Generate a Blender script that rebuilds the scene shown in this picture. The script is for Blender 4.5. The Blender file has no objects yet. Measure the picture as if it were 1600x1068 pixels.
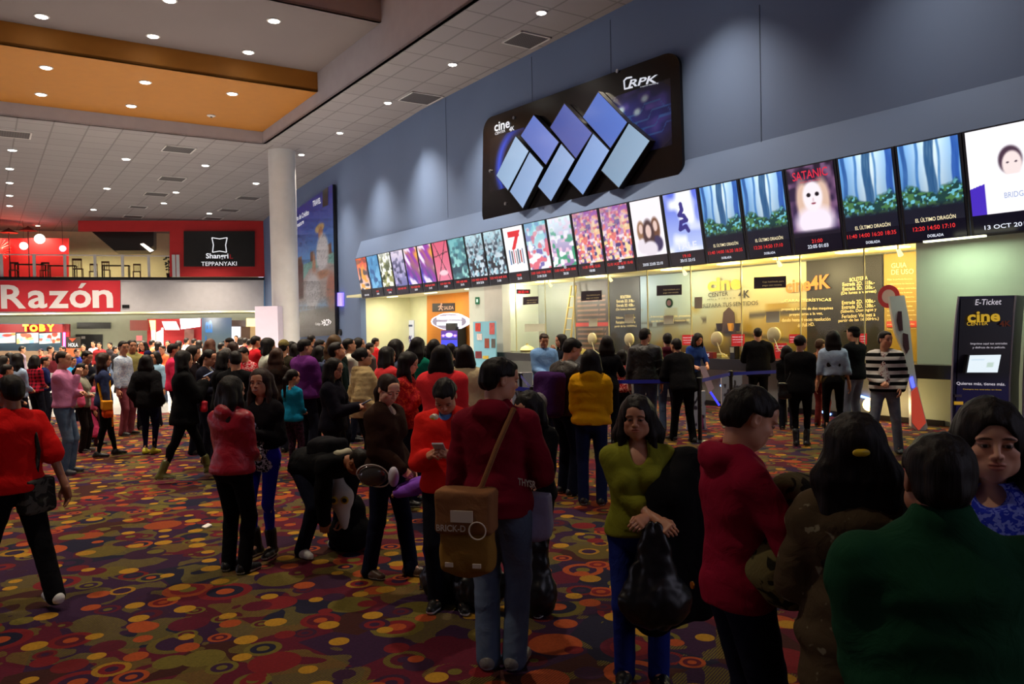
import bpy, math, random
import numpy as np
from mathutils import Matrix, Vector
rng = random.Random(7)
sc = bpy.context.scene
COL = sc.collection
V3 = lambda *a: np.array(a, dtype=float)
# ---------------------------------------------------------------- camera
F, CX, CY, H = 1250.0, 800.0, 534.0, 1.9
PITCH, ROLL = 0.0196, 0.020
def _cam():
    r0, u0, f0 = V3(1, 0, 0), V3(0, 0, 1), V3(0, 1, 0)
    f = f0 * math.cos(PITCH) - u0 * math.sin(PITCH)
    u = u0 * math.cos(PITCH) + f0 * math.sin(PITCH)
    c, s = math.cos(ROLL), math.sin(ROLL)
    return r0 * c - u * s, r0 * s + u * c, f
CR, CU, CF = _cam()
cd = bpy.data.cameras.new('camera'); cam = bpy.data.objects.new('camera', cd); COL.objects.link(cam)
cd.sensor_width = 36.0; cd.lens = 36.0 * F / 1600.0; cd.clip_start = 0.05; cd.clip_end = 400
m = Matrix.Identity(4)
for i in range(3):
    m[i][0], m[i][1], m[i][2] = CR[i], CU[i], -CF[i]
m[2][3] = H
cam.matrix_world = m
sc.camera = cam
# ---------------------------------------------------------------- world, exposure
w = bpy.data.worlds.new('world'); sc.world = w; w.use_nodes = True
w.node_tree.nodes['Background'].inputs[0].default_value = (0.42, 0.40, 0.5, 1)
w.node_tree.nodes['Background'].inputs[1].default_value = 2.6
sc.view_settings.view_transform = 'Standard'; sc.view_settings.look = 'None'
sc.view_settings.gamma = 1; sc.view_settings.use_curve_mapping = False
sc.view_settings.exposure = 0.0
LAMP = 6.0      # common factor of the ceiling downlights
# ---------------------------------------------------------------- geometry of the place
def ray(px, py):
    return CR * ((px - CX) / F) + CU * ((CY - py) / F) + CF
C0 = V3(0, 0, H)
def hit(px, py, n, d):
    r = ray(px, py); n = np.asarray(n, float)
    return C0 + r * ((d - n @ C0) / (n @ r))
def onz(px, py, z): return hit(px, py, (0, 0, 1), z)
def aty(px, py, y): return hit(px, py, (0, 1, 0), y)
U = V3(-.5534, .8329, 0); N = V3(.8329, .5534, 0); Z = V3(0, 0, 1)
DW = 14.04                        # distance of the ticket wall
def ond(px, py, d=DW): return hit(px, py, N, d)
def sd(s, d, z=0.0): return U * s + N * d + Z * z
def s_of(p): return float(p @ U)
def d_of(p): return float(p @ N)
ZC, ZO, ZG = 10.1, 10.63, 11.33   # tile ceiling, orange inset, grey coffer
# far facade
FA, FB = V3(-34.6, 54, 0), V3(-18.3, 60, 0)
FX = (FB - FA) / np.linalg.norm(FB - FA); FN = V3(-FX[1], FX[0], 0); FD = float(FN @ FA)
def onf(px, py, off=0.0): return hit(px, py, FN, FD + off)
# ---------------------------------------------------------------- materials
def rgb(r, g, b):
    f = lambda c: (c / 255 / 12.92) if c / 255 <= .04045 else ((c / 255 + .055) / 1.055) ** 2.4
    return (f(r), f(g), f(b), 1.0)
_mats = {}
class NT:
    def __init__(s, m): s.t = m.node_tree; s.n = s.t.nodes
    def new(s, ty, **kw):
        n = s.n.new(ty)
        for k, v in kw.items():
            if k.startswith('_'): setattr(n, k[1:], v)
            else: n.inputs[int(k[1:]) if k[0] == 'i' and k[1:].isdigit() else k].default_value = v
        return n
    def link(s, a, b): s.t.links.new(a, b)
    def math(s, op, a, b=None, c=None):
        n = s.n.new('ShaderNodeMath'); n.operation = op
        for i, x in enumerate((a, b, c)):
            if x is None: continue
            if isinstance(x, (int, float)): n.inputs[i].default_value = x
            else: s.link(x, n.inputs[i])
        return n.outputs[0]
    def mix(s, f, a, b, bt='MIX'):
        n = s.n.new('ShaderNodeMixRGB'); n.blend_type = bt
        for i, x in enumerate((f, a, b)):
            if isinstance(x, (int, float)): n.inputs[i].default_value = x
            elif isinstance(x, tuple): n.inputs[i].default_value = x
            else: s.link(x, n.inputs[i])
        return n.outputs[0]
    def ramp(s, f, pts, interp='LINEAR'):
        n = s.n.new('ShaderNodeValToRGB'); n.color_ramp.interpolation = interp
        e = n.color_ramp.elements
        while len(e) < len(pts): e.new(0.5)
        for q, (p, c) in zip(e, pts): q.position = p; q.color = c
        s.link(f, n.inputs[0]); return n.outputs[0]
def mat(key, col=(.5, .5, .5, 1), rough=.6, metal=0.0, emit=None, estr=1.0, spec=.5, fn=None, trans=0.0, alpha=1.0):
    if key in _mats: return _mats[key]
    m = bpy.data.materials.new(key); m.use_nodes = True; _mats[key] = m
    b = m.node_tree.nodes['Principled BSDF']
    b.inputs['Base Color'].default_value = col; b.inputs['Roughness'].default_value = rough
    b.inputs['Metallic'].default_value = metal; b.inputs['Specular IOR Level'].default_value = spec
    if emit: b.inputs['Emission Color'].default_value = emit; b.inputs['Emission Strength'].default_value = estr
    if trans: b.inputs['Transmission Weight'].default_value = trans
    if alpha < 1: b.inputs['Alpha'].default_value = alpha
    m.diffuse_color = col
    if fn: fn(NT(m), b)
    return m
def noisy(col, amt=.12, scale=3.0, bump=0.0, bscale=40.0):
    def fn(t, b):
        tc = t.new('ShaderNodeTexCoord'); n = t.new('ShaderNodeTexNoise', Scale=scale, Detail=4.0)
        t.link(tc.outputs['Object'], n.inputs['Vector'])
        c2 = tuple(c * (1 - 2 * amt) for c in col[:3]) + (1,)
        t.link(t.mix(n.outputs[0], c2, tuple(min(1, c * (1 + amt)) for c in col[:3]) + (1,)), b.inputs['Base Color'])
        if bump:
            n2 = t.new('ShaderNodeTexNoise', Scale=bscale, Detail=3.0); t.link(tc.outputs['Object'], n2.inputs['Vector'])
            bp = t.new('ShaderNodeBump', Strength=bump, Distance=.02); t.link(n2.outputs[0], bp.inputs['Height']); t.link(bp.outputs[0], b.inputs['Normal'])
    return fn
def plain(key, r, g, b, rough=.6, **k):
    c = rgb(r, g, b); return mat(key, c, rough, fn=noisy(c, .06, 2.5), **k)
def glow(key, r, g, b, st):
    c = rgb(r, g, b); return mat(key, (c[0] * .3, c[1] * .3, c[2] * .3, 1), .4, emit=c, estr=st)
def vcol(key, emit=0.0, rough=.5):
    """material whose colour is the printed picture stored on the mesh"""
    def fn(t, b):
        a = t.new('ShaderNodeVertexColor', _layer_name='Col')
        if emit:
            b.inputs['Base Color'].default_value = (.01, .01, .012, 1)
            t.link(a.outputs[0], b.inputs['Emission Color']); b.inputs['Emission Strength'].default_value = emit
        else: t.link(a.outputs[0], b.inputs['Base Color'])
    return mat(key, rough=rough, fn=fn)
# ---------------------------------------------------------------- objects
def link(o, parent=None):
    COL.objects.link(o)
    if parent is not None: o.parent = parent
    return o
def tag(o, label=None, cat=None, group=None, kind=None):
    if label: o['label'] = label
    if cat: o['category'] = cat
    if group: o['group'] = group
    if kind: o['kind'] = kind
    return o
def thing(name, label, cat, loc=(0, 0, 0), yaw=0.0, group=None):
    o = bpy.data.objects.new(name, None); o.empty_display_size = .1
    link(o); o.location = Vector(loc); o.rotation_euler = (0, 0, yaw)
    return tag(o, label, cat, group)
def mesh_obj(name, verts, faces, mats, parent=None, midx=None, smooth=False, cols=None, local=False, origin=None):
    """verts are world points unless local; the parent (or origin) location is subtracted"""
    v = np.asarray(verts, dtype=np.float32).reshape(-1, 3)
    if not local:
        off = None
        p = parent; off = np.zeros(3)
        while p is not None: off += np.array(p.location); p = p.parent
        if origin is not None: off = off + np.asarray(origin, float)
        v = v - off.astype(np.float32)
    me = bpy.data.meshes.new(name)
    if isinstance(faces, np.ndarray) and faces.ndim == 2:
        nf, k = faces.shape
        me.vertices.add(len(v)); me.vertices.foreach_set('co', v.ravel())
        me.loops.add(nf * k); me.loops.foreach_set('vertex_index', faces.astype(np.int32).ravel())
        me.polygons.add(nf); me.polygons.foreach_set('loop_start', np.arange(0, nf * k, k, dtype=np.int32))
        me.update(calc_edges=True)
    else:
        me.from_pydata([tuple(map(float, x)) for x in v], [], [tuple(map(int, f)) for f in faces])
    for m_ in (mats if isinstance(mats, (list, tuple)) else [mats]): me.materials.append(m_)
    if midx is not None: me.polygons.foreach_set('material_index', np.asarray(midx, dtype=np.int32))
    if smooth: me.polygons.foreach_set('use_smooth', np.ones(len(me.polygons), dtype=bool))
    if cols is not None:
        a = me.color_attributes.new('Col', 'FLOAT_COLOR', 'POINT')
        c = np.ones((len(v), 4), dtype=np.float32); c[:, :3] = np.clip(cols, 0, 1) if not isinstance(cols, tuple) else cols
        a.data.foreach_set('color', c.ravel())
    me.update()
    o = bpy.data.objects.new(name, me); link(o, parent)
    if origin is not None: o.location = Vector(origin)
    return o
class MB:
    def __init__(s): s.v = []; s.f = []; s.m = []
    def add(s, v, f, mi=0):
        b = len(s.v); s.v += [np.asarray(x, float) for x in v]; s.f += [tuple(i + b for i in q) for q in f]; s.m += [mi] * len(f); return s
    def box(s, c, ax, half, mi=0):
        c = np.asarray(c, float); X, Y, W = [np.asarray(a, float) for a in ax]; hx, hy, hz = half
        v = [c + X * (i * hx) + Y * (j * hy) + W * (k * hz) for k in (-1, 1) for j in (-1, 1) for i in (-1, 1)]
        return s.add(v, [(0, 2, 3, 1), (4, 5, 7, 6), (0, 1, 5, 4), (2, 6, 7, 3), (0, 4, 6, 2), (1, 3, 7, 5)], mi)
    def prism(s, pts, off, mi=0):
        """closed outline (world points) extruded by a vector"""
        n = len(pts); pts = [np.asarray(p, float) for p in pts]; off = np.asarray(off, float)
        v = pts + [p + off for p in pts]
        f = [tuple(range(n))[::-1], tuple(range(n, 2 * n))] + [(i, (i + 1) % n, n + (i + 1) % n, n + i) for i in range(n)]
        return s.add(v, f, mi)
    def tube(s, path, r, n=10, mi=0, caps=True):
        path = [np.asarray(p, float) for p in path]; rs = r if isinstance(r, (list, tuple)) else [r] * len(path)
        b = len(s.v); prev = None
        for i, p in enumerate(path):
            t = path[min(i + 1, len(path) - 1)] - path[max(i - 1, 0)]; t = t / (np.linalg.norm(t) + 1e-9)
            if prev is None:
                a = np.cross(t, Z) if abs(t[2]) < .9 else np.cross(t, V3(1, 0, 0))
            else: a = prev - t * (prev @ t)
            a = a / np.linalg.norm(a); prev = a; c = np.cross(t, a)
            for k in range(n):
                q = 2 * math.pi * k / n; s.v.append(p + (a * math.cos(q) + c * math.sin(q)) * rs[i])
        for i in range(len(path) - 1):
            for k in range(n):
                k2 = (k + 1) % n; s.f.append((b + i * n + k, b + i * n + k2, b + (i + 1) * n + k2, b + (i + 1) * n + k)); s.m.append(mi)
        if caps:
            s.f.append(tuple(b + k for k in range(n))[::-1]); s.m.append(mi)
            e = b + (len(path) - 1) * n; s.f.append(tuple(e + k for k in range(n))); s.m.append(mi)
        return s
    def lathe(s, c, prof, n=20, mi=0, axis=Z, ref=None):
        axis = np.asarray(axis, float); a = np.cross(axis, V3(.3, .9, .1)); a /= np.linalg.norm(a); b2 = np.cross(axis, a)
        b = len(s.v); c = np.asarray(c, float)
        for (r, z) in prof:
            for k in range(n):
                q = 2 * math.pi * k / n; s.v.append(c + axis * z + (a * math.cos(q) + b2 * math.sin(q)) * max(r, 1e-4))
        for i in range(len(prof) - 1):
            for k in range(n):
                k2 = (k + 1) % n; s.f.append((b + i * n + k, b + i * n + k2, b + (i + 1) * n + k2, b + (i + 1) * n + k)); s.m.append(mi)
        s.f.append(tuple(b + k for k in range(n))[::-1]); s.m.append(mi)
        e = b + (len(prof) - 1) * n; s.f.append(tuple(e + k for k in range(n))); s.m.append(mi)
        return s
    def build(s, name, mats, parent=None, smooth=False, origin=None, local=False):
        if parent is None and origin is None and not local:
            a = np.array(s.v); origin = (a.min(0) + a.max(0)) / 2; origin[2] = a[:, 2].min()
        o = mesh_obj(name, s.v, s.f, mats, parent, s.m, False, None, local, origin)
        if smooth:
            me = o.data
            me.polygons.foreach_set('use_smooth', np.ones(len(me.polygons), dtype=bool))
            try: me.set_sharp_from_angle(angle=math.radians(40))
            except Exception: pass
        return o
def struct(name, mb, mats, smooth=False):
    o = mb.build(name, mats, smooth=smooth); o['kind'] = 'structure'; return o
# lettering -------------------------------------------------------
_tcache = {}
def glyphs(s, sp=1.0, bold=0.0):
    key = (s, sp, bold)
    if key not in _tcache:
        cu = bpy.data.curves.new('lettering', 'FONT'); cu.body = s; cu.size = 1.0; cu.extrude = 0.0; cu.space_character = sp
        cu.offset = bold; cu.resolution_u = 3
        o = bpy.data.objects.new('lettering', cu)
        me = bpy.data.meshes.new_from_object(o)
        v = np.array([tuple(x.co) for x in me.vertices]).reshape(-1, 3); f = [tuple(p.vertices) for p in me.polygons]
        bpy.data.meshes.remove(me); bpy.data.objects.remove(o); bpy.data.curves.remove(cu)
        _tcache[key] = (v, f)
    return _tcache[key]
def letter(name, s, o, xd, up, w, h, material, parent=None, bold=.0, shear=0.0, lift=0.004, cap=True, curve=None):
    """flat lettering with lower-left corner o, total width w and height h; lift moves it off its board"""
    v, f = glyphs(s, 1.0, bold)
    if not len(v): return None
    mn, mx = v.min(0), v.max(0)
    x = (v[:, 0] - mn[0]) / (mx[0] - mn[0]); y = (v[:, 1] - mn[1]) / (mx[1] - mn[1])
    xd = np.asarray(xd, float); up = np.asarray(up, float); nn = np.cross(xd, up); nn /= np.linalg.norm(nn)
    P = np.asarray(o, float) + np.outer(x * w + y * h * shear, xd) + np.outer(y * h, up) + nn * lift
    return mesh_obj(name, P, f, material, parent, origin=None if parent else o)
def textpx(name, s, pl, x0, y0, x1, y1, hp, material, parent, bold=0.0, up=None, lift=.01, shear=0.0):
    """lettering whose baseline runs between two pixels on a plane"""
    a = pl(x0, y0); b = pl(x1, y1); c = pl(x0, y0 - hp); d = pl(x1, y1 - hp)
    v, f = glyphs(s, 1.0, bold); mn, mx = v.min(0), v.max(0)
    xd = (b - a); w_ = np.linalg.norm(xd); xd /= w_
    upv = Z if up is None else up
    h_ = (np.linalg.norm(c - a) + np.linalg.norm(d - b)) / 2
    return letter(name, s, a, xd, upv, w_, h_, material, parent, bold, shear, lift)
# painted pictures (prints, screens) --------------------------------
def picture(name, c00, c10, c11, c01, fn, material, parent=None, nu=40, nv=60, lift=0.0):
    """quad lower-left, lower-right, upper-right, upper-left with a procedurally painted print"""
    u = np.linspace(0, 1, nu); v = np.linspace(0, 1, nv); uu, vv = np.meshgrid(u, v)
    c00, c10, c11, c01 = [np.asarray(q, float) for q in (c00, c10, c11, c01)]
    a, b = uu[..., None], vv[..., None]
    P = c00 * (1 - a) * (1 - b) + c10 * a * (1 - b) + c11 * a * b + c01 * (1 - a) * b
    nn = np.cross(c10 - c00, c01 - c00); nn /= np.linalg.norm(nn); P = P + nn * lift
    idx = np.arange(nu * nv).reshape(nv, nu)
    f = np.stack([idx[:-1, :-1], idx[:-1, 1:], idx[1:, 1:], idx[1:, :-1]], -1).reshape(-1, 4)
    cols = fn(uu, vv).reshape(-1, 3)
    cols = np.where(cols <= .04045, cols / 12.92, ((np.clip(cols, 0, 1) + .055) / 1.055) ** 2.4)
    return mesh_obj(name, P.reshape(-1, 3), f, material, parent, cols=cols)
def _hash(ix, iy, s): 
    a = np.sin(ix * 127.1 + iy * 311.7 + s * 74.7) * 43758.5453; return a - np.floor(a)
def nz(x, y, s=0):
    ix, iy = np.floor(x), np.floor(y); fx, fy = x - ix, y - iy; fx = fx * fx * (3 - 2 * fx); fy = fy * fy * (3 - 2 * fy)
    return (_hash(ix, iy, s) * (1 - fx) + _hash(ix + 1, iy, s) * fx) * (1 - fy) + (_hash(ix, iy + 1, s) * (1 - fx) + _hash(ix + 1, iy + 1, s) * fx) * fy
def lay(c, m_, col):
    m_ = np.clip(m_, 0, 1)[..., None]; return c * (1 - m_) + np.array(col, float) / 255 * m_
def flat(u, col): return np.ones(u.shape + (3,)) * (np.array(col, float) / 255)
def blob(u, v, cx, cy, rx, ry, soft=.3):
    d = np.sqrt(((u - cx) / rx) ** 2 + ((v - cy) / ry) ** 2); return np.clip((1 - d) / soft + .5, 0, 1)
def rect(u, v, a, b, c, d): return ((u > a) & (u < b) & (v > c) & (v < d)).astype(float)
def grad(u, t, c0, c1): t = np.clip(t, 0, 1)[..., None]; return np.array(c0, float) / 255 * (1 - t) + np.array(c1, float) / 255 * t
# ================================================================ the room
def carpet_fn(t, b):
    tc = t.new('ShaderNodeTexCoord')
    def mapping(sc_, loc, rot=0.0):
        mp = t.new('ShaderNodeMapping'); mp.inputs['Scale'].default_value = (sc_, sc_, sc_); mp.inputs['Location'].default_value = loc
        mp.inputs['Rotation'].default_value = (0, 0, rot); t.link(tc.outputs['Object'], mp.inputs['Vector']); return mp.outputs[0]
    cols = dict(ma=rgb(96, 26, 44), pu=rgb(62, 32, 66), na=rgb(36, 34, 58), br=rgb(72, 34, 30), rd=rgb(136, 34, 40), org=rgb(188, 84, 40), ye=rgb(202, 148, 42), ol=rgb(122, 108, 44), ma2=rgb(104, 26, 48))
    # ground of large soft patches
    v0 = t.new('ShaderNodeTexVoronoi', _voronoi_dimensions='2D', Scale=1.0); t.link(mapping(2.4, (3, 1, 0)), v0.inputs['Vector'])
    sep0 = t.new('ShaderNodeSeparateColor'); t.link(v0.outputs['Color'], sep0.inputs[0])
    base = t.ramp(sep0.outputs[0], [(0, cols['pu']), (.25, cols['ma']), (.45, cols['br']), (.62, cols['na']), (.8, cols['ma2'])], 'CONSTANT')
    # olive hatched swirls
    wv = t.new('ShaderNodeTexWave', Scale=9.0, Distortion=1.5); t.link(mapping(2.2, (0, 0, 0), .6), wv.inputs['Vector'])
    nn = t.new('ShaderNodeTexNoise', Scale=1.5, Detail=1.0, Distortion=1.2); t.link(mapping(1.6, (7, 2, 0)), nn.inputs['Vector'])
    band = t.math('MULTIPLY', t.math('GREATER_THAN', nn.outputs[0], .54), t.math('GREATER_THAN', wv.outputs[0], .3))
    base = t.mix(band, base, cols['ol'])
    def circles(base, sc_, loc, keep, pal, seed, r, rings):
        v = t.new('ShaderNodeTexVoronoi', _voronoi_dimensions='2D', Scale=1.0); v.inputs['Randomness'].default_value = .62
        t.link(mapping(sc_, loc, seed), v.inputs['Vector'])
        s_ = t.new('ShaderNodeSeparateColor'); t.link(v.outputs['Color'], s_.inputs[0])
        on = t.math('GREATER_THAN', s_.outputs[1], 1 - keep)
        rr = t.math('ADD', t.math('MULTIPLY', s_.outputs[2], r * .45), r * .6)
        q = t.math('DIVIDE', v.outputs['Distance'], rr)
        c = t.ramp(s_.outputs[0], pal, 'CONSTANT')
        dark = t.ramp(s_.outputs[2], [(0, cols['ma']), (.35, cols['pu']), (.6, cols['rd']), (.8, cols['na'])], 'CONSTANT')
        inside = t.math('MULTIPLY', t.math('LESS_THAN', q, 1.0), on)
        hat = t.math('MULTIPLY', t.math('GREATER_THAN', wv.outputs[0], .62), t.math('GREATER_THAN', s_.outputs[0], .55))
        c = t.mix(t.math('MULTIPLY', hat, .55), c, cols['br']) if rings else c
        base = t.mix(inside, base, c)
        if rings:
            i2 = t.math('MULTIPLY', t.math('LESS_THAN', q, .68), on); i2 = t.math('MULTIPLY', i2, t.math('GREATER_THAN', s_.outputs[1], 1 - keep * .72))
            base = t.mix(i2, base, dark)
            i3 = t.math('MULTIPLY', t.math('LESS_THAN', q, .34), i2)
            base = t.mix(i3, base, t.ramp(s_.outputs[0], [(0, cols['org']), (.3, cols['ol']), (.6, cols['pu'])], 'CONSTANT'))
        return base
    P1 = [(0, cols['rd']), (.12, cols['ol']), (.36, cols['ma2']), (.5, cols['org']), (.6, cols['pu']), (.74, cols['ol'])]
    P2 = [(0, cols['org']), (.26, cols['ye']), (.56, cols['rd']), (.68, cols['ye'])]
    base = circles(base, 2.1, (.3, .7, 0), .72, P1, .2, .40, True)
    base = circles(base, 3.3, (4.3, 2.7, 0), .62, [(0, cols['org']), (.2, cols['ol']), (.45, cols['ma2']), (.62, cols['ye']), (.72, cols['pu']), (.86, cols['rd'])], .5, .36, True)
    base = circles(base, 3.6, (9.1, 5.2, 0), .55, P2, 1.1, .27, False)
    n3 = t.new('ShaderNodeTexNoise', Scale=60.0, Detail=3.0); t.link(tc.outputs['Object'], n3.inputs['Vector'])
    base = t.mix(t.math('MULTIPLY', n3.outputs[0], .55), base, (.01, .008, .01, 1))
    hs = t.new('ShaderNodeHueSaturation', Saturation=1.0, Value=.72); t.link(base, hs.inputs['Color'])
    t.link(hs.outputs[0], b.inputs['Base Color'])
    bp = t.new('ShaderNodeBump', Strength=.3, Distance=.01); t.link(n3.outputs[0], bp.inputs['Height']); t.link(bp.outputs[0], b.inputs['Normal'])
M_CARPET = mat('patterned_carpet', rough=.95, spec=.1, fn=carpet_fn)
def tile_fn(col, scale, line, lw=.02, rot=0.0):
    def fn(t, b):
        tc = t.new('ShaderNodeTexCoord'); mp = t.new('ShaderNodeMapping'); mp.inputs['Rotation'].default_value = (0, 0, rot)
        t.link(tc.outputs['Object'], mp.inputs['Vector'])
        br = t.new('ShaderNodeTexBrick', _offset=0.0, Scale=1.0); br.inputs['Mortar Size'].default_value = lw; br.inputs['Brick Width'].default_value = scale; br.inputs['Row Height'].default_value = scale
        c = col; br.inputs['Color1'].default_value = c; br.inputs['Color2'].default_value = tuple(x * .9 for x in c[:3]) + (1,); br.inputs['Mortar'].default_value = line
        t.link(mp.outputs[0], br.inputs['Vector']); t.link(br.outputs[0], b.inputs['Base Color'])
    return fn
ROT = -math.atan2(N[1], N[0])
M_CTILE = mat('ceiling_tile', rough=.75, fn=tile_fn(rgb(134, 128, 134), 1.2, rgb(104, 98, 104), .03, ROT))
M_FTILE = mat('polished_floor_tile', rough=.18, fn=tile_fn(rgb(150, 150, 150), .6, rgb(110, 110, 108), .01))
M_GREY = mat('grey_ceiling_paint', rgb(106, 96, 100), .8, fn=noisy(rgb(106, 96, 100), .04, .6))
M_WHITE = plain('white_paint', 160, 154, 164, .8)
M_ORANGE = plain('orange_paint', 156, 98, 18, .7)
M_WALL = mat('blue_grey_wall_paint', rgb(92, 112, 150), .75, fn=noisy(rgb(92, 112, 150), .05, .4))
M_CREAM = plain('cream_wall_paint', 214, 214, 178, .7)
M_GREEN = plain('pale_green_wall_paint', 176, 190, 168, .7)
M_RED = plain('red_wall_paint', 190, 28, 34, .6)
M_BLACK = plain('black_plastic', 14, 13, 16, .35)
M_DARK = plain('dark_brown_wood', 40, 24, 18, .5)
M_BLUEP = plain('light_blue_paint', 110, 150, 200, .7)
M_VENT = mat('vent_grille', rgb(104, 98, 104), .7, fn=tile_fn(rgb(96, 90, 96), .09, rgb(58, 54, 60), .03, ROT))
M_METAL = plain('white_metal', 205, 205, 210, .35)
M_CHROME = mat('steel', rgb(150, 150, 155), .3, 1.0)
def glass(key, col, alpha, rough=.05):
    def fn(t, b):
        tr = t.new('ShaderNodeBsdfTransparent'); gl = t.new('ShaderNodeBsdfGlossy', Roughness=rough); fr = t.new('ShaderNodeFresnel', IOR=1.35)
        tr.inputs[0].default_value = col
        mx = t.new('ShaderNodeMixShader'); ge = t.new('ShaderNodeNewGeometry'); t.link(t.math('MULTIPLY', fr.outputs[0], t.math('SUBTRACT', 1.0, ge.outputs['Backfacing'])), mx.inputs[0]); t.link(tr.outputs[0], mx.inputs[1]); t.link(gl.outputs[0], mx.inputs[2])
        t.link(mx.outputs[0], t.n['Material Output'].inputs['Surface'])
    return mat(key, fn=fn)
M_GLASS = glass('clear_glass', (.93, .95, .93, 1), 1)

# floor: one slab under everything, the carpet and the tiled food court on it
def poly_slab(name, pts, z0, z1, m_, kind='structure'):
    mb = MB(); mb.prism([V3(p[0], p[1], z0) for p in pts], Z * (z1 - z0)); o = mb.build(name, m_); o['kind'] = kind; return o
FAR_R = onf(413, 430)
WALLPTS = [sd(-9, DW), sd(27, DW), sd(39.2, 15.02), sd(45.75, 15.59), V3(FAR_R[0], FAR_R[1], 0)]
edge = lambda x: V3(x, 18.6 + .2 * (x + 11), 0)
e0, e1 = edge(-40), edge(2.0)
fl = poly_slab('floor', [(-42, -9), (22, -9), (22, 95), (-75, 95), (-75, -9)], -.3, -.012, M_DARK)
cp = poly_slab('floor_carpet', [(-40, -8), (18, -8), (18, 6), tuple(sd(-6, 20)[:2]), tuple(sd(20, 18.5)[:2]), tuple(e1[:2]), tuple(e0[:2])], -.012, 0, M_CARPET)
ft = poly_slab('floor_tiles', [tuple(e0[:2]), tuple(e1[:2]), tuple(sd(20, 18.5)[:2]), tuple(sd(45, 22)[:2]), (-5, 90), (-70, 90), (-70, 20)], -.012, 0, M_FTILE)
# main wall, upper part above the openings
def wall_run(name, pts, z0, z1, m_, th=.25):
    mb = MB()
    for a, c in zip(pts[:-1], pts[1:]):
        a = np.array([a[0], a[1], z0]); c = np.array([c[0], c[1], z0]); t_ = (c - a) / np.linalg.norm(c - a); nn = np.cross(t_, Z)
        if nn @ N < 0: nn = -nn
        mb.prism([a, c, c + Z * (z1 - z0), a + Z * (z1 - z0)], nn * th)
    return struct(name, mb, m_)
wall_run('wall_right', WALLPTS, 3.34, ZC + .02, M_WALL)
DP = lambda s: float(np.interp(s, [27, 39.2, 45.75], [14.04, 15.02, 15.59]))
wall_run('wall_right_lower', [sd(34.62, DP(34.62)), sd(39.2, 15.02), sd(45.75, 15.59), V3(FAR_R[0], FAR_R[1], 0)], 0, 3.34, M_WALL)
wall_run('wall_right_near', [sd(-9, DW), sd(7.96, DW)], 0, 3.34, M_GREEN)
# recess left of the booth: back wall, jamb, ceiling
S0, S1 = 22.75, 34.62
struct('wall_recess_back', MB().prism([sd(S0 - 3, 17.2), sd(S1 + .2, 17.2), sd(S1 + .2, 17.2, 3.6), sd(S0 - 3, 17.2, 3.6)], N * .2), M_CREAM)
struct('wall_recess_side', MB().prism([sd(S1, DP(S1) + .05), sd(S1, 17.2), sd(S1, 17.2, 3.6), sd(S1, DP(S1) + .05, 3.6)], U * .15), M_CREAM)
o = MB().prism([sd(S0, DW + .02, 3.36), sd(S1 + .2, DW + .02, 3.36), sd(S1 + .2, 17.4, 3.36), sd(S0, 17.4, 3.36)], Z * .1)
struct('ceiling_recess', o, M_CREAM)
# main ceiling (tiles) round the coffer
DE, SE = 10.55, 35.3
def cslab(name, pts, z, th, m_):
    mb = MB(); mb.prism([sd(s, d, z) for s, d in pts], Z * th); return struct(name, mb, m_)
cslab('ceiling', [(-9, DE), (SE, DE), (SE, 17), (-9, 17)], ZC, .08, M_CTILE)
cslab('ceiling_far', [(SE, -70), (SE, 20), (92, 20), (92, -70)], ZC, .08, M_CTILE)
cslab('ceiling_orange', [(28.4, -45), (28.4, DE), (SE, DE), (SE, -45)], ZO, .08, M_ORANGE)
cslab('ceiling_grey', [(22.8, -45), (22.8, DE), (28.4, DE), (28.4, -45)], ZG, .08, M_GREY)
cslab('ceiling_orange_near', [(-9, -45), (-9, DE), (22.8, DE), (22.8, -45)], 12.1, .08, M_ORANGE)
def vstrip(name, a, c, z0, z1, m_, off):
    mb = MB(); mb.prism([sd(*a, z0), sd(*c, z0), sd(*c, z1), sd(*a, z1)], off); return struct(name, mb, m_)
vstrip('trim_1', (SE, -45), (SE, DE), ZC, ZO + .08, M_WHITE, U * .1)
vstrip('trim_2', (28.4, -45), (28.4, DE), ZO, ZG + .08, M_ORANGE, U * .1)
vstrip('trim_3', (22.8, -45), (22.8, DE), ZG, 12.2, M_WHITE, U * .1)
vstrip('trim_4', (-9, DE), (SE, DE), ZC, 12.2, M_WHITE, N * .12)
# column
cc = onz(440, 236, ZC); cc[2] = 0
struct('column_1', MB().lathe(cc, [(.60, 0), (.60, ZC)], 48), plain('column_paint', 196, 196, 200, .6), smooth=True)
pw = MB().box(cc + V3(-.45, -1.05, 1.1), (V3(1, 0, 0), V3(0, 1, 0), Z), (.5, .4, 1.9))
tag(pw.build('notice_board', plain('lilac_board', 200, 190, 214, .6)), 'lilac white board standing against the round column', 'board')
# closing walls out of sight keep the light in
M_WALL2 = plain('warm_grey_wall', 96, 88, 96, .8)

struct('wall_behind', MB().prism([V3(-41, -9, 0), V3(19, -9, 0), V3(19, -9, 12.2), V3(-41, -9, 12.2)], V3(0, -.3, 0)), M_WALL2)

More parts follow.
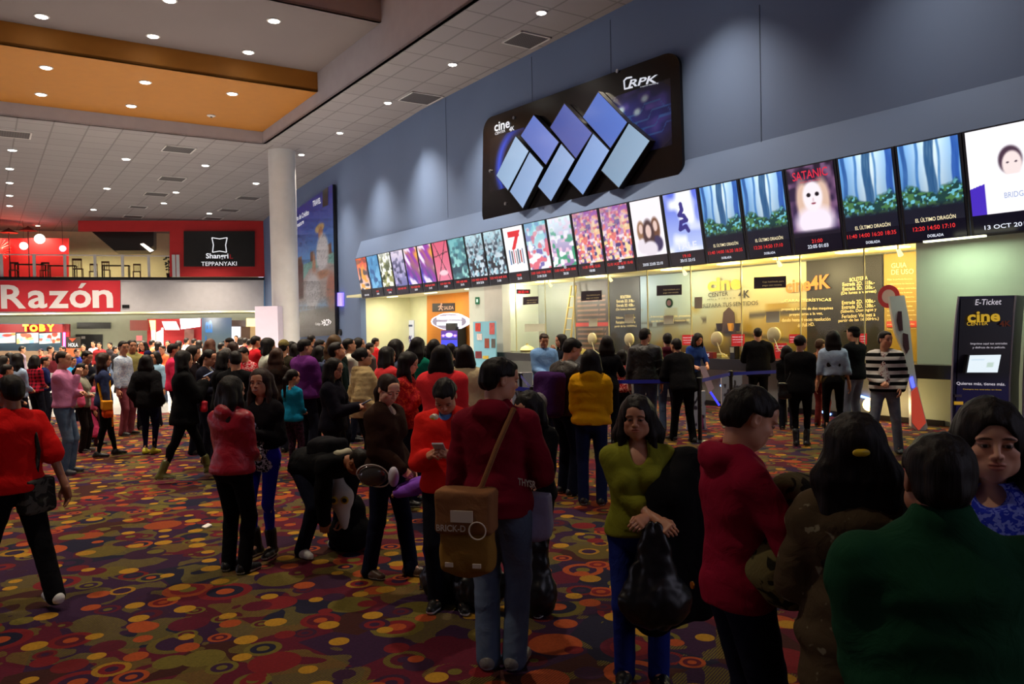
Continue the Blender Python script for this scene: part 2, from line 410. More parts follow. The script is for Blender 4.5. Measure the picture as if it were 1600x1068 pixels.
# ---------------------------------------------------------------- downlights
M_BULB = mat('lamp_glow', (1, 1, 1, 1), .4, emit=(1, .95, .82, 1), estr=22)
M_RIM = plain('lamp_rim', 190, 186, 190, .4)
def downlight(p, r, lab, group, watts, color=(1, .86, .66), cone=98, real=True):
    o = thing('ceiling_downlight', lab, 'ceiling light', p, group=group)
    c = np.zeros(3)
    MB().lathe(c, [(r * 1.25, 0), (r * 1.25, -.02), (r, -.03), (r, .0)], 20).build('rim', M_RIM, o, local=True)
    MB().lathe(c - Z * .005, [(r * .95, -.02), (r * .8, -.035), (.01, -.04)], 20).build('bulb', M_BULB, o, local=True)
    if real:
        l = bpy.data.lights.new('downlight_beam', 'SPOT'); l.energy = watts * LAMP; l.color = color; l.spot_size = math.radians(cone); l.spot_blend = 1.0; l.shadow_soft_size = .15
        lo = bpy.data.objects.new('downlight_beam', l); link(lo, o); lo.location = (0, 0, -.08)
    return o
W_STRIP, W_COF, W_FAR = 330, 1250, 560
def pxl(lst, z, r, labs, group, w_, real=None, **k):
    for i, (x, y) in enumerate(lst):
        downlight(onz(x, y, z), r, labs[i] if isinstance(labs, list) else labs, group, w_, real=(real is None or i in real), **k)
pxl([(846, 19), (707, 100), (606, 160), (531, 207), (471, 241)], ZC, .13,
    ['round downlight beside the blue wall, nearest the camera, above the large vent', 'round downlight beside the blue wall, second nearest of the strip', 'round downlight beside the blue wall, third of the strip, left of the grey vent',
     'round downlight beside the blue wall, fourth of the strip, above the travel poster', 'round downlight just right of the column top'], 'downlights along the blue wall', W_STRIP * 1.6)
pxl([(65, 25), (239, 56), (428, 32), (388, 81), (265, 0)], ZG, .17,
    ['round downlight in the grey ceiling, top left corner of the picture', 'round downlight in the grey ceiling above the middle of the orange edge', 'round downlight in the grey ceiling nearest the white beam', 'round downlight in the grey ceiling just above the right end of the orange edge',
     'round downlight in the grey ceiling cut by the top of the picture'], 'downlights in the grey ceiling', W_COF)
pxl([(72, 105), (227, 128), (363, 146), (64, 147), (205, 165)], ZO, .17,
    ['round downlight in the orange ceiling, front row left', 'brightest round downlight in the middle of the orange ceiling', 'round downlight at the right of the orange ceiling', 'round downlight in the orange ceiling, back row left', 'round downlight in the orange ceiling, back row middle'],
    'downlights in the orange ceiling', W_COF)
_far = [(19, 234), (15, 263), (15, 285), (15, 305), (15, 321), (197, 248), (321, 258), (167, 294), (275, 300), (256, 317), (400, 286), (146, 327), (327, 333)]
_flab = ['leftmost downlight of the tiled ceiling, topmost of the column of five'] + ['downlight in the column of five at the left edge, number %s from the top' % n for n in ('two', 'three', 'four', 'five')] + [
    'downlight in the tiled ceiling just below the orange inset, left', 'downlight in the tiled ceiling below the orange inset, between two vents', 'downlight in the tiled ceiling left of the middle vent', 'downlight in the tiled ceiling right of the middle vent',
    'small downlight in the tiled ceiling under the middle vents', 'downlight in the tiled ceiling just left of the column', 'small downlight above the left end of the red fascia', 'small downlight above the red wall of the teppanyaki restaurant']
pxl(_far, ZC, .17, _flab, 'downlights in the tiled ceiling', W_FAR * 1.9, real={0, 2, 4, 5, 6, 7, 8, 10, 11, 12})
# lamps overhead, out of the frame
for s, d, z in [(12.2, 12.5, ZC), (7.3, 12.5, ZC), (2.4, 12.5, ZC), (15, 5, 12.1), (15, -1, 12.1), (9, 6, 12.1), (20, 1, 12.1), (6, -2, 12.1), (20, -9, 12.1)]:
    downlight(sd(s, d, z), .15, 'round downlight overhead, above the top of the picture', 'downlights overhead', {12.2: 300, 7.3: 160, 2.4: 60, 15: 760, 9: 460, 20: 900, 6: 280}[s])
DET = onz(330, 180, ZO)
sm = thing('smoke_detector', 'small round smoke detector on the orange ceiling', 'smoke detector', DET)
MB().lathe(np.zeros(3), [(.16, 0), (.17, -.03), (.10, -.06), (.01, -.07)], 20).build('housing', M_RIM, sm, local=True)
MB().lathe(-Z * .06, [(.05, 0), (.05, -.03), (.01, -.035)], 14).build('sensor', M_BLACK, sm, local=True)
_vl = ['grey ceiling vent at the left edge above the column of downlights', 'grey ceiling vent below the corner of the orange inset', 'grey ceiling vent in the middle of the tiled ceiling', 'small grey vent below the middle ceiling vent', 'grey ceiling vent left of the column', 'grey ceiling vent below the one beside the column',
       'small grey vent above the red fascia, left', 'small grey vent over the red restaurant wall', 'large grey vent at the top of the picture beside the blue wall', 'grey vent in the strip beside the blue wall, further back', 'small dark vent left of the middle of the tiled ceiling']
for (x, y), lb, sz in zip([(20, 209), (279, 233), (269, 279), (244, 303), (388, 309), (358, 328), (208, 338), (333, 341), (822, 62), (657, 153), (216, 323)], _vl, [.62] * 5 + [.6] * 3 + [.5, .6, .5]):
    p = onz(x, y, ZC); v = thing('ceiling_vent', lb, 'vent', p - Z * .002, group='ceiling vents')
    MB().box(-Z * .012, (N, U, Z), (sz, sz, .012)).build('grille', M_VENT, v, local=True)
    f = MB()
    for a, b_, q in ((N, U, 1), (N, U, -1), (U, N, 1), (U, N, -1)): f.box(-Z * .014 + a * (sz * q), (b_, a, Z), (sz + .03, .03, .018))
    f.build('frame', M_RIM, v, local=True)

# ---------------------------------------------------------------- far facade
def fbox(x0, y0, x1, y1, off=0.0, th=.2, mb=None, mi=0):
    mb = mb or MB()
    p = lambda x, y: onf(x, y, off)
    a, c = p(x0, y1), p(x1, y1); e, g = p(x1, y0), p(x0, y0)
    mb.prism([a, c, e, g], FN * th, mi); return mb
def on_f(off): return lambda x, y: onf(x, y, off)
zf = lambda y, x=200, off=0: float(onf(x, y, off)[2])
FL = -30.0     # along the facade, from its left reference point
def fp(a, z, off=0.0): return FA + FX * a + FN * off + Z * z
AR = float((FAR_R - FA) @ FX)
def frun(name, z0, z1, m_, off, th, a0=FL, a1=AR): return struct(name, MB().prism([fp(a0, z0, off), fp(a1, z0, off), fp(a1, z1, off), fp(a0, z1, off)], FN * th), m_)
frun('wall_mezzanine_front', 3.48, 5.72, plain('white_facade', 212, 208, 214, .7), 0, .25)
frun('trim_5', 5.72, 5.92, M_BLACK, -.12, .6)
struct('floor_mezzanine', MB().prism([fp(FL, 5.70, .2), fp(AR, 5.70, .2), fp(AR, 5.70, 14), fp(FL, 5.70, 14)], Z * .2), M_DARK)
struct('ceiling_food_court', MB().prism([fp(FL, 3.48, .1), fp(AR + 8, 3.48, .1), fp(AR + 8, 3.48, 20), fp(FL, 3.48, 20)], Z * .15), M_CREAM)
frun('wall_mezzanine_back', 5.9, 10.1, plain('mezzanine_cream', 214, 206, 160, .7), 9, .2)
struct('wall_mezzanine_red', fbox(-40, 372, 107, 432, 6, .2), M_RED)
frun('wall_food_court_back', 0, 3.5, plain('food_court_wall', 206, 210, 190, .7), 12, .2, FL, AR + 8)
# red restaurant front
struct('wall_restaurant', fbox(265, 344.5, 418, 432, -.15, .3), M_RED)
struct('trim_6', fbox(122, 344.5, 266, 361, -.15, .3), M_RED)
struct('wall_right_far', fbox(412, 400, 421, 488, -.1, .2), M_BLUEP)
hood = thing('extraction_hood', 'large black extraction hood hanging behind the red fascia', 'hood', onf(190, 392, 2))
h = MB(); p = on_f(1.2)
h.prism([p(140, 359), p(178, 391), p(230, 391), p(240, 383), p(240, 357)], FN * 3); h.build('canopy', plain('dark_hood', 26, 12, 12, .4), hood)
MB().prism([onf(219, 381, 1.1), onf(224, 380, 1.1), onf(240, 391, 1.1), onf(234, 393, 1.1)], FN * .2).build('strip_light', glow('hood_strip', 255, 240, 220, 4), hood)
sg = thing('restaurant_sign', 'black sign with a white curved square and the word TEPPANYAKI', 'sign', onf(343, 416, -.3))
fbox(287, 361, 398, 416, -.3, .14).build('board', M_BLACK, sg)
M_WL = glow('white_lettering', 235, 235, 240, .9)
pf = on_f(-.31)
textpx('lettering', 'Shangri', pf, 322, 406, 357, 406, 10.5, M_WL, sg, .02)
textpx('lettering', 'L', pf, 359, 404, 364, 404, 7, glow('dark_red_letter', 150, 20, 30, .5), sg, .02)
textpx('lettering', 'TEPPANYAKI', pf, 314.5, 415.2, 370, 414.6, 6.3, M_WL, sg)
em = MB()
cs = [(331, 371), (355, 371), (354, 394), (332, 394)]
for i in range(4):
    a, b_ = np.array(cs[i], float), np.array(cs[(i + 1) % 4], float); mid = (a + b_) / 2; cen = np.array([343, 382.5]); mid = mid + (cen - mid) * .17
    em.tube([onf(*a, -.33), onf(*mid, -.33), onf(*b_, -.33)], .035, 6)
em.build('emblem', M_WL, sg)
# newspaper banner
bn = thing('newspaper_banner', 'wide red banner on the mezzanine front reading Razón in white', 'banner', onf(90, 487, -.08))
fbox(-60, 438, 188, 486.5, -.08, .05).build('cloth', plain('banner_red', 206, 36, 52, .7), bn)
pb = on_f(-.09)
BW = mat('banner_white', rgb(235, 228, 232), .6)
for ch, xa, xb, hh in (('R', 2, 41, 37), ('a', 44, 74, 28), ('z', 76, 108, 27), ('o', 109, 143, 28), ('n', 145, 177, 28)): textpx('letter', ch, pb, xa, 482 - xa * .008, xb, 482 - xb * .008, hh, BW, bn, .022)
MB().prism([pb(122, 450), pb(128, 450), pb(135, 442), pb(127, 442)], FN * .02).build('accent', BW, bn)
textpx('lettering', 'a', pb, -32, 482, 0, 482, 28, _mats['banner_white'], bn, .05)
fbox(191, 476, 202, 481, -.06, .05).build('plate', M_BLACK)
tag(COL.objects['plate'], 'tiny dark plate beside the red newspaper banner', 'plate')
# railing
rl = thing('balcony_railing', 'glass balcony railing with white posts along the upper floor', 'railing', onf(130, 431, 0))
for x in (3, 54, 102, 149, 192, 233):
    a = onf(x, 431.5, .05); MB().box(a + Z * .75, (FX, FN, Z), (.09, .05, .78)).build('post', M_METAL, rl)
for x in (272, 278.5):
    a = onf(x, 431.5, -.2); MB().box(a + Z * .75, (FX, FN, Z), (.11, .05, .8)).build('post', M_METAL, rl)
a, b_ = onf(-30, 397, .05), onf(270, 400, .05)
MB().tube([a, b_], .04, 8).build('rail', M_METAL, rl)
MB().prism([onf(-30, 431, .05), onf(265, 431, .05), onf(265, 401, .05), onf(-30, 400, .05)], FN * .02).build('glass_panel', M_GLASS, rl)
# restaurant furniture
M_WOOD = plain('brown_wood', 92, 50, 30, .5)
def chair_at(p, ax, ay, name, lab, group, sc_=1.0, m_=None, cat='chair'):
    m_ = m_ or M_WOOD
    c = thing(name, lab, cat, p, group=group); p = np.asarray(p, float); S = lambda x, y, z: p + (ax * x + ay * y + Z * z) * sc_
    MB().box(S(0, 0, .45), (ax, ay, Z), (.21 * sc_, .21 * sc_, .02 * sc_)).build('seat', m_, c)
    bk = MB(); bk.box(S(0, .2, .88), (ax, ay, Z), (.2 * sc_, .012 * sc_, .05 * sc_))
    for q in (-.13, -.045, .045, .13): bk.box(S(q, .2, .68), (ax, ay, Z), (.012 * sc_, .01 * sc_, .2 * sc_))
    bk.build('backrest', m_, c)
    for x in (-.19, .19):
        for y, hh in ((-.19, .45), (.2, .92)): MB().box(S(x, y, hh / 2), (ax, ay, Z), (.018 * sc_, .018 * sc_, hh / 2 * sc_)).build('leg', m_, c)
    return c
def table_at(p, ax, ay, name, lab, group, w_=.5, d_=.4, m_=None, hgt=.75):
    m_ = m_ or M_WOOD
    c = thing(name, lab, 'table', p, group=group); p = np.asarray(p, float); S = lambda x, y, z: p + ax * x + ay * y + Z * z
    MB().box(S(0, 0, hgt), (ax, ay, Z), (w_, d_, .02)).build('tabletop', m_, c)
    for x in (-w_ + .05, w_ - .05):
        for y in (-d_ + .05, d_ - .05): MB().box(S(x, y, hgt / 2), (ax, ay, Z), (.03, .03, hgt / 2)).build('leg', m_, c)
    return c
def fpt(x, off, z=5.92): p = onf(x, 431, off); p[2] = z; return p
for x, off, sgn, lb in [(122, 1.5, -1, 'pale wooden chair standing behind the balcony glass'), (166, .9, -1, 'dark dining chair at the table behind the balcony glass'), (146, 2.6, 1, 'dark slatted dining chair left of the balcony table'), (214, 2.4, 1, 'dark dining chair right of the balcony table'),
                        (22, 1.6, 1, 'dark chair under the left umbrella on the balcony'), (70, 1.6, 1, 'dark chair between the umbrella tables on the balcony')]:
    chair_at(fpt(x, off), FX, FN * sgn, 'dining_chair', lb, 'balcony dining chairs', 1.5 if x == 122 else 1.25)
for x, off, lb in [(182, 2.5, 'dark dining table behind the balcony glass under the hood'), (48, 2.0, 'dark dining table under the left balcony umbrella'), (98, 3, 'dark dining table beside the red balcony wall')]:
    table_at(fpt(x, off), FX, FN, 'dining_table', lb, 'balcony dining tables', .9, .5, M_DARK, 1.0)
for x, y, lb in [(16, 356, 'brown umbrella on the balcony, left one'), (46, 353, 'brown umbrella on the balcony, right one')]:
    o_ = 3.2 if x < 30 else 4.4; b0 = fpt(x, o_); topz = zf(y, x, o_); u_ = thing('patio_umbrella', lb, 'umbrella', b0, group='balcony umbrellas')
    MB().tube([b0, np.array([b0[0], b0[1], topz])], .04, 8).build('pole', M_DARK, u_)
    MB().lathe([b0[0], b0[1], topz - .35], [(.62, 0), (.6, .02), (.1, .28), (.01, .36)], 8).build('canopy', plain('umbrella_brown', 96, 40, 30, .7), u_)
for x, y, r, cl, lb in [(37, 384, .27, (255, 250, 240), 'round white globe lamp left of the larger one on the balcony'), (62, 373, .35, (255, 240, 225), 'largest round globe lamp on the balcony'), (98, 388, .22, (240, 190, 255), 'small round violet-white globe lamp at the end of the red balcony wall')]:
    p = onf(x, y, 2.8); t_ = thing('globe_lamp', lb, 'lamp', p, group='balcony globe lamps')
    MB().lathe(p, [(r * math.sin(a), -r * math.cos(a)) for a in np.linspace(.05, math.pi - .05, 10)], 16).build('shade', glow('globe_%d' % x, *cl, 3.2), t_, smooth=True)
    MB().tube([p + Z * r, np.array([p[0], p[1], ZC])], .012, 6).build('cord', M_BLACK, t_)
ft_ = thing('wall_fan_sign', 'red glowing half-round fan ornament on the red balcony wall', 'ornament', onf(0, 400, 5.9))
fm = MB()
for k in range(12):
    a = math.pi * k / 11 - math.pi / 2; c0 = onf(-2, 389, 5.85); fm.tube([c0, c0 + (FX * math.cos(a) + Z * math.sin(a)) * .8], .03, 5)
fm.build('ribs', glow('red_neon', 255, 40, 30, 3), ft_)
pl = thing('potted_plant', 'small dark potted plant at the right end of the balcony', 'plant', fpt(264, .8))
pm = MB(); pq = fpt(264, .8)
for k in range(26):
    a = rng.uniform(0, 6.28); r_ = rng.uniform(.1, .45); z_ = rng.uniform(.5, 1.5); q = pq + V3(math.cos(a) * r_, math.sin(a) * r_, z_)
    pm.prism([q, q + V3(.1, 0, .06), q + V3(.2, 0, 0), q + V3(.1, 0, -.07)], V3(.01, .03, .02))
pm.tube([pq + Z * .3, pq + Z * 1.3], .03, 6); pm.build('leaves', plain('dark_leaf', 22, 44, 22, .5), pl)
MB().lathe(pq, [(.15, 0), (.2, .35), (.16, .35)], 12).build('pot', M_DARK, pl)

# light on the balcony and in the food court: the fittings seen there
def lamp(name, lab, p, size, energy, color, shape=None, cat='ceiling light', group=None, em=5):
    t_ = thing(name, lab, cat, p, group=group)
    MB().lathe(np.zeros(3), [(size, 0), (size, -.02), (.01, -.03)], 16).build('diffuser', glow('diffuser_%d' % int(color[2] * 100), 255, 235, 200, em), t_, local=True)
    low = p[2] < 5; l = bpy.data.lights.new('glow', 'POINT' if low else 'SPOT'); l.energy = energy * LAMP; l.color = color; l.shadow_soft_size = .2
    if not low: l.spot_size = math.radians(150); l.spot_blend = .8
    lo = bpy.data.objects.new('lamp_light', l); link(lo, t_); lo.location = (0, .6 if low else 0, -.5 if low else -.08); return t_
for i, x in enumerate((-10, 70, 165, 250, 328, 400)):
    lamp('ceiling_downlight', ['downlight under the mezzanine edge, left out of frame', 'downlight under the mezzanine, below the newspaper banner', 'downlight under the mezzanine, below the right end of the newspaper banner', 'downlight under the mezzanine, right of the banner', 'downlight under the mezzanine, above the blue pillar poster', 'downlight under the mezzanine beside the column'][i],
         onf(x, 487, 3.0) * V3(1, 1, 0) + Z * 3.46, .13, 62, (1, .92, .76), group='downlights under the mezzanine')
for i, x in enumerate((-20, 60, 140, 220)):
    lamp('ceiling_downlight', ['restaurant ceiling lamp above the umbrellas, left', 'restaurant ceiling lamp above the globe lamps', 'restaurant ceiling lamp left of the hood', 'restaurant ceiling lamp behind the hood'][i],
         onf(x, 380, 5.5) * V3(1, 1, 0) + Z * (ZC - .03), .15, 230, (1, .8, .55), group='restaurant ceiling lamps')
lr = bpy.data.lights.new('red_glow', 'POINT'); lr.energy = 260; lr.color = (1, .12, .06); lr.shadow_soft_size = .4
lo = bpy.data.objects.new('red_glow', lr); link(lo, ft_); lo.location = Vector(onf(20, 380, 3.0)) - ft_.location

# ---------------------------------------------------------------- food stalls under the mezzanine
OFS = 7.0
def fdeep(x0, y0, x1, y1, off=OFS, th=.15): return fbox(x0, y0, x1, y1, off, th)
st = thing('food_stall', 'red burger stall with lit yellow TOBY letters and bright menu boards', 'food stall', onf(50, 560, OFS) * V3(1, 1, 0))
fdeep(-60, 506, 108, 519, OFS - .2, .6).build('fascia', plain('stall_red', 150, 14, 30, .5), st)
fdeep(97, 506, 108, 600, OFS - .2, .6).build('side_panel', M_RED, st)
MB().prism([onf(-60, 570, OFS + 3), onf(100, 570, OFS + 3), onf(100, 505, OFS + 3), onf(-60, 505, OFS + 3)], FN * .1).build('back_panel', plain('stall_back', 120, 160, 190, .6), st)
MB().prism([onf(-60, 548, OFS), onf(97, 548, OFS), onf(97, 548, OFS) * V3(1, 1, 0), onf(-60, 548, OFS) * V3(1, 1, 0)], FN * .7).build('counter', plain('stall_counter', 160, 130, 110, .5), st)
letter_m = glow('toby_yellow', 255, 205, 40, 3.0); edge_m = glow('toby_red_edge', 235, 60, 20, 1.6)
for ch, xa, xb, ya in (('T', 35, 46, 518), ('O', 46, 60, 518.5), ('B', 61, 72, 518), ('Y', 73, 86, 518)):
    textpx('letter', ch, on_f(OFS - .5), xa, ya, xb, ya, 12, edge_m, st, .09, lift=.02)
    textpx('letter', ch, on_f(OFS - .55), xa + .8, ya - .8, xb - .8, ya - .8, 10.5, letter_m, st, .05, lift=.06)
def food(seed):
    def fn(u, v):
        c = flat(u, (255, 236, 214))
        for k in range(9):
            r = random.Random(seed * 31 + k); c = lay(c, blob(u, v, r.random(), r.random() * .8 + .1, .07 + r.random() * .1, .12 + r.random() * .16), r.choice([(225, 60, 40), (240, 140, 60), (200, 90, 60), (250, 200, 120), (150, 190, 220)]))
        return c
    return fn
VE = vcol('lit_picture', 1.9); VE2 = vcol('bright_screen', 1.05); VP = vcol('printed_picture', 0, .45)
for i, (x0, x1) in enumerate(((-40, 24), (26, 60), (61.5, 94))):
    q = OFS - .25
    picture('menu_board', onf(x0, 537, q), onf(x1, 535, q), onf(x1, 519.5, q), onf(x0, 521, q), food(i), VE, st, 30, 16)
MB().tube([onf(100.5, 519, OFS - .4), onf(100.5, 546, OFS - .4)], .08, 8).build('neon_tube', glow('violet_neon', 230, 120, 255, 3), st)
hs = thing('menu_sign', 'dark hanging sign reading HOLA above an orange panel', 'sign', onf(115, 545, OFS - .6))
fbox(103, 526, 126, 543, OFS - .6, .1).build('board', plain('chalk_brown', 44, 34, 30, .7), hs)
textpx('lettering', 'HOLA', on_f(OFS - .61), 107, 541.5, 122, 541.5, 6, M_WL, hs, .03)
MB().prism([onf(107, 528, OFS - .64), onf(119, 528, OFS - .64), onf(113, 534, OFS - .64)], FN * .03).build('emblem', glow('orange_emblem', 220, 90, 50, .6), hs)
fbox(101, 544, 126, 566, OFS - .6, .1).build('orange_panel', glow('orange_lit_panel', 240, 120, 70, .7), hs)
dk = MB(); fbox(120, 503.5, 173, 513, 11.7, .2, dk); tag(dk.build('shop_sign', M_BLACK), 'long black unlit shop sign left of the red stalls', 'sign')
dd = MB(); fbox(118, 522, 160, 600, 11.8, .2, dd); o = dd.build('door_1', plain('dark_door', 16, 18, 26, .5)); o['kind'] = 'structure'
dn = MB(); fbox(127, 525, 133, 529, 11.7, .05, dn); tag(dn.build('door_plate', M_RIM), 'small grey plate on the dark doorway', 'plate')
# red stall with tilted bright menus
rs = thing('snack_stall', 'red snack stall with tilted bright white menu boards', 'food stall', onf(270, 560, OFS) * V3(1, 1, 0))
fdeep(230, 498, 318, 560, OFS + 2, .2).build('back_panel', M_RED, rs)
fdeep(203, 500, 232, 516, OFS + .5, .2).build('fascia', plain('dark_red_panel', 110, 30, 22, .5), rs)
for (pts, key, c, e) in (([(253, 502), (275, 502), (281, 515), (258, 515)], 'menu_board', (255, 250, 250), 3), ([(281, 498), (313, 497), (313, 510), (283, 514)], 'menu_board', (250, 240, 255), 4), ([(233, 500), (243, 500), (243, 516), (236, 516)], 'light_panel', (255, 220, 120), 3),
                         ([(244, 519), (252, 515), (252, 556), (244, 556)], 'light_panel', (255, 200, 210), 2.4), ([(236, 516), (243, 516), (243, 545), (238, 545)], 'light_panel', (255, 240, 200), 3), ([(252, 512), (255, 512), (255, 556), (252, 556)], 'light_panel', (255, 255, 255), 3)):
    MB().prism([onf(x, y, OFS - .2) for x, y in pts], FN * .08).build(key, glow('stall_glow_%d_%d' % pts[0], *c, e), rs)
fdeep(213, 524, 222, 532, OFS, .1).build('small_menu', glow('pink_menu', 240, 110, 110, 1), rs)
fdeep(288, 514, 303, 545, OFS + 1.6, .2).build('side_panel', plain('pinkbrown', 150, 96, 84, .5), rs)
# pillar with the blue poster
pp = thing('pillar_poster', 'tall pillar print fading from blue to cream with big blue sideways letters', 'poster', onf(338, 560, 5) * V3(1, 1, 0))
def blue_cream(u, v):
    return grad(u, (v - .45) / .5, (216, 206, 168), (40, 120, 190))
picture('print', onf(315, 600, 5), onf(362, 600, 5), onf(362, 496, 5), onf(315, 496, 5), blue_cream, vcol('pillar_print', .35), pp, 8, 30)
fbox(315.2, 497, 361.8, 599, 5.05, .8).build('pillar', M_CREAM, pp)
pq = onf(321, 519, 4.97)
hh_ = np.linalg.norm(onf(332, 519, 4.97) - pq); ww_ = np.linalg.norm(onf(321, 500, 4.97) - pq)
letter('letter', 'B', onf(332, 519, 4.97), Z, -FX, ww_, hh_, glow('blue_letter', 30, 110, 190, .5), pp, .02, lift=.01)
letter('letter', 'T', onf(332, 545, 4.97), Z, -FX, ww_ * 1.1, hh_, _mats['blue_letter'], pp, .02, lift=.01)
sh = thing('lit_shopfront', 'bright shopfront with dark picture panels between pillar and column', 'shopfront', onf(380, 560, 8) * V3(1, 1, 0))
fbox(362, 500, 384, 510, 8, .2).build('picture_panel', plain('dark_picture', 60, 24, 18, .4), sh)
fbox(385, 497, 401, 510, 8, .2).build('lamp_panel', glow('warm_panel', 255, 225, 140, 1.8), sh)
fbox(362, 510, 376, 560, 8.5, .2).build('light_panel', glow('white_shop', 245, 245, 255, 1.6), sh)
fbox(391, 510, 401, 560, 8.5, .2).build('side_panel', plain('tan_panel', 190, 160, 120, .6), sh)
fbox(376, 510, 391, 560, 8.6, .2).build('shelf_panel', plain('brown_shelf', 90, 60, 44, .6), sh)
lw = MB(); fbox(401, 494, 422, 600, 3, .3, lw); tag(lw.build('partition', plain('lilac_partition', 214, 200, 226, .5)), 'tall lilac white partition left of the column', 'partition')
lg = MB(); lg.tube([onf(415, 505, 2.9), onf(412, 535, 2.9)], .12, 8); tag(lg.build('strip_light', glow('reflection_glow', 250, 245, 255, 2.5)), 'slanting bright strip reflection light on the lilac partition', 'light')  # glowing tube put in place of a bright reflection
# ================================================================ film screens over the ticket windows
TILT = 0.30
ZB, ZT = 3.245, 4.985
SUP = V3(*( -N * TILT + Z * (ZT - ZB))); SUPn = SUP / np.linalg.norm(SUP)
def scr_plane(px, py, off=0.0):
    n = np.cross(U, SUPn); n = n if n @ N > 0 else -n
    p0 = sd(0, DW - .02, ZB)
    return hit(px, py, n, float(n @ p0) - off)
SN = np.cross(U, SUPn); SN = SN if SN @ N > 0 else -SN       # points into the wall
R_ = lambda t: [float(x) for x in t]
def forest(u, v):
    c = grad(u, 1 - np.abs(u - .55) * 1.6, (70, 140, 215), (235, 250, 255)); c = c * (0.75 + .35 * np.clip(v, 0, 1))[..., None]
    for cx, w_, k in ((.08, .05, (40, 90, 160)), (.30, .035, (60, 120, 190)), (.52, .09, (28, 78, 128)), (.66, .03, (70, 130, 190)), (.93, .07, (30, 80, 170))):
        wob = .015 * np.sin(v * 9 + cx * 20)
        c = lay(c, np.clip((w_ - np.abs(u - cx - wob)) / .02, 0, 1) * (v > .28) * (.75 + .25 * nz(u * 60, v * 8)), k)
    m_ = np.clip((.40 + .06 * np.sin(u * 9) + .07 * nz(u * 12, v * 12) - v) / .05, 0, 1); c = lay(c, m_, (20, 62, 60))
    c = lay(c, m_ * (nz(u * 22, v * 30, 3) > .55), (70, 120, 70)); c = lay(c, m_ * (nz(u * 26, v * 34, 5) > .7), (110, 190, 210))
    return lay(c, np.clip((.25 - v) / .08, 0, 1), (8, 14, 34))
def noise_art(bgc, cols, seed, dens=10, fade=(255, 255, 255), top=None):
    def fn(u, v):
        c = flat(u, bgc)
        if top: c = grad(u, v, bgc, top)
        for k, q in enumerate(cols):
            c = lay(c, np.clip((nz(u * dens * .8, v * dens * 1.3, seed + k * 7) - .55) / .12, 0, 1) * np.clip(1.35 - v, 0, 1), q)
        return c
    return fn
def face_art(u, v):
    c = grad(u, v, (60, 40, 90), (30, 16, 40)); c = lay(c, np.clip((nz(u * 9, v * 12, 2) - .4) * 2, 0, 1), (120, 84, 120))
    for cx in (.30, .70): c = lay(c, blob(u, v, cx, .50, .16, .30, .5), (225, 190, 170))
    c = lay(c, blob(u, v, .5, .20, .42, .22, .5), (250, 236, 250)); c = lay(c, blob(u, v, .5, .56, .21, .22, .25), (250, 240, 246))
    for cx in (.42, .60): c = lay(c, blob(u, v, cx, .585, .045, .03, .3), (20, 10, 20))
    c = lay(c, blob(u, v, .51, .46, .05, .014, .4), (150, 70, 90)); c = lay(c, blob(u, v, .51, .51, .02, .03, .6) * .4, (190, 150, 160))
    return lay(c, np.clip((.1 - v) / .06, 0, 1), (16, 10, 30))
def women_art(u, v):
    c = flat(u, (250, 244, 250))
    for cx, cy, s_, hc in ((.26, .46, .8, (150, 110, 80)), (.74, .48, .85, (110, 70, 50)), (.5, .40, 1.1, (70, 46, 50))):
        c = lay(c, blob(u, v, cx, cy - .02, .17 * s_, .24 * s_, .3), hc); c = lay(c, blob(u, v, cx, cy - .28, .22 * s_, .14, .3), (60, 50, 90) if cx > .6 else (235, 225, 235))
        c = lay(c, blob(u, v, cx, cy + .03, .085 * s_, .11 * s_, .3), (232, 200, 190))
    return c
def dance_art(u, v):
    c = grad(u, v, (200, 214, 250), (90, 110, 230)); c = lay(c, np.clip((nz(u * 4, v * 5, 4) - .45) * 3, 0, 1), (245, 248, 255))
    path = [(.5, .8), (.52, .7), (.42, .62), (.55, .6), (.62, .52), (.45, .5), (.4, .38), (.58, .42), (.64, .34)]
    for (a, b_), (a2, b2) in zip(path[:-1], path[1:]):
        for t in np.linspace(0, 1, 7): c = lay(c, blob(u, v, a + (a2 - a) * t, b_ + (b2 - b_) * t, .05, .035, .3), (50, 44, 130))
    return c
def seven_art(u, v):
    c = flat(u, (246, 250, 255)); c = lay(c, rect(u, v, .22, .80, .78, .90), (226, 30, 44))
    c = lay(c, ((np.abs(u - (.46 + (v - .55) * .9)) < .09) & (v > .5) & (v < .9)).astype(float), (226, 30, 44))
    for k in range(7):
        x = .16 + k * .11; c = lay(c, rect(u, v, x, x + .06, .16 + .02 * (k % 3), .50 - .03 * (k % 2)), [(90, 120, 170), (60, 60, 80), (210, 70, 90), (120, 60, 60), (60, 90, 110), (180, 60, 60), (90, 100, 140)][k])
    return c
def splash_art(u, v):
    c = grad(u, v + (u - .5) * .5, (50, 30, 180), (250, 170, 60)); c = lay(c, np.clip((nz(u * 5 + v * 5, v * 4, 3) - .5) * 4, 0, 1), (150, 50, 170)); c = lay(c, np.clip((nz(u * 8 + v * 9, v * 3, 9) - .62) * 6, 0, 1), (245, 230, 250)); return c
def x_art(u, v):
    c = grad(u, v, (235, 130, 160), (225, 90, 120))
    for sgn in (1, -1): c = lay(c, (np.abs((u - .5) - sgn * (v - .5) * .8) < .025).astype(float), (50, 20, 40))
    c = lay(c, (np.abs(v - .68 - .1 * (u - .5)) < .012).astype(float), (70, 20, 40)); return lay(c, blob(u, v, .5, .2, .3, .07, .3), (250, 210, 220))
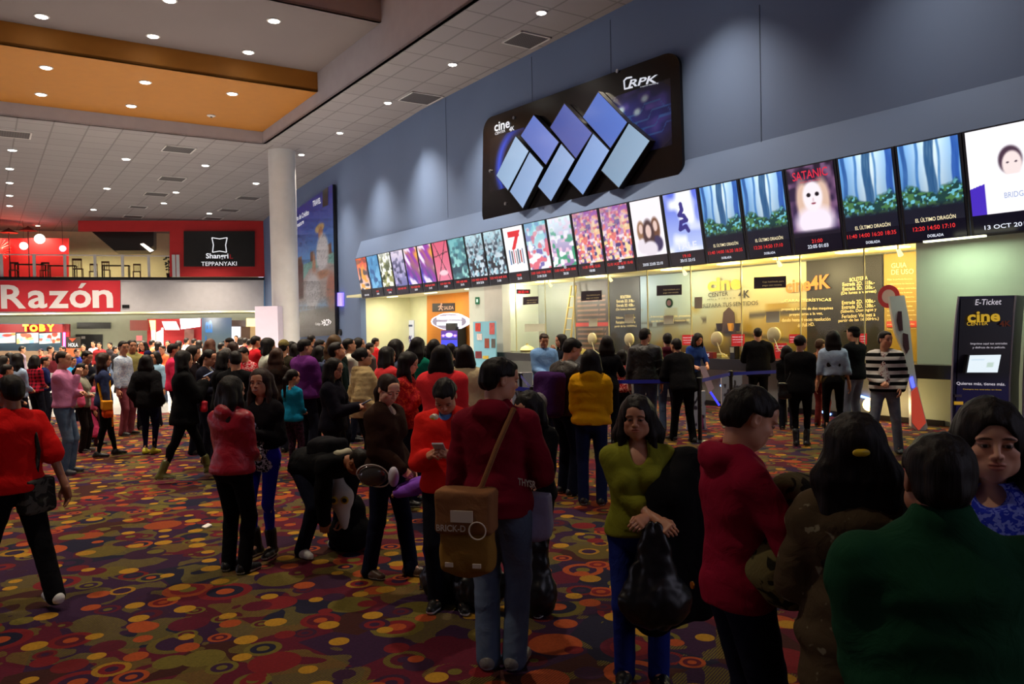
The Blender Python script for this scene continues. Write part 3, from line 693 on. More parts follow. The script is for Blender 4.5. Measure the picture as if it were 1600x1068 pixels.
def bridget_art(u, v):
    c = flat(u, (253, 251, 255)); c = lay(c, blob(u, v, .62, .60, .17, .16, .2), (74, 52, 70)); c = lay(c, blob(u, v, .64, .55, .14, .15, .2), (248, 230, 228)); c = lay(c, rect(u, v, .44, .82, .30, .44), (252, 250, 255))
    for cx in (.58, .70): c = lay(c, blob(u, v, cx, .57, .022, .01, .4), (60, 40, 60))
    return lay(c, ((u < .22) & (v < .32 + .2 * u)).astype(float), (70, 40, 190))
crowdart = lambda s_: noise_art((236, 196, 214), [(190, 70, 130), (250, 236, 240), (70, 60, 120), (236, 120, 110), (250, 220, 160)], s_, 14, top=(150, 90, 170))
ART = [  # label, art, times, caption, title, strength
 ('screen at the left end of the row, orange picture fading to white', noise_art((250, 236, 226), [(250, 170, 60), (60, 60, 80)], 4, 6, top=(225, 70, 40)), '', '12:40 16:20', ''),
 ('screen second from the left end of the row, pale blue curtain picture', noise_art((70, 140, 190), [(40, 90, 150), (120, 190, 230)], 8, 6, top=(80, 150, 200)), '14:10', '20:00', ''),
 ('screen third from the left end, white picture with olive figures', noise_art((250, 250, 235), [(150, 150, 90), (60, 70, 40)], 12, 9, top=(252, 252, 250)), '15:00 17:30', '21:00', ''),
 ('screen fourth from the left end, misty violet grey picture', noise_art((110, 110, 170), [(190, 180, 220), (60, 60, 100)], 16, 8, top=(240, 225, 240)), '14:00 16:00 18:00', '', ''),
 ('purple and orange splash screen, left one of the pair', splash_art, '13:10 15:20 17:30', '20:00', ''),
 ('purple and orange splash screen, right one of the pair', splash_art, '14:20 16:10 18:40', '21:10', ''),
 ('pink screen crossed by dark lines', x_art, '12:50 15:00 17:00', '19:20', ''),
 ('teal green misty screen right of the pink one', noise_art((60, 110, 120), [(160, 220, 215), (30, 70, 90)], 20, 9, top=(90, 170, 180)), '14:00 16:00 18:00', '20:10', ''),
 ('dark crowd battle screen, left one of the pair', noise_art((50, 66, 90), [(150, 200, 215), (20, 24, 40), (210, 225, 235)], 24, 13, top=(190, 225, 235)), '11:50 14:00 16:10 18:20', '20:30 22:30', ''),
 ('dark crowd battle screen, right one of the pair', noise_art((50, 66, 90), [(150, 200, 215), (20, 24, 40), (210, 225, 235)], 24, 13, top=(190, 225, 235)), '12:20 14:30 16:40 18:50', '21:00', ''),
 ('white screen with a large red 7 over a row of people', seven_art, '18:00', '22:10', ''),
 ('white screen with turquoise and red top picture', noise_art((252, 246, 250), [(120, 110, 180), (250, 250, 255), (230, 110, 130)], 28, 8, top=(120, 200, 215)), '13:00 15:00 17:00 19:00', '21:00 22:50', ''),
 ('pale blue sky screen with a sea and a green shape at its foot', noise_art((150, 110, 170), [(240, 200, 225), (60, 160, 120), (250, 250, 255)], 32, 9, top=(225, 250, 255)), '12:00 14:00 16:00 18:00', '20:30', '3D'),
 ('busy pink cartoon crowd screen, left one of the pair', crowdart(36), '11:30 13:40 15:50', '18:00', '3D'),
 ('busy pink cartoon crowd screen, right one of the pair', crowdart(36), '12:10 14:20 16:30 18:40', '20:50', '2D'),
 ('white screen with three women side by side', women_art, '', '20:05 22:05 22:10', ''),
 ('blue and white screen with a leaping dark figure', dance_art, '19:10', '20:15 22:15', 'TALE'),
 ('blue forest screen with four showtimes, third of the forest screens from the right', forest, '11:40 14:00 16:20 18:35', 'DOBLADA', 'EL ÚLTIMO DRAGÓN'),
 ('blue forest screen just left of the pale face screen', forest, '12:20 14:50 17:10', 'DOBLADA', 'EL ÚLTIMO DRAGÓN'),
 ('dark screen of a pale black-eyed face under the red word SATANIC', face_art, '21:00', '22:05 01:03', 'SATANIC'),
 ('blue forest screen just right of the pale face screen', forest, '11:40 14:00 16:20 18:35', 'DOBLADA', 'EL ÚLTIMO DRAGÓN'),
 ('blue forest screen next to the white BRIDGET screen', forest, '12:20 14:50 17:10', 'DOBLADA', 'EL ÚLTIMO DRAGÓN'),
 ('white screen at the right end of the row with a woman and the word BRIDGET', bridget_art, '', '13 OCT 2016', 'BRIDGET')]
SW = 1.178
M_RT = glow('red_showtime', 240, 50, 50, 1.0); M_WT = glow('white_showtime', 235, 240, 255, 1.0); M_SB = mat('screen_black', rgb(10, 10, 20), .2, emit=rgb(12, 14, 34), estr=.6)
for i, (lab, art, red, white, title) in enumerate(ART):
    sr = 32.9 - i * SW; slf = sr; s1 = sr - SW                # left and right edges (along U)
    p = lambda a, b_, off=0.0: sd(slf - a * SW, DW - .02, ZB) + SUP * b_ - SN * off
    t_ = thing('film_screen', lab, 'screen', p(.5, 0), group='film screens over the ticket windows')
    MB().prism([p(.008, 0), p(.992, 0), p(.992, 1), p(.008, 1)], SN * .1).build('housing', M_BLACK, t_)
    full = i in (6, 8, 9)
    vb = .20 if i > 2 else .22
    picture('display', p(.05, vb, .012), p(.95, vb, .012), p(.95, .985, .012), p(.05, .985, .012), art, VE2, t_, *( (70, 110) if i > 15 else (44, 70) if i > 7 else (24, 40)))
    MB().prism([p(.05, .02, .012), p(.95, .02, .012), p(.95, vb, .012), p(.05, vb, .012)], SN * .005).build('info_panel', M_SB, t_)
    hl = np.linalg.norm(SUP)
    def tx(s_, a0, a1, b_, h_, m_, bold=0.0): return letter('lettering', s_, p(a0, b_, .018), -U, SUPn, (a1 - a0) * SW, h_, m_, t_, bold, lift=.003)
    if red:
        n_ = len(red.split()); tx(red, .5 - .11 * n_, .5 + .10 * n_, .118, .075, M_RT, .01)
    if white:
        if white == 'DOBLADA': tx(white, .38, .62, .045, .05, M_WT, .01)
        else:
            n_ = len(white.split()); tx(white, .5 - .10 * n_, .5 + .10 * n_, .06, .07, M_WT, .01)
    if title.startswith('EL'):
        tx(title, .22, .82, .205, .085, glow('title_cream', 250, 235, 190, 1), .01)
    elif title == 'SATANIC': tx(title, .16, .84, .84, .17, glow('title_red', 215, 40, 66, 1), .01)
    elif title == 'BRIDGET': tx(title, .50, .84, .33, .09, glow('title_blue', 150, 170, 215, 1))
    elif title == 'TALE': tx(title, .25, .8, .23, .16, glow('title_pale', 230, 235, 255, 1), .02)
    elif title: tx(title, .45, .55, .16, .07, M_WT, .01)
    if i == 19: tx('INICIOS DEL PECADO', .3, .7, .80, .04, glow('title_red2', 200, 50, 80, 1))
# sloping soffit that carries the screens, above them
mb = MB()
sl = 32.95
mb.prism([sd(sl, DW, ZB), sd(sl, DW, 5.75), sd(sl, DW - TILT + .02, ZT), sd(sl, DW - .02, ZB)], -U * (sl + 9))
struct('trim_7', mb, M_WALL)
dg = [sd(sl + .02, DW + .7, ZB + .05), sd(sl + .02, DW + .7, 5.9), sd(sl + .02, DW, 5.75), sd(sl + .02, DW, ZB + .05)]

for i, (x, y0, y1) in enumerate(((832, 88, 176), (955, 30, 132), (1190, 6, 262), (700, 150, 340))):
    a, b_ = ond(x, y0, DW - .005), ond(x, y1, DW - .005); a[:2] = b_[:2]
    struct('trim_%d' % (40 + i), MB().box((a + b_) / 2, (U, N, Z), (.008, .004, abs(a[2] - b_[2]) / 2)), plain('wall_seam', 62, 76, 104, .8))
# ================================================================ RPK panel
pr = thing('advertising_panel', 'large rounded black panel on the blue wall carrying eight slanted blank screens', 'panel', ond(910, 340, DW - .12) * V3(1, 1, 0) + Z * 4.9)
def rpk(x, y, off=.12): return ond(x, y, DW - off)
def bil(u, v):   # pixel corner frame of the panel
    c = np.array([[752, 352], [1067, 278], [1061, 78], [755, 188]], float)
    return c[0] * (1 - u) * (1 - v) + c[1] * u * (1 - v) + c[2] * u * v + c[3] * (1 - u) * v
P00, P10, P11, P01 = [ond(x, y, DW - .12) for x, y in ((753, 353), (1067, 279), (1061, 76), (755, 187))]
def pan(u, v, off=0.0): return P00 * (1 - u) * (1 - v) + P10 * u * (1 - v) + P11 * u * v + P01 * (1 - u) * v - N * off
out = []
ru, rv = .055, .13
for (cx, cy, a0) in ((1 - ru, 1 - rv, 0), (ru, 1 - rv, 90), (ru, rv, 180), (1 - ru, rv, 270)):
    for k in range(7):
        a = math.radians(a0 + k * 15); out.append((cx + ru * math.cos(a), cy + rv * math.sin(a)))
MB().prism([pan(u, v) for u, v in out], N * .08).build('board', mat('panel_black', rgb(10, 8, 12), .2, spec=.35), pr)
def circuit(u, v):
    c = grad(u, blob(u, v, .5, .5, .55, .5, .9), (13, 11, 16), (44, 52, 150))
    c = lay(c, np.clip((nz(u * 9, v * 9, 3) - .55) * 3, 0, 1) * blob(u, v, .5, .55, .45, .4, .8), (90, 80, 190))
    for q in (.3, .42, .55, .68): c = lay(c, (np.abs(v - q - .06 * np.clip(np.sin(u * 11 + q * 9) * 3, -1, 1)) < .012).astype(float) * blob(u, v, .5, .5, .5, .5, .6), (60, 110, 200))
    for a, b_ in ((.25, .75), (.5, .65), (.62, .82)): c = lay(c, blob(u, v, a, b_, .05, .05, .9), (190, 225, 250))
    return c
picture('circuit_print', pan(.70, .28, .004), pan(.965, .28, .004), pan(.965, .80, .004), pan(.70, .80, .004), circuit, mat('circuit_print', rough=.25, fn=lambda t, b: (t.link(t.new('ShaderNodeVertexColor', _layer_name='Col').outputs[0], b.inputs['Base Color']))), pr, 60, 50)
def bluearc(u, v):
    r = np.sqrt((u - .9) ** 2 + (v - .4) ** 2); return lay(flat(u, (13, 11, 16)), np.clip(1 - np.abs(r - .62) / .16, 0, 1), (36, 60, 180))
picture('arc_print', pan(.05, .30, .003), pan(.27, .30, .003), pan(.27, .80, .003), pan(.05, .80, .003), bluearc, _mats['circuit_print'], pr, 30, 30)
M_PW = glow('panel_white', 225, 228, 240, .8)
pq = lambda x, y: rpk(x, y, .135)
textpx('lettering', 'cine', pq, 773, 206, 797, 199, 14, M_PW, pr, .02)
textpx('lettering', 'CENTER', pq, 774, 211, 790, 206, 4, M_PW, pr)
textpx('lettering', '4K', pq, 796, 206, 804, 203, 7, M_PW, pr, .02)
textpx('lettering', 'RPK', pq, 982, 137, 1026, 129, 12, M_PW, pr, .02, shear=.5)
textpx('lettering', 'e-sports marketing', pq, 1001, 137.5, 1029, 131, 3, M_PW, pr)
rg = MB(); rg.tube([pq(988, 136), pq(976, 139), pq(975, 126), pq(979, 122), pq(987, 120.5)], .022, 6); rg.build('emblem', M_PW, pr)
for x, y in ((803, 184), (766, 267), (790, 318), (965, 111)):
    MB().lathe(pq(x, y), [(.05, 0), (.05, .03), (.02, .04)], 12, axis=-N).build('bolt', M_CHROME, pr)
def blank(b0):
    def fn(u, v):
        c = grad(u, (u + v) / 2, tuple(max(0, q - 26) for q in b0), b0); return c
    return fn
TV = [([(776, 274), (794, 297), (826, 236), (806, 213)], (176, 206, 240), 'blank pale screen at the left end of the black panel, lower row'),
      ([(797, 299), (817, 325), (849, 262), (828, 238)], (168, 196, 238), 'blank pale screen of the lower row, right of the leftmost one'),
      ([(841, 291), (861, 314), (898, 249), (877, 225)], (160, 188, 234), 'blank pale screen in the middle of the lower row on the black panel'),
      ([(888, 280), (911, 304), (952, 235), (927, 209)], (150, 182, 236), 'blank pale screen of the lower row, second from its right end'),
      ([(940, 266), (967, 293), (1015, 220), (983, 193)], (158, 186, 214), 'blank pale screen at the right end of the lower row'),
      ([(814, 212), (853, 257), (873, 222), (834, 180)], (120, 142, 220), 'blank bluish screen at the left end of the upper row'),
      ([(860, 199), (900, 247), (925, 208), (882, 162)], (92, 108, 186), 'blank dark bluish screen in the middle of the upper row'),
      ([(911, 183), (954, 231), (980, 191), (935, 144)], (96, 128, 214), 'blank blue screen at the right end of the upper row')]
for i, (c, col, lab) in enumerate(TV):
    q = [ond(x, y, DW - .32) for x, y in c]       # lower-left, bottom, right, top
    t_ = thing('slanted_screen', lab, 'screen', sum(q) / 4, group='slanted screens on the black panel')
    cen = sum(q) / 4; qo = [a + (a - cen) * .035 for a in q]
    MB().prism(qo, N * .17).build('housing', M_BLACK, t_)
    picture('display', q[0], q[1], q[2], q[3], blank(col), vcol('blank_screen', .92, .15), t_, 4, 4, lift=.006)

# ================================================================ travel poster on the bent part of the wall
WN = np.cross(Z, sd(45.75, 15.59) - sd(39.2, 15.02)); WN /= np.linalg.norm(WN); WN = WN if WN @ N > 0 else -WN
WD = float(WN @ sd(39.2, 15.02))
def wpl(off): return lambda x, y: hit(x, y, WN, WD - off)
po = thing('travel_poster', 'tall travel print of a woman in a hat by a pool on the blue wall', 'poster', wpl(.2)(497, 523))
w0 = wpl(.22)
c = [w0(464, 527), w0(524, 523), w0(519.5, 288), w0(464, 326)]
def travel(u, v):
    c = grad(u, (v - .55) / .4, (80, 160, 225), (60, 60, 160))
    c = lay(c, ((v < .62) & (v > .5)).astype(float) * (nz(u * 9, v * 5, 2) > .35), (120, 80, 60)); c = lay(c, ((v < .55) & (v > .40)).astype(float), (130, 190, 180))
    c = lay(c, ((v < .42 + .1 * nz(u * 5, v)).astype(float)) * np.clip((v - .18) / .1, 0, 1), (190, 170, 165)); c = lay(c, (v < .2).astype(float), (84, 74, 66)); c = lay(c, ((u < .2) & (v > .3) & (v < .56)).astype(float), (90, 24, 36))
    c = lay(c, blob(u, v, .66, .76, .12, .03, .3), (225, 180, 120)); c = lay(c, blob(u, v, .68, .72, .06, .045, .3), (190, 130, 100)); c = lay(c, blob(u, v, .72, .58, .16, .13, .3), (235, 225, 225))
    c = lay(c, blob(u, v, .5, .47, .05, .14, .4), (200, 140, 110)); c = lay(c, blob(u, v, .7, .43, .2, .03, .4), (200, 140, 110)); c = lay(c, blob(u, v, .45, .33, .2, .14, .4), (215, 205, 205)); c = lay(c, blob(u, v, .93, .3, .12, .12, .4), (190, 110, 90)); return c
picture('print', *c, travel, vcol('poster_print_glow', .4, .5), po, 50, 100)  # print glows by itself to look brighter, with no lamp behind it
MB().prism(c, WN * .15).build('frame', M_BLACK, po)
M_TXT = glow('poster_white', 240, 240, 245, .6)
textpx('lettering', 'TRAVEL', wpl(.24), 489, 323, 501.5, 317, 9, M_TXT, po, .02)
textpx('lettering', 'ta de Crédito', wpl(.24), 464, 345, 483, 335, 8, M_TXT, po, .02)
textpx('lettering', 'gnature', wpl(.24), 464, 358, 475, 351, 8, M_TXT, po, .02)
textpx('lettering', '>BCP>', wpl(.24), 503, 509, 518, 508, 10, M_TXT, po, .02)
textpx('lettering', 'Código', wpl(.24), 493, 509, 501, 508.6, 5, M_TXT, po)
MB().prism([wpl(.24)(504, 324), wpl(.24)(512.5, 320), wpl(.24)(512.5, 292), wpl(.24)(504, 298)], WN * .01).build('badge', M_BLACK, po)
wl = thing('wall_lamp', 'small violet lit wall lamp right of the travel poster', 'lamp', wpl(.1)(530, 478))
MB().prism([wpl(.12)(527, 478), wpl(.12)(534, 478), wpl(.12)(534, 457), wpl(.12)(527, 457)], WN * .1).build('shade', glow('violet_lamp', 130, 110, 250, 2.2), wl)
sp = thing('wall_speaker', 'small dark oval fitting on the blue wall below the violet lamp', 'fitting', wpl(.1)(533, 519))
MB().lathe(wpl(0)(533, 519), [(.16, 0), (.16, .08), (.1, .12)], 14, axis=-WN).build('housing', M_BLACK, sp)

# ================================================================ recess by the exit
rp = lambda off: (lambda x, y: ond(x, y, 17.2 - off))
dr = MB(); q = rp(.02); dr.prism([q(572, 601), q(590, 600), q(590, 501), q(572, 502)], N * .01); o = dr.build('door_2', plain('open_doorway_dark', 40, 38, 30, .7)); o['kind'] = 'structure'
dr = MB(); q = rp(.06); dr.prism([q(573.5, 600), q(580, 600), q(578, 505), q(573.5, 503)], N * .05); o = dr.build('door_3', plain('wooden_door_leaf', 190, 140, 50, .5)); o['kind'] = 'structure'
q = rp(.35); struct('wall_orange', MB().prism([q(667, 640), q(738, 640), q(738, 450), q(667, 450)], N * .33), plain('orange_wall', 214, 130, 28, .6))
q = rp(.37); ex = thing('exit_sign', 'dark sign with a walking figure and the word SALIDA on the orange wall', 'sign', q(693, 487))
MB().prism([q(675.5, 487), q(710.5, 486), q(710.5, 473), q(675.5, 474)], N * .06).build('board', plain('sign_brown', 36, 20, 26, .5), ex)
q2 = rp(.39); textpx('lettering', 'SALIDA', q2, 694, 483.6, 709, 483, 5.5, glow('sign_pale', 214, 170, 140, .9), ex, .01)
fg = MB(); fg.tube([q2(689, 476.2), q2(688.5, 480), q2(686, 484)], .035, 5); fg.tube([q2(688.6, 480), q2(691.5, 484.4)], .03, 5); fg.tube([q2(685, 479), q2(689, 477.5), q2(692, 479.5)], .025, 5); fg.lathe(q2(690, 474.8), [(.01, -.05), (.06, 0), (.01, .05)], 8)
fg.build('emblem', _mats['sign_pale'], ex)
q = rp(.8); br = thing('blow_up_sign', 'oval white lit sign above the purple game screen', 'sign', q(703, 515))
pts = []
for k in range(28):
    a = 2 * math.pi * k / 28; r = 1 + .07 * math.cos(4 * a); pts.append(q(702.5 + 27.5 * math.copysign(abs(math.cos(a)) ** .7, math.cos(a)) * r, 502 - 12.5 * math.copysign(abs(math.sin(a)) ** .8, math.sin(a)) * r))
MB().prism(pts, N * .1).build('rim', glow('sign_rim', 240, 235, 250, 1.1), br)
cen = sum(pts) / len(pts); MB().prism([cen + (p_ - cen) * .88 - N * .02 for p_ in pts], N * .03).build('board', glow('sign_lilac', 170, 160, 185, .55), br)
for x0, y0, x1, y1 in ((684, 499, 704, 494), (698, 499, 722, 493), (684, 508, 703, 503), (700, 510, 722, 501)):
    MB().prism([q(x0, y0) - N * .04, q(x1, y0) - N * .04, q(x1, y1) - N * .04, q(x0, y1) - N * .04], N * .01).build('lettering_bar', glow('sign_bright', 255, 255, 255, 2), br)
q = rp(1.0); gm = thing('arcade_machine', 'dark arcade machine with a glowing purple and blue screen under the oval sign', 'game machine', q(703, 540) * V3(1, 1, 0))
b_ = q(703, 540) * V3(1, 1, 0)
MB().box(b_ + Z * 1.05 + N * .3, (U, N, Z), (.40, .25, 1.03)).build('cabinet', M_BLACK, gm)
def arcade(u, v):
    c = grad(u, v, (30, 60, 220), (70, 20, 110)); c = lay(c, blob(u, v, .5, .72, .22, .14, .2), (245, 215, 255))
    for x in (.14, .86): c = lay(c, blob(u, v, x, .68, .1, .07, .3), (220, 160, 255))
    return lay(c, rect(u, v, 0, 1, .42, .5), (20, 10, 40))
picture('display', q(690.5, 541), q(716, 541), q(716, 516), q(690.5, 516), arcade, VE, gm, 26, 30, lift=.04)
q = rp(.1); b5 = thing('discount_poster', 'white roll-up banner with a large violet 50% on the cream wall', 'poster', q(638, 575))
MB().prism([q(631, 580), q(645.5, 580), q(645.5, 500), q(631, 500)], N * .05).build('board', plain('poster_white', 220, 214, 226, .6), b5)
textpx('lettering', '50%', rp(.12), 633, 535, 644, 535, 11, mat('violet_ink', rgb(50, 30, 130), .6), b5, .03)
MB().prism([rp(.12)(632, 510), rp(.12)(644, 510), rp(.12)(644, 507), rp(.12)(632, 507)], N * .01).build('stripe', mat('dark_blue_ink', rgb(70, 80, 120), .6), b5)
q = rp(.1); gs = thing('emergency_sign', 'small green emergency exit sign on the pale wall beside the booth', 'sign', ond(746, 475, DW - .03) )
struct('wall_booth_side', MB().prism([sd(S0, DW), sd(S0 + 1.0, DW), sd(S0 + 1.0, DW, 3.34), sd(S0, DW, 3.34)], N * 3), plain('pale_side_wall', 196, 204, 196, .7))
g0 = lambda x, y: ond(x, y, DW - .03)
MB().prism([g0(742.5, 475), g0(748.5, 475), g0(748.5, 464), g0(742.5, 464)], N * .02).build('board', glow('green_sign', 20, 110, 70, .6), gs)
MB().prism([g0(744.5, 472) - N * .01, g0(746.8, 472) - N * .01, g0(746.8, 467) - N * .01, g0(744.5, 467) - N * .01], N * .01).build('emblem', glow('green_sign_mark', 220, 250, 230, .9), gs)
# poster board with snacks, in front of the booth
q = lambda x, y: ond(x, y, DW - .5)
pb_ = thing('poster_board', 'light blue poster board with small pictures at the left end of the ticket counter', 'poster board', q(757, 600) * V3(1, 1, 0))
PB0 = q(740.5, 560); PB1 = q(775, 560); ztop = float(q(757, 502)[2]); g_ = V3(1, 1, 0)
MB().prism([PB0 * g_ + Z * .05, PB1 * g_ + Z * .05, PB1 * g_ + Z * ztop, PB0 * g_ + Z * ztop], N * .04).build('board', plain('board_light_blue', 120, 180, 205, .6), pb_)
for x, y, w_, h_, c in ((747, 511, 8, 13, (200, 60, 50)), (749.5, 526, 8, 10, (220, 210, 210)), (769, 513, 8, 18, (200, 90, 90)), (761, 536, 7, 15, (140, 60, 40)), (771, 536, 6, 14, (90, 84, 80)), (748, 554, 10, 11, (110, 20, 36)), (759, 558, 9, 5, (200, 170, 50))):
    MB().prism([q(x - w_ / 2, y + h_ / 2) - N * .01, q(x + w_ / 2, y + h_ / 2) - N * .01, q(x + w_ / 2, y - h_ / 2) - N * .01, q(x - w_ / 2, y - h_ / 2) - N * .01], N * .006).build('picture', mat('snack_print_%d' % x, rgb(*c), .6, fn=noisy(rgb(*c), .3, 9)), pb_)

# ================================================================ ticket booth
SB0, SB1 = 7.96, S0
DB = 16.2
def yel(key, r, g, b): return plain(key, r, g, b, .5)
struct('wall_booth_back', MB().prism([sd(SB0 - 1, DB + .05), sd(SB1, DB + .05), sd(SB1, DB + .05, 3.4), sd(SB0 - 1, DB + .05, 3.4)], N * .1), yel('booth_back_grey', 128, 132, 128))
struct('wall_booth_end', MB().prism([sd(SB0 - .02, DW + .25), sd(SB0 - .02, DB), sd(SB0 - .02, DB, 3.4), sd(SB0 - .02, DW + .25, 3.4)], -U * .1), yel('booth_end', 200, 180, 110))
struct('ceiling_booth', MB().prism([sd(SB0 - 1, DW + .3, 3.32), sd(SB1, DW + .3, 3.32), sd(SB1, DB + .1, 3.32), sd(SB0 - 1, DB + .1, 3.32)], Z * .08), yel('booth_ceiling', 216, 200, 140))
bk = lambda off: (lambda x, y: ond(x, y, DB - off))
mu = thing('booth_mural', 'long golden and blue print with lettering on the back wall of the ticket booth', 'mural', bk(.02)(1200, 600))
def mural(u, v):   # u: 0 left .. 1 right
    top = grad(u, np.clip(u * 1.8, 0, 1), (120, 150, 190), (214, 186, 120)); c = top * .5 + grad(u, v, (120, 96, 26), (150, 170, 190)) * .5
    c = lay(c, blob(u, v, .25, .75, .35, .35, .9) * .5, (150, 190, 225)); c = lay(c, np.clip((nz(u * 16, v * 3, 6) - .5) * 3, 0, 1) * (v < .6), (150, 122, 40))
    c = lay(c, np.clip(.05 - np.abs(v - .42 - (u - .2) * .12), 0, .05) * 20 * (nz(u * 30, v * 20, 2) > .35) * ((u < .45) | (u > .7)), (60, 54, 44))
    c = lay(c, np.clip(.04 - np.abs(v - .30 + (u - .6) * .25), 0, .04) * 25 * (u > .5), (70, 60, 30))
    c = lay(c, np.clip((.22 - v) / .1, 0, 1), (96, 78, 24)); c = lay(c, blob(u, v, .87, .9, .2, .08, .6) * .7, (250, 220, 140))
    return c
b2 = bk(.03)
def bandq(x0, x1, yb=640, ytop=None, off=.03):
    a = ond(x0, 600, DB - off) * g_; b_ = ond(x1, 600, DB - off) * g_
    return a + Z * .9, b_ + Z * .9, b_ + Z * 3.28, a + Z * 3.28
picture('print', *bandq(1003, 1262), mural, VP, mu, 160, 60)
MB().prism(list(bandq(1262, 1380, off=.04)), N * .02).build('price_panel', plain('price_black', 30, 26, 20, .5), mu)
MB().prism(list(bandq(1383, 1460, off=.04)), N * .02).build('guide_panel', yel('guide_gold', 150, 122, 40), mu)
MB().prism(list(bandq(955, 1002, off=.04)), N * .02).build('price_panel', _mats['price_black'], mu)
picture('menu_print', *bandq(900, 953, off=.05), lambda u, v: lay(lay(flat(u, (66, 54, 46)), ((v * 16) % 1 > .55) * ((v < .8) & (u > .1) & (u < .9)) * (nz(u * 14, v * 3) > .3), (140, 100, 80)), rect(u, v, 0, 1, .40, .45), (190, 50, 40)), VP, mu, 30, 80)
GT = glow('gold_lettering', 150, 128, 40, .5); DT = mat('dark_lettering', rgb(36, 34, 30), .6); CT = mat('cream_lettering', rgb(236, 214, 150), .6, emit=rgb(236, 214, 150), estr=.15)
bt = bk(.07)
textpx('lettering', 'cine', bt, 1106, 456, 1158, 452, 22, yel('logo_gold', 206, 176, 60), mu, .05)
textpx('lettering', 'CENTER', bt, 1107, 464, 1138, 461.5, 6.5, DT, mu, .01)
textpx('lettering', '4K', bt, 1154, 466, 1172, 464.5, 12, DT, mu, .02)
textpx('lettering', 'M U L T I P L E X', bt, 1106, 469, 1150, 466, 2, DT, mu)
textpx('lettering', 'PREPARA TUS SENTIDOS', bt, 1096, 481, 1185, 476, 6.5, DT, mu)
textpx('lettering', 'cine4K', bt, 1228, 458, 1298, 450, 22, mat('orange_lettering', rgb(206, 120, 50), .6), mu, .03)
for i, s_ in enumerate(('...CARACTERÍSTICAS', '...proyecta a través de dos maquinas', 'proyectoras a la vez,', 'dando hasta 4 veces resolución', 'de Full HD.')):
    w_ = (78, 84, 52, 76, 26)[i]; textpx('lettering', s_, bt, 1260 - w_ / 2, 472 + i * 8.2 + (6 if i else 0), 1260 + w_ / 2, 470 + i * 8.2 + (6 if i else 0), 5.5, CT, mu, .01)
for i, (s_, w_) in enumerate((('BOLETERIA', 28), ('Entrada 2D. 31Bs.-', 50), ('Entrada 3D. 43Bs.-', 50), ('(De lunes a viernes)', 55), ('', 0), ('Entrada 2D. 40Bs.-', 52), ('Entrada 3D. 53Bs.-', 52), ('(Sábado, Domingos y', 56), ('Feriados: Viernes a', 52), ('partir de las 16:00Hrs.)', 63))):
    if s_: textpx('lettering', s_, bt, 1342 - w_ / 2, 440 + i * 7.15, 1342 + w_ / 2, 436.5 + i * 7.15, 6, CT, mu, .01)
for i, (s_, w_) in enumerate((('BOLETERIA', 16), ('Entrada 2D. 31Bs.-', 28), ('Entrada 3D. 43Bs.-', 28), ('(De lunes a viernes)', 30), ('', 0), ('Sábado, Domingos', 30), ('Feriados: Viernes a', 30), ('partir de las 16:00Hrs.)', 34))):
    if s_: textpx('lettering', s_, bt, 978 - w_ / 2, 466 + i * 6.6, 978 + w_ / 2, 465 + i * 6.6, 4.5, CT, mu)
for i, (s_, w_) in enumerate((('...la tecnología 4K en tu cine, proyectoras', 66), ('que dan hasta 4 veces la resolución HD', 60))):
    textpx('lettering', s_, bt, 1048 - w_ / 2, 497 + i * 7, 1048 + w_ / 2, 495.5 + i * 7, 4.5, CT, mu)
textpx('lettering', 'GUIA', bt, 1393, 419, 1417, 417.5, 8, CT, mu, .01); textpx('lettering', 'DE USO', bt, 1393, 429, 1428, 427.5, 8, CT, mu, .01)
for i in range(12):
    y = 438 + i * 7; textpx('lettering', ['Elige tu película favorita', 'y selecciona tu horario', 'indica cuántas entradas', 'luego elige tus butacas'][i % 4], bt, 1387, y, 1386 + 40 + (i % 3) * 3, y - 1, 2.6, CT, mu)
MB().prism([bt(1385, 511), bt(1432, 511), bt(1432, 501), bt(1385, 502)], N * .01).build('red_band', plain('guide_red', 190, 60, 40, .5), mu)
# figure print with cups
cupb = MB()
pr2 = thing('snack_cutout', 'small dark snack display print with three cups on the booth mural', 'print', bt(1137, 520))
MB().prism([bk(.1)(1127, 520), bk(.1)(1149, 519), bk(.1)(1146, 488), bk(.1)(1138, 480), bk(.1)(1130, 488)], N * .03).build('board', plain('cutout_brown', 70, 44, 24, .5), pr2)
for x, c in ((1124, (40, 24, 16)), (1142, (214, 150, 30)), (1152, (30, 24, 20))):
    MB().lathe(bk(.25)(x, 517), [(.06, 0), (.09, .20), (.0, .2)], 10).build('cup', plain('cup_%d' % x, *c, .4), pr2)
# booth light fittings
for i, (x, y) in enumerate(((1050, 424), (1140, 414), (1230, 405), (1330, 394), (930, 436), (1395, 388), (850, 445), (800, 452))):
    p_ = ond(x, y, 15.1); p_[2] = 3.31
    t_ = thing('booth_ceiling_lamp', ['flat ceiling lamp in the booth above the %s' % s_ for s_ in ('aircraft mural', 'gold cine lettering', 'orange lettering', 'price list', 'menu print', 'guide panel', 'left desk', 'left end pillar')][i], 'ceiling light', p_, group='ceiling lamps in the ticket booth')
    MB().box(V3(0, 0, -.01), (U, N, Z), (.3, .12, .012)).build('diffuser', glow('booth_lamp_glow', 255, 226, 130, 7), t_, local=True)
    l = bpy.data.lights.new('booth_light', 'POINT'); l.shadow_soft_size = .12; l.energy = (15 if i < 6 else 17) * LAMP; l.color = (1, .80, .40) if x > 960 else (1, .93, .78);
    lo = bpy.data.objects.new('booth_light', l); link(lo, t_); lo.location = (0, 0, -.35)
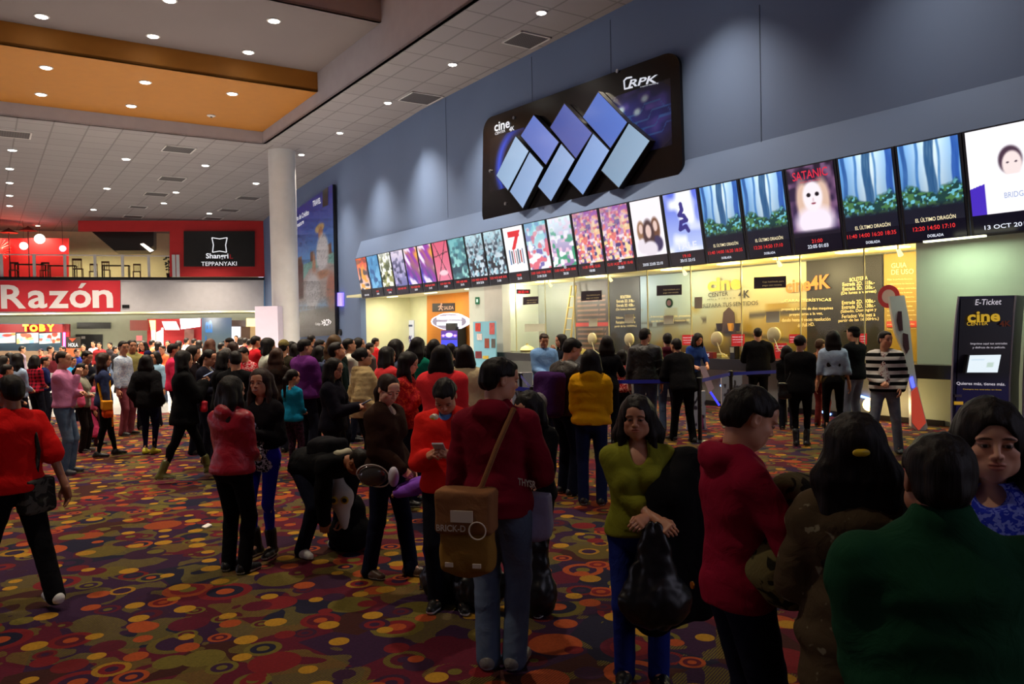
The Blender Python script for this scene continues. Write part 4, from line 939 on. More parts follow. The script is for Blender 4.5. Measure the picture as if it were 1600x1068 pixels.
for i, (x, y) in enumerate(((857, 447), (951, 437), (1067, 428), (1215, 411), (1403, 396))):
    p_ = ond(x, y - 6, DW + .5); p_[2] = 3.30
    t_ = thing('track_spotlight', 'small white spotlight on the booth ceiling ' + ['above the left desk', 'left of the price list', 'above the aircraft mural', 'right of the gold lettering', 'at the guide panel'][i], 'spotlight', p_, group='spotlights on the booth ceiling')
    MB().tube([(0, 0, 0), (0, 0, -.1)], .015, 8).build('stem', M_METAL, t_, local=True)
    MB().tube([(0, 0, -.08), V3(0, 0, -.12) + N * .1 - Z * .08], [.03, .05], 10).build('head', glow('spot_head', 255, 236, 170, 1.6), t_, local=True)
# made-up lamps, added to brighten the pale wall and the recess
for i, (s_, d_, z_, e_, c_, lb) in enumerate(((7.0, DW - .55, 3.2, 3.5, (.78, 1, .72), 'slim strip lamp under the screens at the right end of the booth'), (5.2, DW - .4, 3.2, 1.5, (.8, 1, .8), 'slim strip lamp under the screens above the purple kiosk'),
                                              (33.2, 15.6, 3.34, 13, (1, .93, .70), 'ceiling lamp of the recess near the blue wall corner'), (29.5, 15.6, 3.34, 13, (1, .93, .70), 'ceiling lamp of the recess above the open door'), (25.8, 15.4, 3.34, 11, (1, .9, .7), 'ceiling lamp of the recess by the orange wall'))):
    t_ = thing('added_lamp', lb, 'ceiling light', sd(s_, d_, z_), group='strip lamps by the booth'); MB().box(V3(0, 0, 0), (U, N, Z), (.5, .04, .015)).build('diffuser', glow('added_lamp_glow', 240, 240, 200, 3), t_, local=True)
    l = bpy.data.lights.new('strip_light', 'AREA'); l.energy = e_ * LAMP; l.color = c_; l.shape = 'RECTANGLE'; l.size = 1.0; l.size_y = .2
    lo = bpy.data.objects.new('strip_light', l); link(lo, t_); lo.location = (0, 0, -.03); lo.rotation_euler = (0, 0, math.atan2(U[1], U[0]))
# counter
M_CTR = plain('counter_front', 142, 146, 142, .5); M_CT = plain('counter_black', 16, 14, 15, .3)
ct = thing('ticket_counter', 'long ticket counter with pale front and thick black top', 'counter', sd(15, DW))
MB().prism([sd(SB0 + .01, DW - .02, 0), sd(SB1, DW - .02, 0), sd(SB1, DW - .02, .84), sd(SB0 + .01, DW - .02, .84)], N * .24).build('front_panel', M_CTR, ct)
MB().prism([sd(SB0 - 1.0, DW - .32, .84), sd(SB1, DW - .32, .84), sd(SB1, DW + .75, .84), sd(SB0 + .01, DW + .75, .84), sd(SB0 + .01, DW - .01, .84), sd(SB0 - 1.0, DW - .01, .84)], Z * .24).build('worktop', M_CT, ct)
kb = MB().prism([sd(SB0 - .5, DW - .06, 0), sd(SB1, DW - .06, 0), sd(SB1, DW - .06, .1), sd(SB0 - .5, DW - .06, .1)], N * .03); kb.build('plinth', M_CT, ct)
for i, (x, y) in enumerate(((1133, 604), (1208, 638), (1291, 645), (1350, 620), (811, 610))):
    a = ond(x - 7, y - 2, DW - .08); b_ = ond(x + 7, y + 2, DW - .08)
    MB().tube([a, b_], .022, 8).build('light_strip', glow('blue_led', 120, 160, 255, 5), ct)
gl = MB().prism([sd(SB0, DW + .28, 1.08), sd(SB1, DW + .28, 1.08), sd(SB1, DW + .28, 3.32), sd(SB0, DW + .28, 3.32)], N * .012)
o = gl.build('window_1', M_GLASS); o['kind'] = 'structure'
for i, x in enumerate((806, 852, 898, 951, 1012, 1080, 1159, 1251, 1351)):
    a = ond(x, 480, DW + .27)
    o = MB().box(a * g_ + Z * 2.2, (U, N, Z), (.012, .012, 1.12)).build('trim_%d' % (20 + i), plain('glass_joint', 190, 184, 140, .3)); o['kind'] = 'structure'
struct('trim_30', MB().prism([sd(SB1 - 1.1, DW, 1.08), sd(SB1, DW, 1.08), sd(SB1, DW, 3.34), sd(SB1 - 1.1, DW, 3.34)], N * .3), plain('pale_pillar', 190, 190, 184, .6))
gz = lambda x, y: ond(x, y, DW + .26)
def gsign(x0, y0, x1, y1, name, lab, cat, m_, txts, group=None, slope=0.0):
    t_ = thing(name, lab, cat, gz((x0 + x1) / 2, y1), group=group)
    MB().prism([gz(x0, y1), gz(x1, y1 - slope), gz(x1, y0 - slope), gz(x0, y0)], N * .01).build('board', m_, t_)
    for s_, a, b_, y, h_, mm in txts: textpx('lettering', s_, lambda x, y: ond(x, y, DW + .245), a, y, b_, y - slope * (b_ - a) / (x1 - x0), h_, mm, t_)
    return t_
M_PL = plain('plum_sign', 44, 18, 34, .5)
for (x0, y0, x1, y1), lab in zip([(817, 464, 841, 476), (908, 455, 940, 470), (1026, 446, 1065, 462), (1178, 433, 1228, 451)], ['dark plum sign on the glass, leftmost below the red clock', 'dark plum sign on the glass over the menu print', 'dark plum sign on the glass left of the gold lettering', 'dark plum sign on the glass right of the gold lettering, largest of four']):
    w_ = x1 - x0
    gsign(x0, y0, x1, y1, 'window_sign', lab, 'sign', M_PL, [('Caja habilitada para', x0 + w_ * .28, x1 - w_ * .06, y0 + (y1 - y0) * .52, (y1 - y0) * .18, CT), ('pago con tarjeta', x0 + w_ * .28, x1 - w_ * .12, y0 + (y1 - y0) * .82, (y1 - y0) * .18, CT)], 'plum signs on the booth glass', (y1 - y0) * .12)
M_RS = mat('red_notice', rgb(206, 40, 40), .6, emit=rgb(206, 40, 40), estr=.25)
for (x0, y0, x1, y1), lab in zip([(1066, 523, 1083, 539), (1143, 522, 1163, 541), (1233, 522, 1251, 536), (1343, 521, 1354, 538), (1210, 536, 1229, 560), (939, 529, 948, 541)],
                                 ['red notice on the booth glass left of the seated cashier', 'red notice on the booth glass right of the cashier', 'red notice on the glass behind the woman in black', 'red notice on the glass behind the man in the cap', 'red notice standing on the black counter right of the man in black', 'small red notice behind the long haired woman at the counter']):
    w_ = x1 - x0; gsign(x0, y0, x1, y1, 'window_notice', lab, 'notice', M_RS, [('Estimado cliente', x0 + 2, x1 - 2, y0 + 5, 1.7, M_WL), ('revise sus entradas', x0 + 2, x1 - 2, y0 + 9, 1.7, M_WL), ('y su cambio', x0 + 3, x1 - 3, y0 + 13, 1.7, M_WL)], 'red notices at the booth', .3)
M_PP = plain('paper', 200, 200, 176, .7)
for (x0, y0, x1, y1), lab in zip([(820, 506, 851, 518), (920, 498, 933, 510), (976, 491, 990, 504), (1037, 493, 1052, 506), (1197, 487, 1218, 504), (1085, 464, 1097, 482)],
                                 ['cream paper taped on the glass above the man in denim sleeves', 'white paper sheet on the glass over the menu print', 'white paper sheet on the glass over the dark price list', 'pale paper sheet on the glass over the aircraft', 'white paper sheet on the glass right of the cups', 'grey paper sheet on the glass left of the gold lettering']):
    gsign(x0, y0, x1, y1, 'paper_notice', lab, 'notice', M_PP, [], 'papers on the booth glass', .6)
gsign(807, 452, 828, 459, 'led_clock', 'small red digital clock behind the booth glass', 'clock', plain('led_black', 40, 6, 10, .4), [('18:22:14', 810, 826, 457.6, 3.8, glow('led_red', 255, 50, 50, 2))])
for (x, y, r), c, lab, nm in (((788, 493, .12), (206, 70, 70), 'round red no-smoking sticker at the left end of the glass', 'round_sticker'), ((1046, 473, .12), (60, 110, 80), 'round green sticker on the glass over the aircraft', 'round_sticker'), ((1389, 463, .22), (216, 60, 60), 'large round red and white sticker beside the guide panel', 'round_sticker')):
    t_ = thing(nm, lab, 'sticker', gz(x, y), group='round stickers on the glass')
    MB().lathe(gz(x, y), [(r, 0), (r, .012)], 24, axis=-N).build('disc', mat('sticker_%d' % x, rgb(*c), .5), t_)
    MB().lathe(gz(x, y) - N * .013, [(r * .6, 0), (r * .6, .006)], 20, axis=-N).build('centre', mat('sticker_in_%d' % x, rgb(230, 200, 190), .5), t_)
M_SPK = plain('speaker_cream', 206, 196, 150, .4)
for x, y, lab in ((926, 529, 'round cream intercom on the glass behind the boy in denim sleeves'), (984, 530, 'round cream intercom left of the man in the leather jacket'), (1121, 529, 'round cream intercom right of the cashier'), (1210, 523, 'round cream intercom right of the man in black at the counter')):
    t_ = thing('intercom', lab, 'intercom', gz(x, y), group='intercoms at the ticket windows')
    MB().lathe(gz(x, y) - N * .02, [(.17, -.03), (.17, .02), (.12, .05), (.03, .06)], 20, axis=-N).build('disc', M_SPK, t_, smooth=True)
    a = gz(x, y) - N * .05; b_ = a + U * -.35 - Z * .42; MB().tube([a, (a + b_) / 2 - Z * .1 - N * .05, b_], .012, 6).build('cable', M_SPK, t_)
# things on the counter
def ctr_obj(name, lab, cat, x, m_, dims, off=.0, group=None):
    p_ = ond(x, 560, DW + off) * g_ + Z * 1.08
    t_ = thing(name, lab, cat, p_, group=group); MB().box(p_ + Z * dims[2], (U, N, Z), dims).build('body', m_, t_); return t_, p_
t_, p_ = ctr_obj('terminal', 'black card terminal standing on the counter below the red notice', 'card terminal', 1148, M_BLACK, (.07, .08, .14), -.1)
MB().box(p_ + Z * .2 - N * .085, (U, N, Z), (.05, .006, .06)).build('screen', M_PP, t_)
t_, p_ = ctr_obj('name_box', 'dark red box with white lettering on the black counter', 'box', 1100, plain('box_red', 120, 20, 24, .5), (.33, .06, .07), -.15)
letter('lettering', 'BIENVENIDOS', p_ + U * .28 - N * .065 + Z * .04, -U, Z, .5, .07, M_WL, t_)
for x, c, d_, lab in ((1125, (190, 180, 120), (.14, .1, .03), 'low cream tray on the counter left of the card terminal'), (1070, (150, 140, 90), (.16, .1, .03), 'low tray on the counter behind the leaning person'), (905, (220, 200, 120), (.2, .1, .06), 'pale lit tray on the counter behind the yellow jacket')):
    t_, p_ = ctr_obj('tray', lab, 'tray', x, plain('tray_%d' % x, *c, .5), d_, .45, 'trays on the counter'); MB().box(p_ + Z * (d_[2] * 2 + .01), (U, N, Z), (d_[0] * .7, d_[1] * .6, .012)).build('papers', M_PP, t_)
for x, lab in ((786, 'cream folded cloth bag on the left end of the counter'), (824, 'small cream packet on the counter beside the boy in denim sleeves')):
    p_ = ond(x, 548, DW + .35) * g_ + Z * 1.08; t_ = thing('packet', lab, 'packet', p_, group='cream packets on the counter')
    MB().lathe(p_, [(.2, 0), (.24, .06), (.2, .14), (.08, .2), (.01, .21)], 12).build('cloth', plain('packet_cream', 230, 214, 150, .7), t_, smooth=True)
    MB().lathe(p_ + Z * .19, [(.05, 0), (.03, .05), (.05, .08)], 8).build('knot', _mats['packet_cream'], t_)
# ladder in the booth
ld = thing('ladder', 'yellowish step ladder leaning inside the ticket booth', 'ladder', ond(880, 600, 15.3) * g_)
la, lb = ond(868, 560, 15.2), ond(884, 560, 15.2); ua, ub = ond(893, 446, 15.9), ond(900, 446, 15.9)
M_LAD = plain('ladder_wood', 190, 166, 96, .5)
la = la * g_ + Z * .0; lb = lb * g_; 
MB().tube([la, ua], .035, 6).build('rail', M_LAD, ld); MB().tube([lb, ub], .035, 6).build('rail', M_LAD, ld)
for k in range(1, 9):
    f_ = k / 9; MB().tube([la + (ua - la) * f_, lb + (ub - lb) * f_], .022, 6).build('rung', M_LAD, ld)
# standing cutout beside the booth: tall slim silver shape
cs_ = thing('silver_standee', 'tall slim curved silver standee with red and blue foot right of the striped sweater', 'standee', onz(1430, 672, 0))
def sp_(x, y, dd=0.0): 
    base = onz(1425, 672, 0); return aty(x, y, base[1] + dd)
shape = [(1390, 463), (1413, 461), (1421, 500), (1427, 560), (1433, 600), (1450, 668), (1440, 678), (1424, 666), (1423, 610), (1413, 550), (1400, 520), (1394, 490)]
MB().prism([sp_(x, y) for x, y in shape], V3(.02, .12, 0)).build('board', plain('silver_board', 196, 198, 194, .35), cs_)
MB().prism([sp_(x, y, -.02) for x, y in ((1404, 486), (1409, 486), (1411, 516), (1406, 516), (1402, 500))], V3(0, .02, 0)).build('emblem', plain('emblem_dark', 60, 18, 22, .4), cs_)
MB().prism([sp_(x, y, -.02) for x, y in ((1412, 520), (1419, 522), (1421, 545), (1417, 552), (1412, 540))], V3(0, .02, 0)).build('emblem', _mats['emblem_dark'], cs_)
MB().prism([sp_(x, y, -.02) for x, y in ((1424, 612), (1433, 604), (1447, 660), (1436, 672), (1426, 660))], V3(0, .02, 0)).build('red_panel', glow('standee_red', 200, 70, 50, .6), cs_)
MB().prism([sp_(x, y, -.03) for x, y in ((1422, 592), (1426, 588), (1430, 604), (1426, 606))], V3(0, .02, 0)).build('blue_light', glow('standee_blue', 70, 80, 255, 3), cs_)
lg = thing('floor_lamp_ball', 'round glowing warm ball lamp low in front of the ticket counter beside the striped sweater', 'lamp', onz(1359, 660, 0))
pb3 = onz(1359, 660, 0); pb3 = aty(1359, 632, pb3[1]); MB().lathe(pb3, [(.12 * math.sin(a), -.12 * math.cos(a)) for a in np.linspace(.05, 3.09, 10)], 16).build('globe', glow('ball_warm', 255, 214, 120, 14), lg, smooth=True)
MB().tube([pb3 * g_, pb3 - Z * .1], .02, 8).build('stand', M_BLACK, lg)
lt = bpy.data.lights.new('ball_light', 'POINT'); lt.energy = 18; lt.color = (1, .7, .35); lt.shadow_soft_size = .14; lo = bpy.data.objects.new('ball_light', lt); link(lo, lg); lo.location = Vector(pb3 - np.array(lg.location) - V3(0, .3, 0))

# ================================================================ e-ticket kiosks
def kiosk(dx, lab, full=True):
    yk = 10.6
    q = lambda x, y, dd=0.0: aty(x + dx, y, yk + dd)
    bse = q(1540, 600); bse[2] = 0
    k = thing('ticket_kiosk', lab, 'kiosk', bse)
    X = V3(1, 0, 0)
    z_ = lambda y: float(q(1540, y)[2]); xw = lambda x: float(q(x, 560)[0])
    prof = [(1498, 1587, 462), (1494, 1584, 490), (1489, 1580, 540), (1486, 1576, 600), (1484.5, 1575, 680), (1484, 1574, 740)]
    ring = [(xw(a), xw(b_), z_(y)) for a, b_, y in prof] + [(xw(1484), xw(1574), 0.0)]
    pts = [V3(a, yk, z) for a, b_, z in ring] + [V3(b_, yk, z) for a, b_, z in reversed(ring)]
    MB().prism(pts, V3(.40, .42, 0)).build('cabinet', plain('kiosk_purple', 26, 20, 70, .35), k)
    M_KE = plain('kiosk_edge', 180, 178, 190, .4)
    for s_ in (0, 1): MB().tube([V3(r[s_], yk - .01, r[2]) for r in ring], .012, 6).build('edge_trim', M_KE, k)
    def kp(u, v):
        c = flat(u, (18, 14, 30)); c = lay(c, np.clip((.5 - v) / .1, 0, 1), (40, 30, 120)); return lay(c, blob(u, v, .5, .66, .5, .1, .8) * .4, (60, 30, 30))
    zb, zt = .15, z_(466)
    picture('front_print', V3(xw(1486) + .02, yk, zb), V3(xw(1574) - .02, yk, zb), V3(xw(1586) - .02, yk, zt), V3(xw(1499) + .02, yk, zt), kp, vcol('kiosk_print', .10, .3), k, 10, 40, lift=.012)
    tq = lambda x, y: q(x, y, -.03)
    KW = glow('kiosk_white', 214, 206, 216, .8); KG = glow('kiosk_gold', 214, 170, 40, .7)
    textpx('lettering', 'E-Ticket', tq, 1523, 476.5, 1563.5, 475.5, 9, KW, k, .005, shear=.15)
    textpx('lettering', 'cine', tq, 1511, 504, 1562, 502, 17, KG, k, .03)
    textpx('lettering', 'CENTER', tq, 1510, 508.5, 1543, 507.5, 6, KG, k, .01); textpx('lettering', '4K', tq, 1561, 510, 1579, 509.5, 9, mat('kiosk_orange', rgb(190, 90, 40), .5), k, .02)
    for i, s_ in enumerate(('Imprime aquí tus entradas', 'y disfruta de tu película.')): textpx('lettering', s_, tq, 1516 + i * 3, 539 + i * 6, 1573 - i * 3, 538.6 + i * 6, 4, KW, k)
    textpx('lettering', 'Quieres más, tienes más.', tq, 1494, 601.5, 1570, 603, 5.5, KW, k, .01)
    textpx('lettering', 'Compra tus entradas en línea', tq, 1504, 609, 1564, 610, 2.5, KG, k)
    m_ = MB(); c_ = [q(1508, 583, -.18), q(1560, 583, -.18), q(1566, 553, -.08), q(1513, 554, -.08)]; m_.prism(c_, V3(0, .07, 0)); m_.build('monitor', M_BLACK, k)
    cen = sum(c_) / 4; ci = [cen + (a - cen) * .92 for a in c_]
    def scr(u, v): c = flat(u, (226, 238, 246)); c = lay(c, rect(u, v, .6, .8, .3, .6), (190, 210, 200)); return lay(c, rect(u, v, .1, .5, .7, .8), (200, 220, 235))
    picture('display', *ci, scr, VE2, k, 20, 16, lift=.008)
    MB().prism([q(1492, 620, -.02), q(1503, 620, -.02), q(1503, 616, -.02), q(1492, 616, -.02)], V3(0, .02, 0)).build('slot', plain('kiosk_slot', 120, 110, 120, .4), k)
    MB().prism([q(1492, 632, -.02), q(1505, 632, -.02), q(1505, 627, -.02), q(1492, 627, -.02)], V3(0, .02, 0)).build('slot', glow('kiosk_slot_lit', 200, 150, 40, .6), k)
    return k
kiosk(0, 'tall purple self-service kiosk with E-Ticket lettering and small lit screen')
kiosk(112, 'second tall kiosk cut by the right edge of the picture')

# ================================================================ queue barriers
M_BLT = plain('belt_blue', 28, 36, 160, .6)
def post(x, yb, h_, lab):
    p_ = onz(x, yb, 0); t_ = thing('barrier_post', lab, 'barrier post', p_, group='queue barrier posts')
    MB().lathe(p_, [(.17, 0), (.17, .015), (.05, .035)], 20).build('base', M_BLACK, t_); MB().lathe(p_, [(.032, .03), (.032, h_ - .06)], 14).build('pole', M_BLACK, t_)
    MB().lathe(p_, [(.045, h_ - .08), (.045, h_ + .02), (.02, h_ + .03)], 14).build('head', M_BLACK, t_); return p_ + Z * (h_ - .03)
A = post(834, 714, 1.0, 'black barrier post in front of the man in denim sleeves')
B = post(815, 668, 1.0, 'black barrier post left behind the first one')
Cc = post(946, 690, 1.0, 'black barrier post hidden behind the yellow jacket')
D = post(1143, 668, 1.0, 'blue lit barrier post in the middle of the belt right of the leaning person')
E = post(1094, 690, 1.0, 'black barrier post at the feet of the person leaning at the counter')
Fp = post(1228, 662, 1.0, 'black barrier post behind the woman in black')
def belt(a, b_, lab):
    m_ = MB(); m_.prism([a - Z * .03, b_ - Z * .03, b_ + Z * .03, a + Z * .03], V3(.002, .004, 0)); tag(m_.build('barrier_belt', M_BLT), lab, 'belt', 'blue queue belts')
belt(onz(780, 700, 0) + Z * .97, A, 'blue queue belt left of the first barrier post'); belt(A, Cc, 'blue queue belt behind the yellow jacket'); belt(B, A, 'blue queue belt between the two left posts')
belt(E, D, 'blue queue belt from the leaning person to the lit post'); belt(D, Fp, 'blue queue belt from the lit post to the woman in black'); belt(Cc, E, 'blue queue belt behind the leather jacket')
# white print boards by the barriers
def splat(seed):
    def fn(u, v):
        c = grad(u, v, (226, 206, 216), (236, 226, 226)); c = lay(c, ((np.abs(u - .4 - .25 * np.sin(v * 5 + seed)) < .05) & (v < .85)).astype(float), (40, 26, 50)); c = lay(c, np.clip((nz(u * 6, v * 9, seed) - .62) * 9, 0, 1) * (v < .75), (50, 30, 60)); return lay(c, ((np.abs(u - .75 - .08 * np.sin(v * 9)) < .05) & (v < .7)).astype(float), (190, 50, 130) if seed % 2 else (60, 40, 70))
    return fn
for i, (x0, y0, x1, y1, lab) in enumerate([(801, 582, 833, 662, 'white board with dark figures left of the first barrier post'), (955, 577, 980, 645, 'white board with dark and magenta figures behind the yellow jacket'), (1073, 611, 1103, 668, 'white board with a dark sabre figure below the leaning person'), (1128, 585, 1160, 640, 'pale board behind the lit blue post')]):
    p0 = onz((x0 + x1) / 2, y1 + 4, 0); yy = p0[1]; t_ = thing('print_board', lab, 'board', p0, group='white print boards by the barriers')
    a, b_ = aty(x0, y1, yy), aty(x1, y1, yy); zt = float(aty(x0, y0, yy)[2]); a[2] = b_[2] = .02
    MB().prism([a, b_, b_ * g_ + Z * zt, a * g_ + Z * zt], V3(0, .06, 0)).build('board', plain('board_white', 214, 200, 206, .5), t_)
    picture('print', a, b_, b_ * g_ + Z * zt, a * g_ + Z * zt, splat(i + 1), vcol('board_print', .08, .5), t_, 30, 50, lift=.01)
# sabre display leaning at the counter
sb = thing('toy_sabre', 'glowing blue toy sabre leaning at the pale counter front', 'toy', onz(1140, 650, 0))
y_ = onz(1120, 668, 0)[1]
MB().tube([aty(1110, 612, y_), aty(1124, 633, y_)], .02, 8).build('blade', glow('sabre_blue', 60, 60, 220, 1.6), sb)
MB().prism([aty(1093, 572, y_), aty(1102, 572, y_), aty(1116, 606, y_), aty(1108, 614, y_)], V3(0, .03, 0)).build('handle', plain('sabre_board', 190, 170, 180, .5), sb)
# white metal chair in the food court
wc = onz(57, 655, 0)
chair_at(onz(46, 652, 0), V3(1, 0, 0), V3(0, -1, 0), 'metal_chair', 'white metal chair at the edge of the carpet behind the pink shirted man', 'white metal chairs', 1.0, M_METAL)
chair_at(onz(66, 640, 0), V3(1, 0, 0), V3(0, 1, 0), 'metal_chair', 'white metal chair further back beside the pink shirted man', 'white metal chairs', 1.0, M_METAL)
sc_p = thing('paper_scrap', 'small white paper scrap lying on the carpet left of the bending person', 'paper scrap', onz(323, 822, 0))
MB().prism([onz(315, 824, .004), onz(322, 825.5, .004), onz(331, 821, .004), onz(325, 818.5, .004)], Z * .012).build('sheet', plain('scrap_white', 225, 220, 215, .8), sc_p)
# ================================================================ figures: one continuous surface per body, clothes over it
def rotz(a): c, s = math.cos(a), math.sin(a); return np.array([[c, -s, 0], [s, c, 0], [0, 0, 1.0]])
def rotx(a): c, s = math.cos(a), math.sin(a); return np.array([[1.0, 0, 0], [0, c, -s], [0, s, c]])
def roty(a): c, s = math.cos(a), math.sin(a); return np.array([[c, 0, s], [0, 1.0, 0], [-s, 0, c]])
def unit(v): v = np.asarray(v, float); return v / (np.linalg.norm(v) + 1e-9)
I3 = np.eye(3)
def CAP(a, b, ra, rb=None, k=.02, w=None, q=1.0, op='u'):
    return dict(t='C', a=np.asarray(a, float), b=np.asarray(b, float), ra=ra, rb=ra if rb is None else rb, k=k, w=None if w is None else unit(w), q=q, op=op)
def ELL(c, r, R=I3, k=.02, op='u'): return dict(t='E', c=np.asarray(c, float), r=np.asarray(r, float), R=R, k=k, op=op)
def BOX(c, h, R=I3, rad=.01, k=.01, op='u'): return dict(t='B', c=np.asarray(c, float), h=np.asarray(h, float), R=R, rad=rad, k=k, op=op)
def CUT(p, n, k=.004): return dict(t='P', p=np.asarray(p, float), n=unit(n), k=k, op='s')      # removes the side the normal points to
def _bb(p):
    if p['t'] == 'C':
        r = max(p['ra'], p['rb']); return np.minimum(p['a'], p['b']) - r, np.maximum(p['a'], p['b']) + r
    if p['t'] == 'E': e = np.sqrt(((p['R'] * p['r'][None, :]) ** 2).sum(1)); return p['c'] - e, p['c'] + e
    if p['t'] == 'B': e = np.abs(p['R']) @ p['h'] + p['rad']; return p['c'] - e, p['c'] + e
    return None
def _dist(p, X):
    if p['t'] == 'C':
        a, b = p['a'], p['b']; f = 1.0
        if p['w'] is not None:
            w = p['w']; g = 1 / p['q'] - 1
            X = X + (X @ w)[..., None] * w * g - (a @ w) * w * g; b = b + ((b - a) @ w) * w * g; f = p['q'] ** .6
        ab = b - a; t = np.clip(((X - a) @ ab) / (ab @ ab + 1e-12), 0, 1)
        return (np.sqrt((((X - a) - t[..., None] * ab) ** 2).sum(-1)) - (p['ra'] + t * (p['rb'] - p['ra']))) * f
    if p['t'] == 'E':
        L = (X - p['c']) @ p['R']; k0 = np.sqrt(((L / p['r']) ** 2).sum(-1)); k1 = np.sqrt(((L / p['r'] ** 2) ** 2).sum(-1)) + 1e-9
        return k0 * (k0 - 1) / k1
    if p['t'] == 'B':
        L = np.abs((X - p['c']) @ p['R']) - p['h']; return np.sqrt((np.maximum(L, 0) ** 2).sum(-1)) + np.minimum(L.max(-1), 0) - p['rad']
    return -((X - p['p']) @ p['n'])
def sdf_mesh(prims, vox, disp=None):
    bbs = [_bb(p) for p in prims if p['op'] == 'u']
    lo = np.min([b[0] for b in bbs], 0) - 3 * vox; hi = np.max([b[1] for b in bbs], 0) + 3 * vox
    n = np.ceil((hi - lo) / vox).astype(int) + 1
    D = np.full(tuple(n), .5, dtype=np.float32)
    ax = [lo[i] + vox * np.arange(n[i]) for i in range(3)]
    for p in prims:
        b = _bb(p)
        if b is None: i0, i1 = np.zeros(3, int), n
        else:
            mg = p['k'] * 1.2 + 2.5 * vox
            i0 = np.clip(np.floor((b[0] - mg - lo) / vox).astype(int), 0, n); i1 = np.clip(np.ceil((b[1] + mg - lo) / vox).astype(int) + 1, 0, n)
        if (i1 <= i0).any(): continue
        sl = tuple(slice(i0[i], i1[i]) for i in range(3))
        X = np.stack(np.meshgrid(ax[0][sl[0]], ax[1][sl[1]], ax[2][sl[2]], indexing='ij'), -1)
        d = _dist(p, X).astype(np.float32); S = D[sl]; k = p['k']
        if p['op'] == 'u':
            h = np.clip(.5 + .5 * (S - d) / k, 0, 1); D[sl] = S * (1 - h) + d * h - k * h * (1 - h)
        else:
            d = -d if p['t'] != 'P' else -d
            h = np.clip(.5 - .5 * (S - d) / k, 0, 1) if False else np.clip(.5 + .5 * (d - S) / k, 0, 1)
            D[sl] = S * (1 - h) + d * h + k * h * (1 - h)
    if disp is not None:
        m_ = np.abs(D) < 4 * vox + .02
        P = np.stack(np.meshgrid(*ax, indexing='ij'), -1)[m_]
        D[m_] += disp(P).astype(np.float32)
    D[0] = D[-1] = .5; D[:, 0] = D[:, -1] = .5; D[:, :, 0] = D[:, :, -1] = .5
    # surface nets
    S = D < 0
    c = [S[i:n[0] - 1 + i, j:n[1] - 1 + j, k:n[2] - 1 + k] for i in (0, 1) for j in (0, 1) for k in (0, 1)]
    cnt = sum(x.astype(np.int8) for x in c); act = (cnt > 0) & (cnt < 8)
    ids = -np.ones(act.shape, dtype=np.int64); I = np.argwhere(act); ids[act] = np.arange(len(I))
    if not len(I): return np.zeros((0, 3)), np.zeros((0, 4), int)
    acc = np.zeros((len(I), 3)); num = np.zeros(len(I))
    off = [(i, j, k) for i in (0, 1) for j in (0, 1) for k in (0, 1)]
    vals = np.stack([D[I[:, 0] + o[0], I[:, 1] + o[1], I[:, 2] + o[2]] for o in off], 1)
    for a in range(8):
        for b in range(a + 1, 8):
            d = np.array(off[b]) - np.array(off[a])
            if np.abs(d).sum() != 1: continue
            va, vb = vals[:, a], vals[:, b]; m_ = (va < 0) != (vb < 0)
            t = np.where(m_, va / np.where(np.abs(va - vb) < 1e-9, 1, va - vb), 0)
            acc += np.where(m_[:, None], np.array(off[a]) + t[:, None] * d, 0); num += m_
    V = lo + vox * (I + acc / num[:, None])
    F_ = []
    for axi in range(3):
        u_, v_ = (axi + 1) % 3, (axi + 2) % 3
        s0 = [slice(0, n[i] - 1) for i in range(3)]; s1 = list(s0); s1[axi] = slice(1, n[axi])
        A, B = S[tuple(s0)], S[tuple(s1)]; E = np.argwhere(A != B)
        E = E[(E[:, u_] > 0) & (E[:, v_] > 0)]
        if not len(E): continue
        sg = A[E[:, 0], E[:, 1], E[:, 2]]
        def g(du, dv): q = E.copy(); q[:, u_] -= du; q[:, v_] -= dv; return ids[q[:, 0], q[:, 1], q[:, 2]]
        qd = np.stack([g(1, 1), g(0, 1), g(0, 0), g(1, 0)], 1); qd[~sg] = qd[~sg][:, ::-1]; F_.append(qd)
    Fc = np.concatenate(F_); Fc = Fc[(Fc >= 0).all(1)]
    return V, Fc
def wob(P, f, ph=0.0):
    """cheap smooth noise, -1..1"""
    x, y, z = P[:, 0] * f, P[:, 1] * f, P[:, 2] * f
    return (np.sin(x + 1.7 * np.sin(y * .7 + ph) + ph) + np.sin(y * 1.1 + 1.5 * np.sin(z * .9 - ph)) + np.sin(z * 1.05 + 1.6 * np.sin(x * .8 + 2 * ph))) / 3
# ---------------------------------------------------------------- materials of people
def skin_mat():
    def fn(t, b):
        a = t.new('ShaderNodeVertexColor', _layer_name='Col'); t.link(a.outputs[0], b.inputs['Base Color'])
        b.inputs['Subsurface Weight'].default_value = .08; b.inputs['Subsurface Radius'].default_value = (.02, .008, .004)
    return mat('skin', rough=.5, fn=fn)
M_SKIN = skin_mat()
def hair_mat(r, g, b_):
    def fn(t, b):
        tc = t.new('ShaderNodeTexCoord'); mp = t.new('ShaderNodeMapping'); mp.inputs['Scale'].default_value = (90, 90, 6); t.link(tc.outputs['Object'], mp.inputs['Vector'])
        n = t.new('ShaderNodeTexNoise', Scale=1.0, Detail=3.0); t.link(mp.outputs[0], n.inputs['Vector'])
        c = rgb(r, g, b_); t.link(t.mix(n.outputs[0], tuple(x * .45 for x in c[:3]) + (1,), tuple(x * 1.5 for x in c[:3]) + (1,)), b.inputs['Base Color'])
        bp = t.new('ShaderNodeBump', Strength=.6, Distance=.006); t.link(n.outputs[0], bp.inputs['Height']); t.link(bp.outputs[0], b.inputs['Normal'])
    return mat('hair_%d_%d_%d' % (r, g, b_), rough=.55, spec=.2, fn=fn)
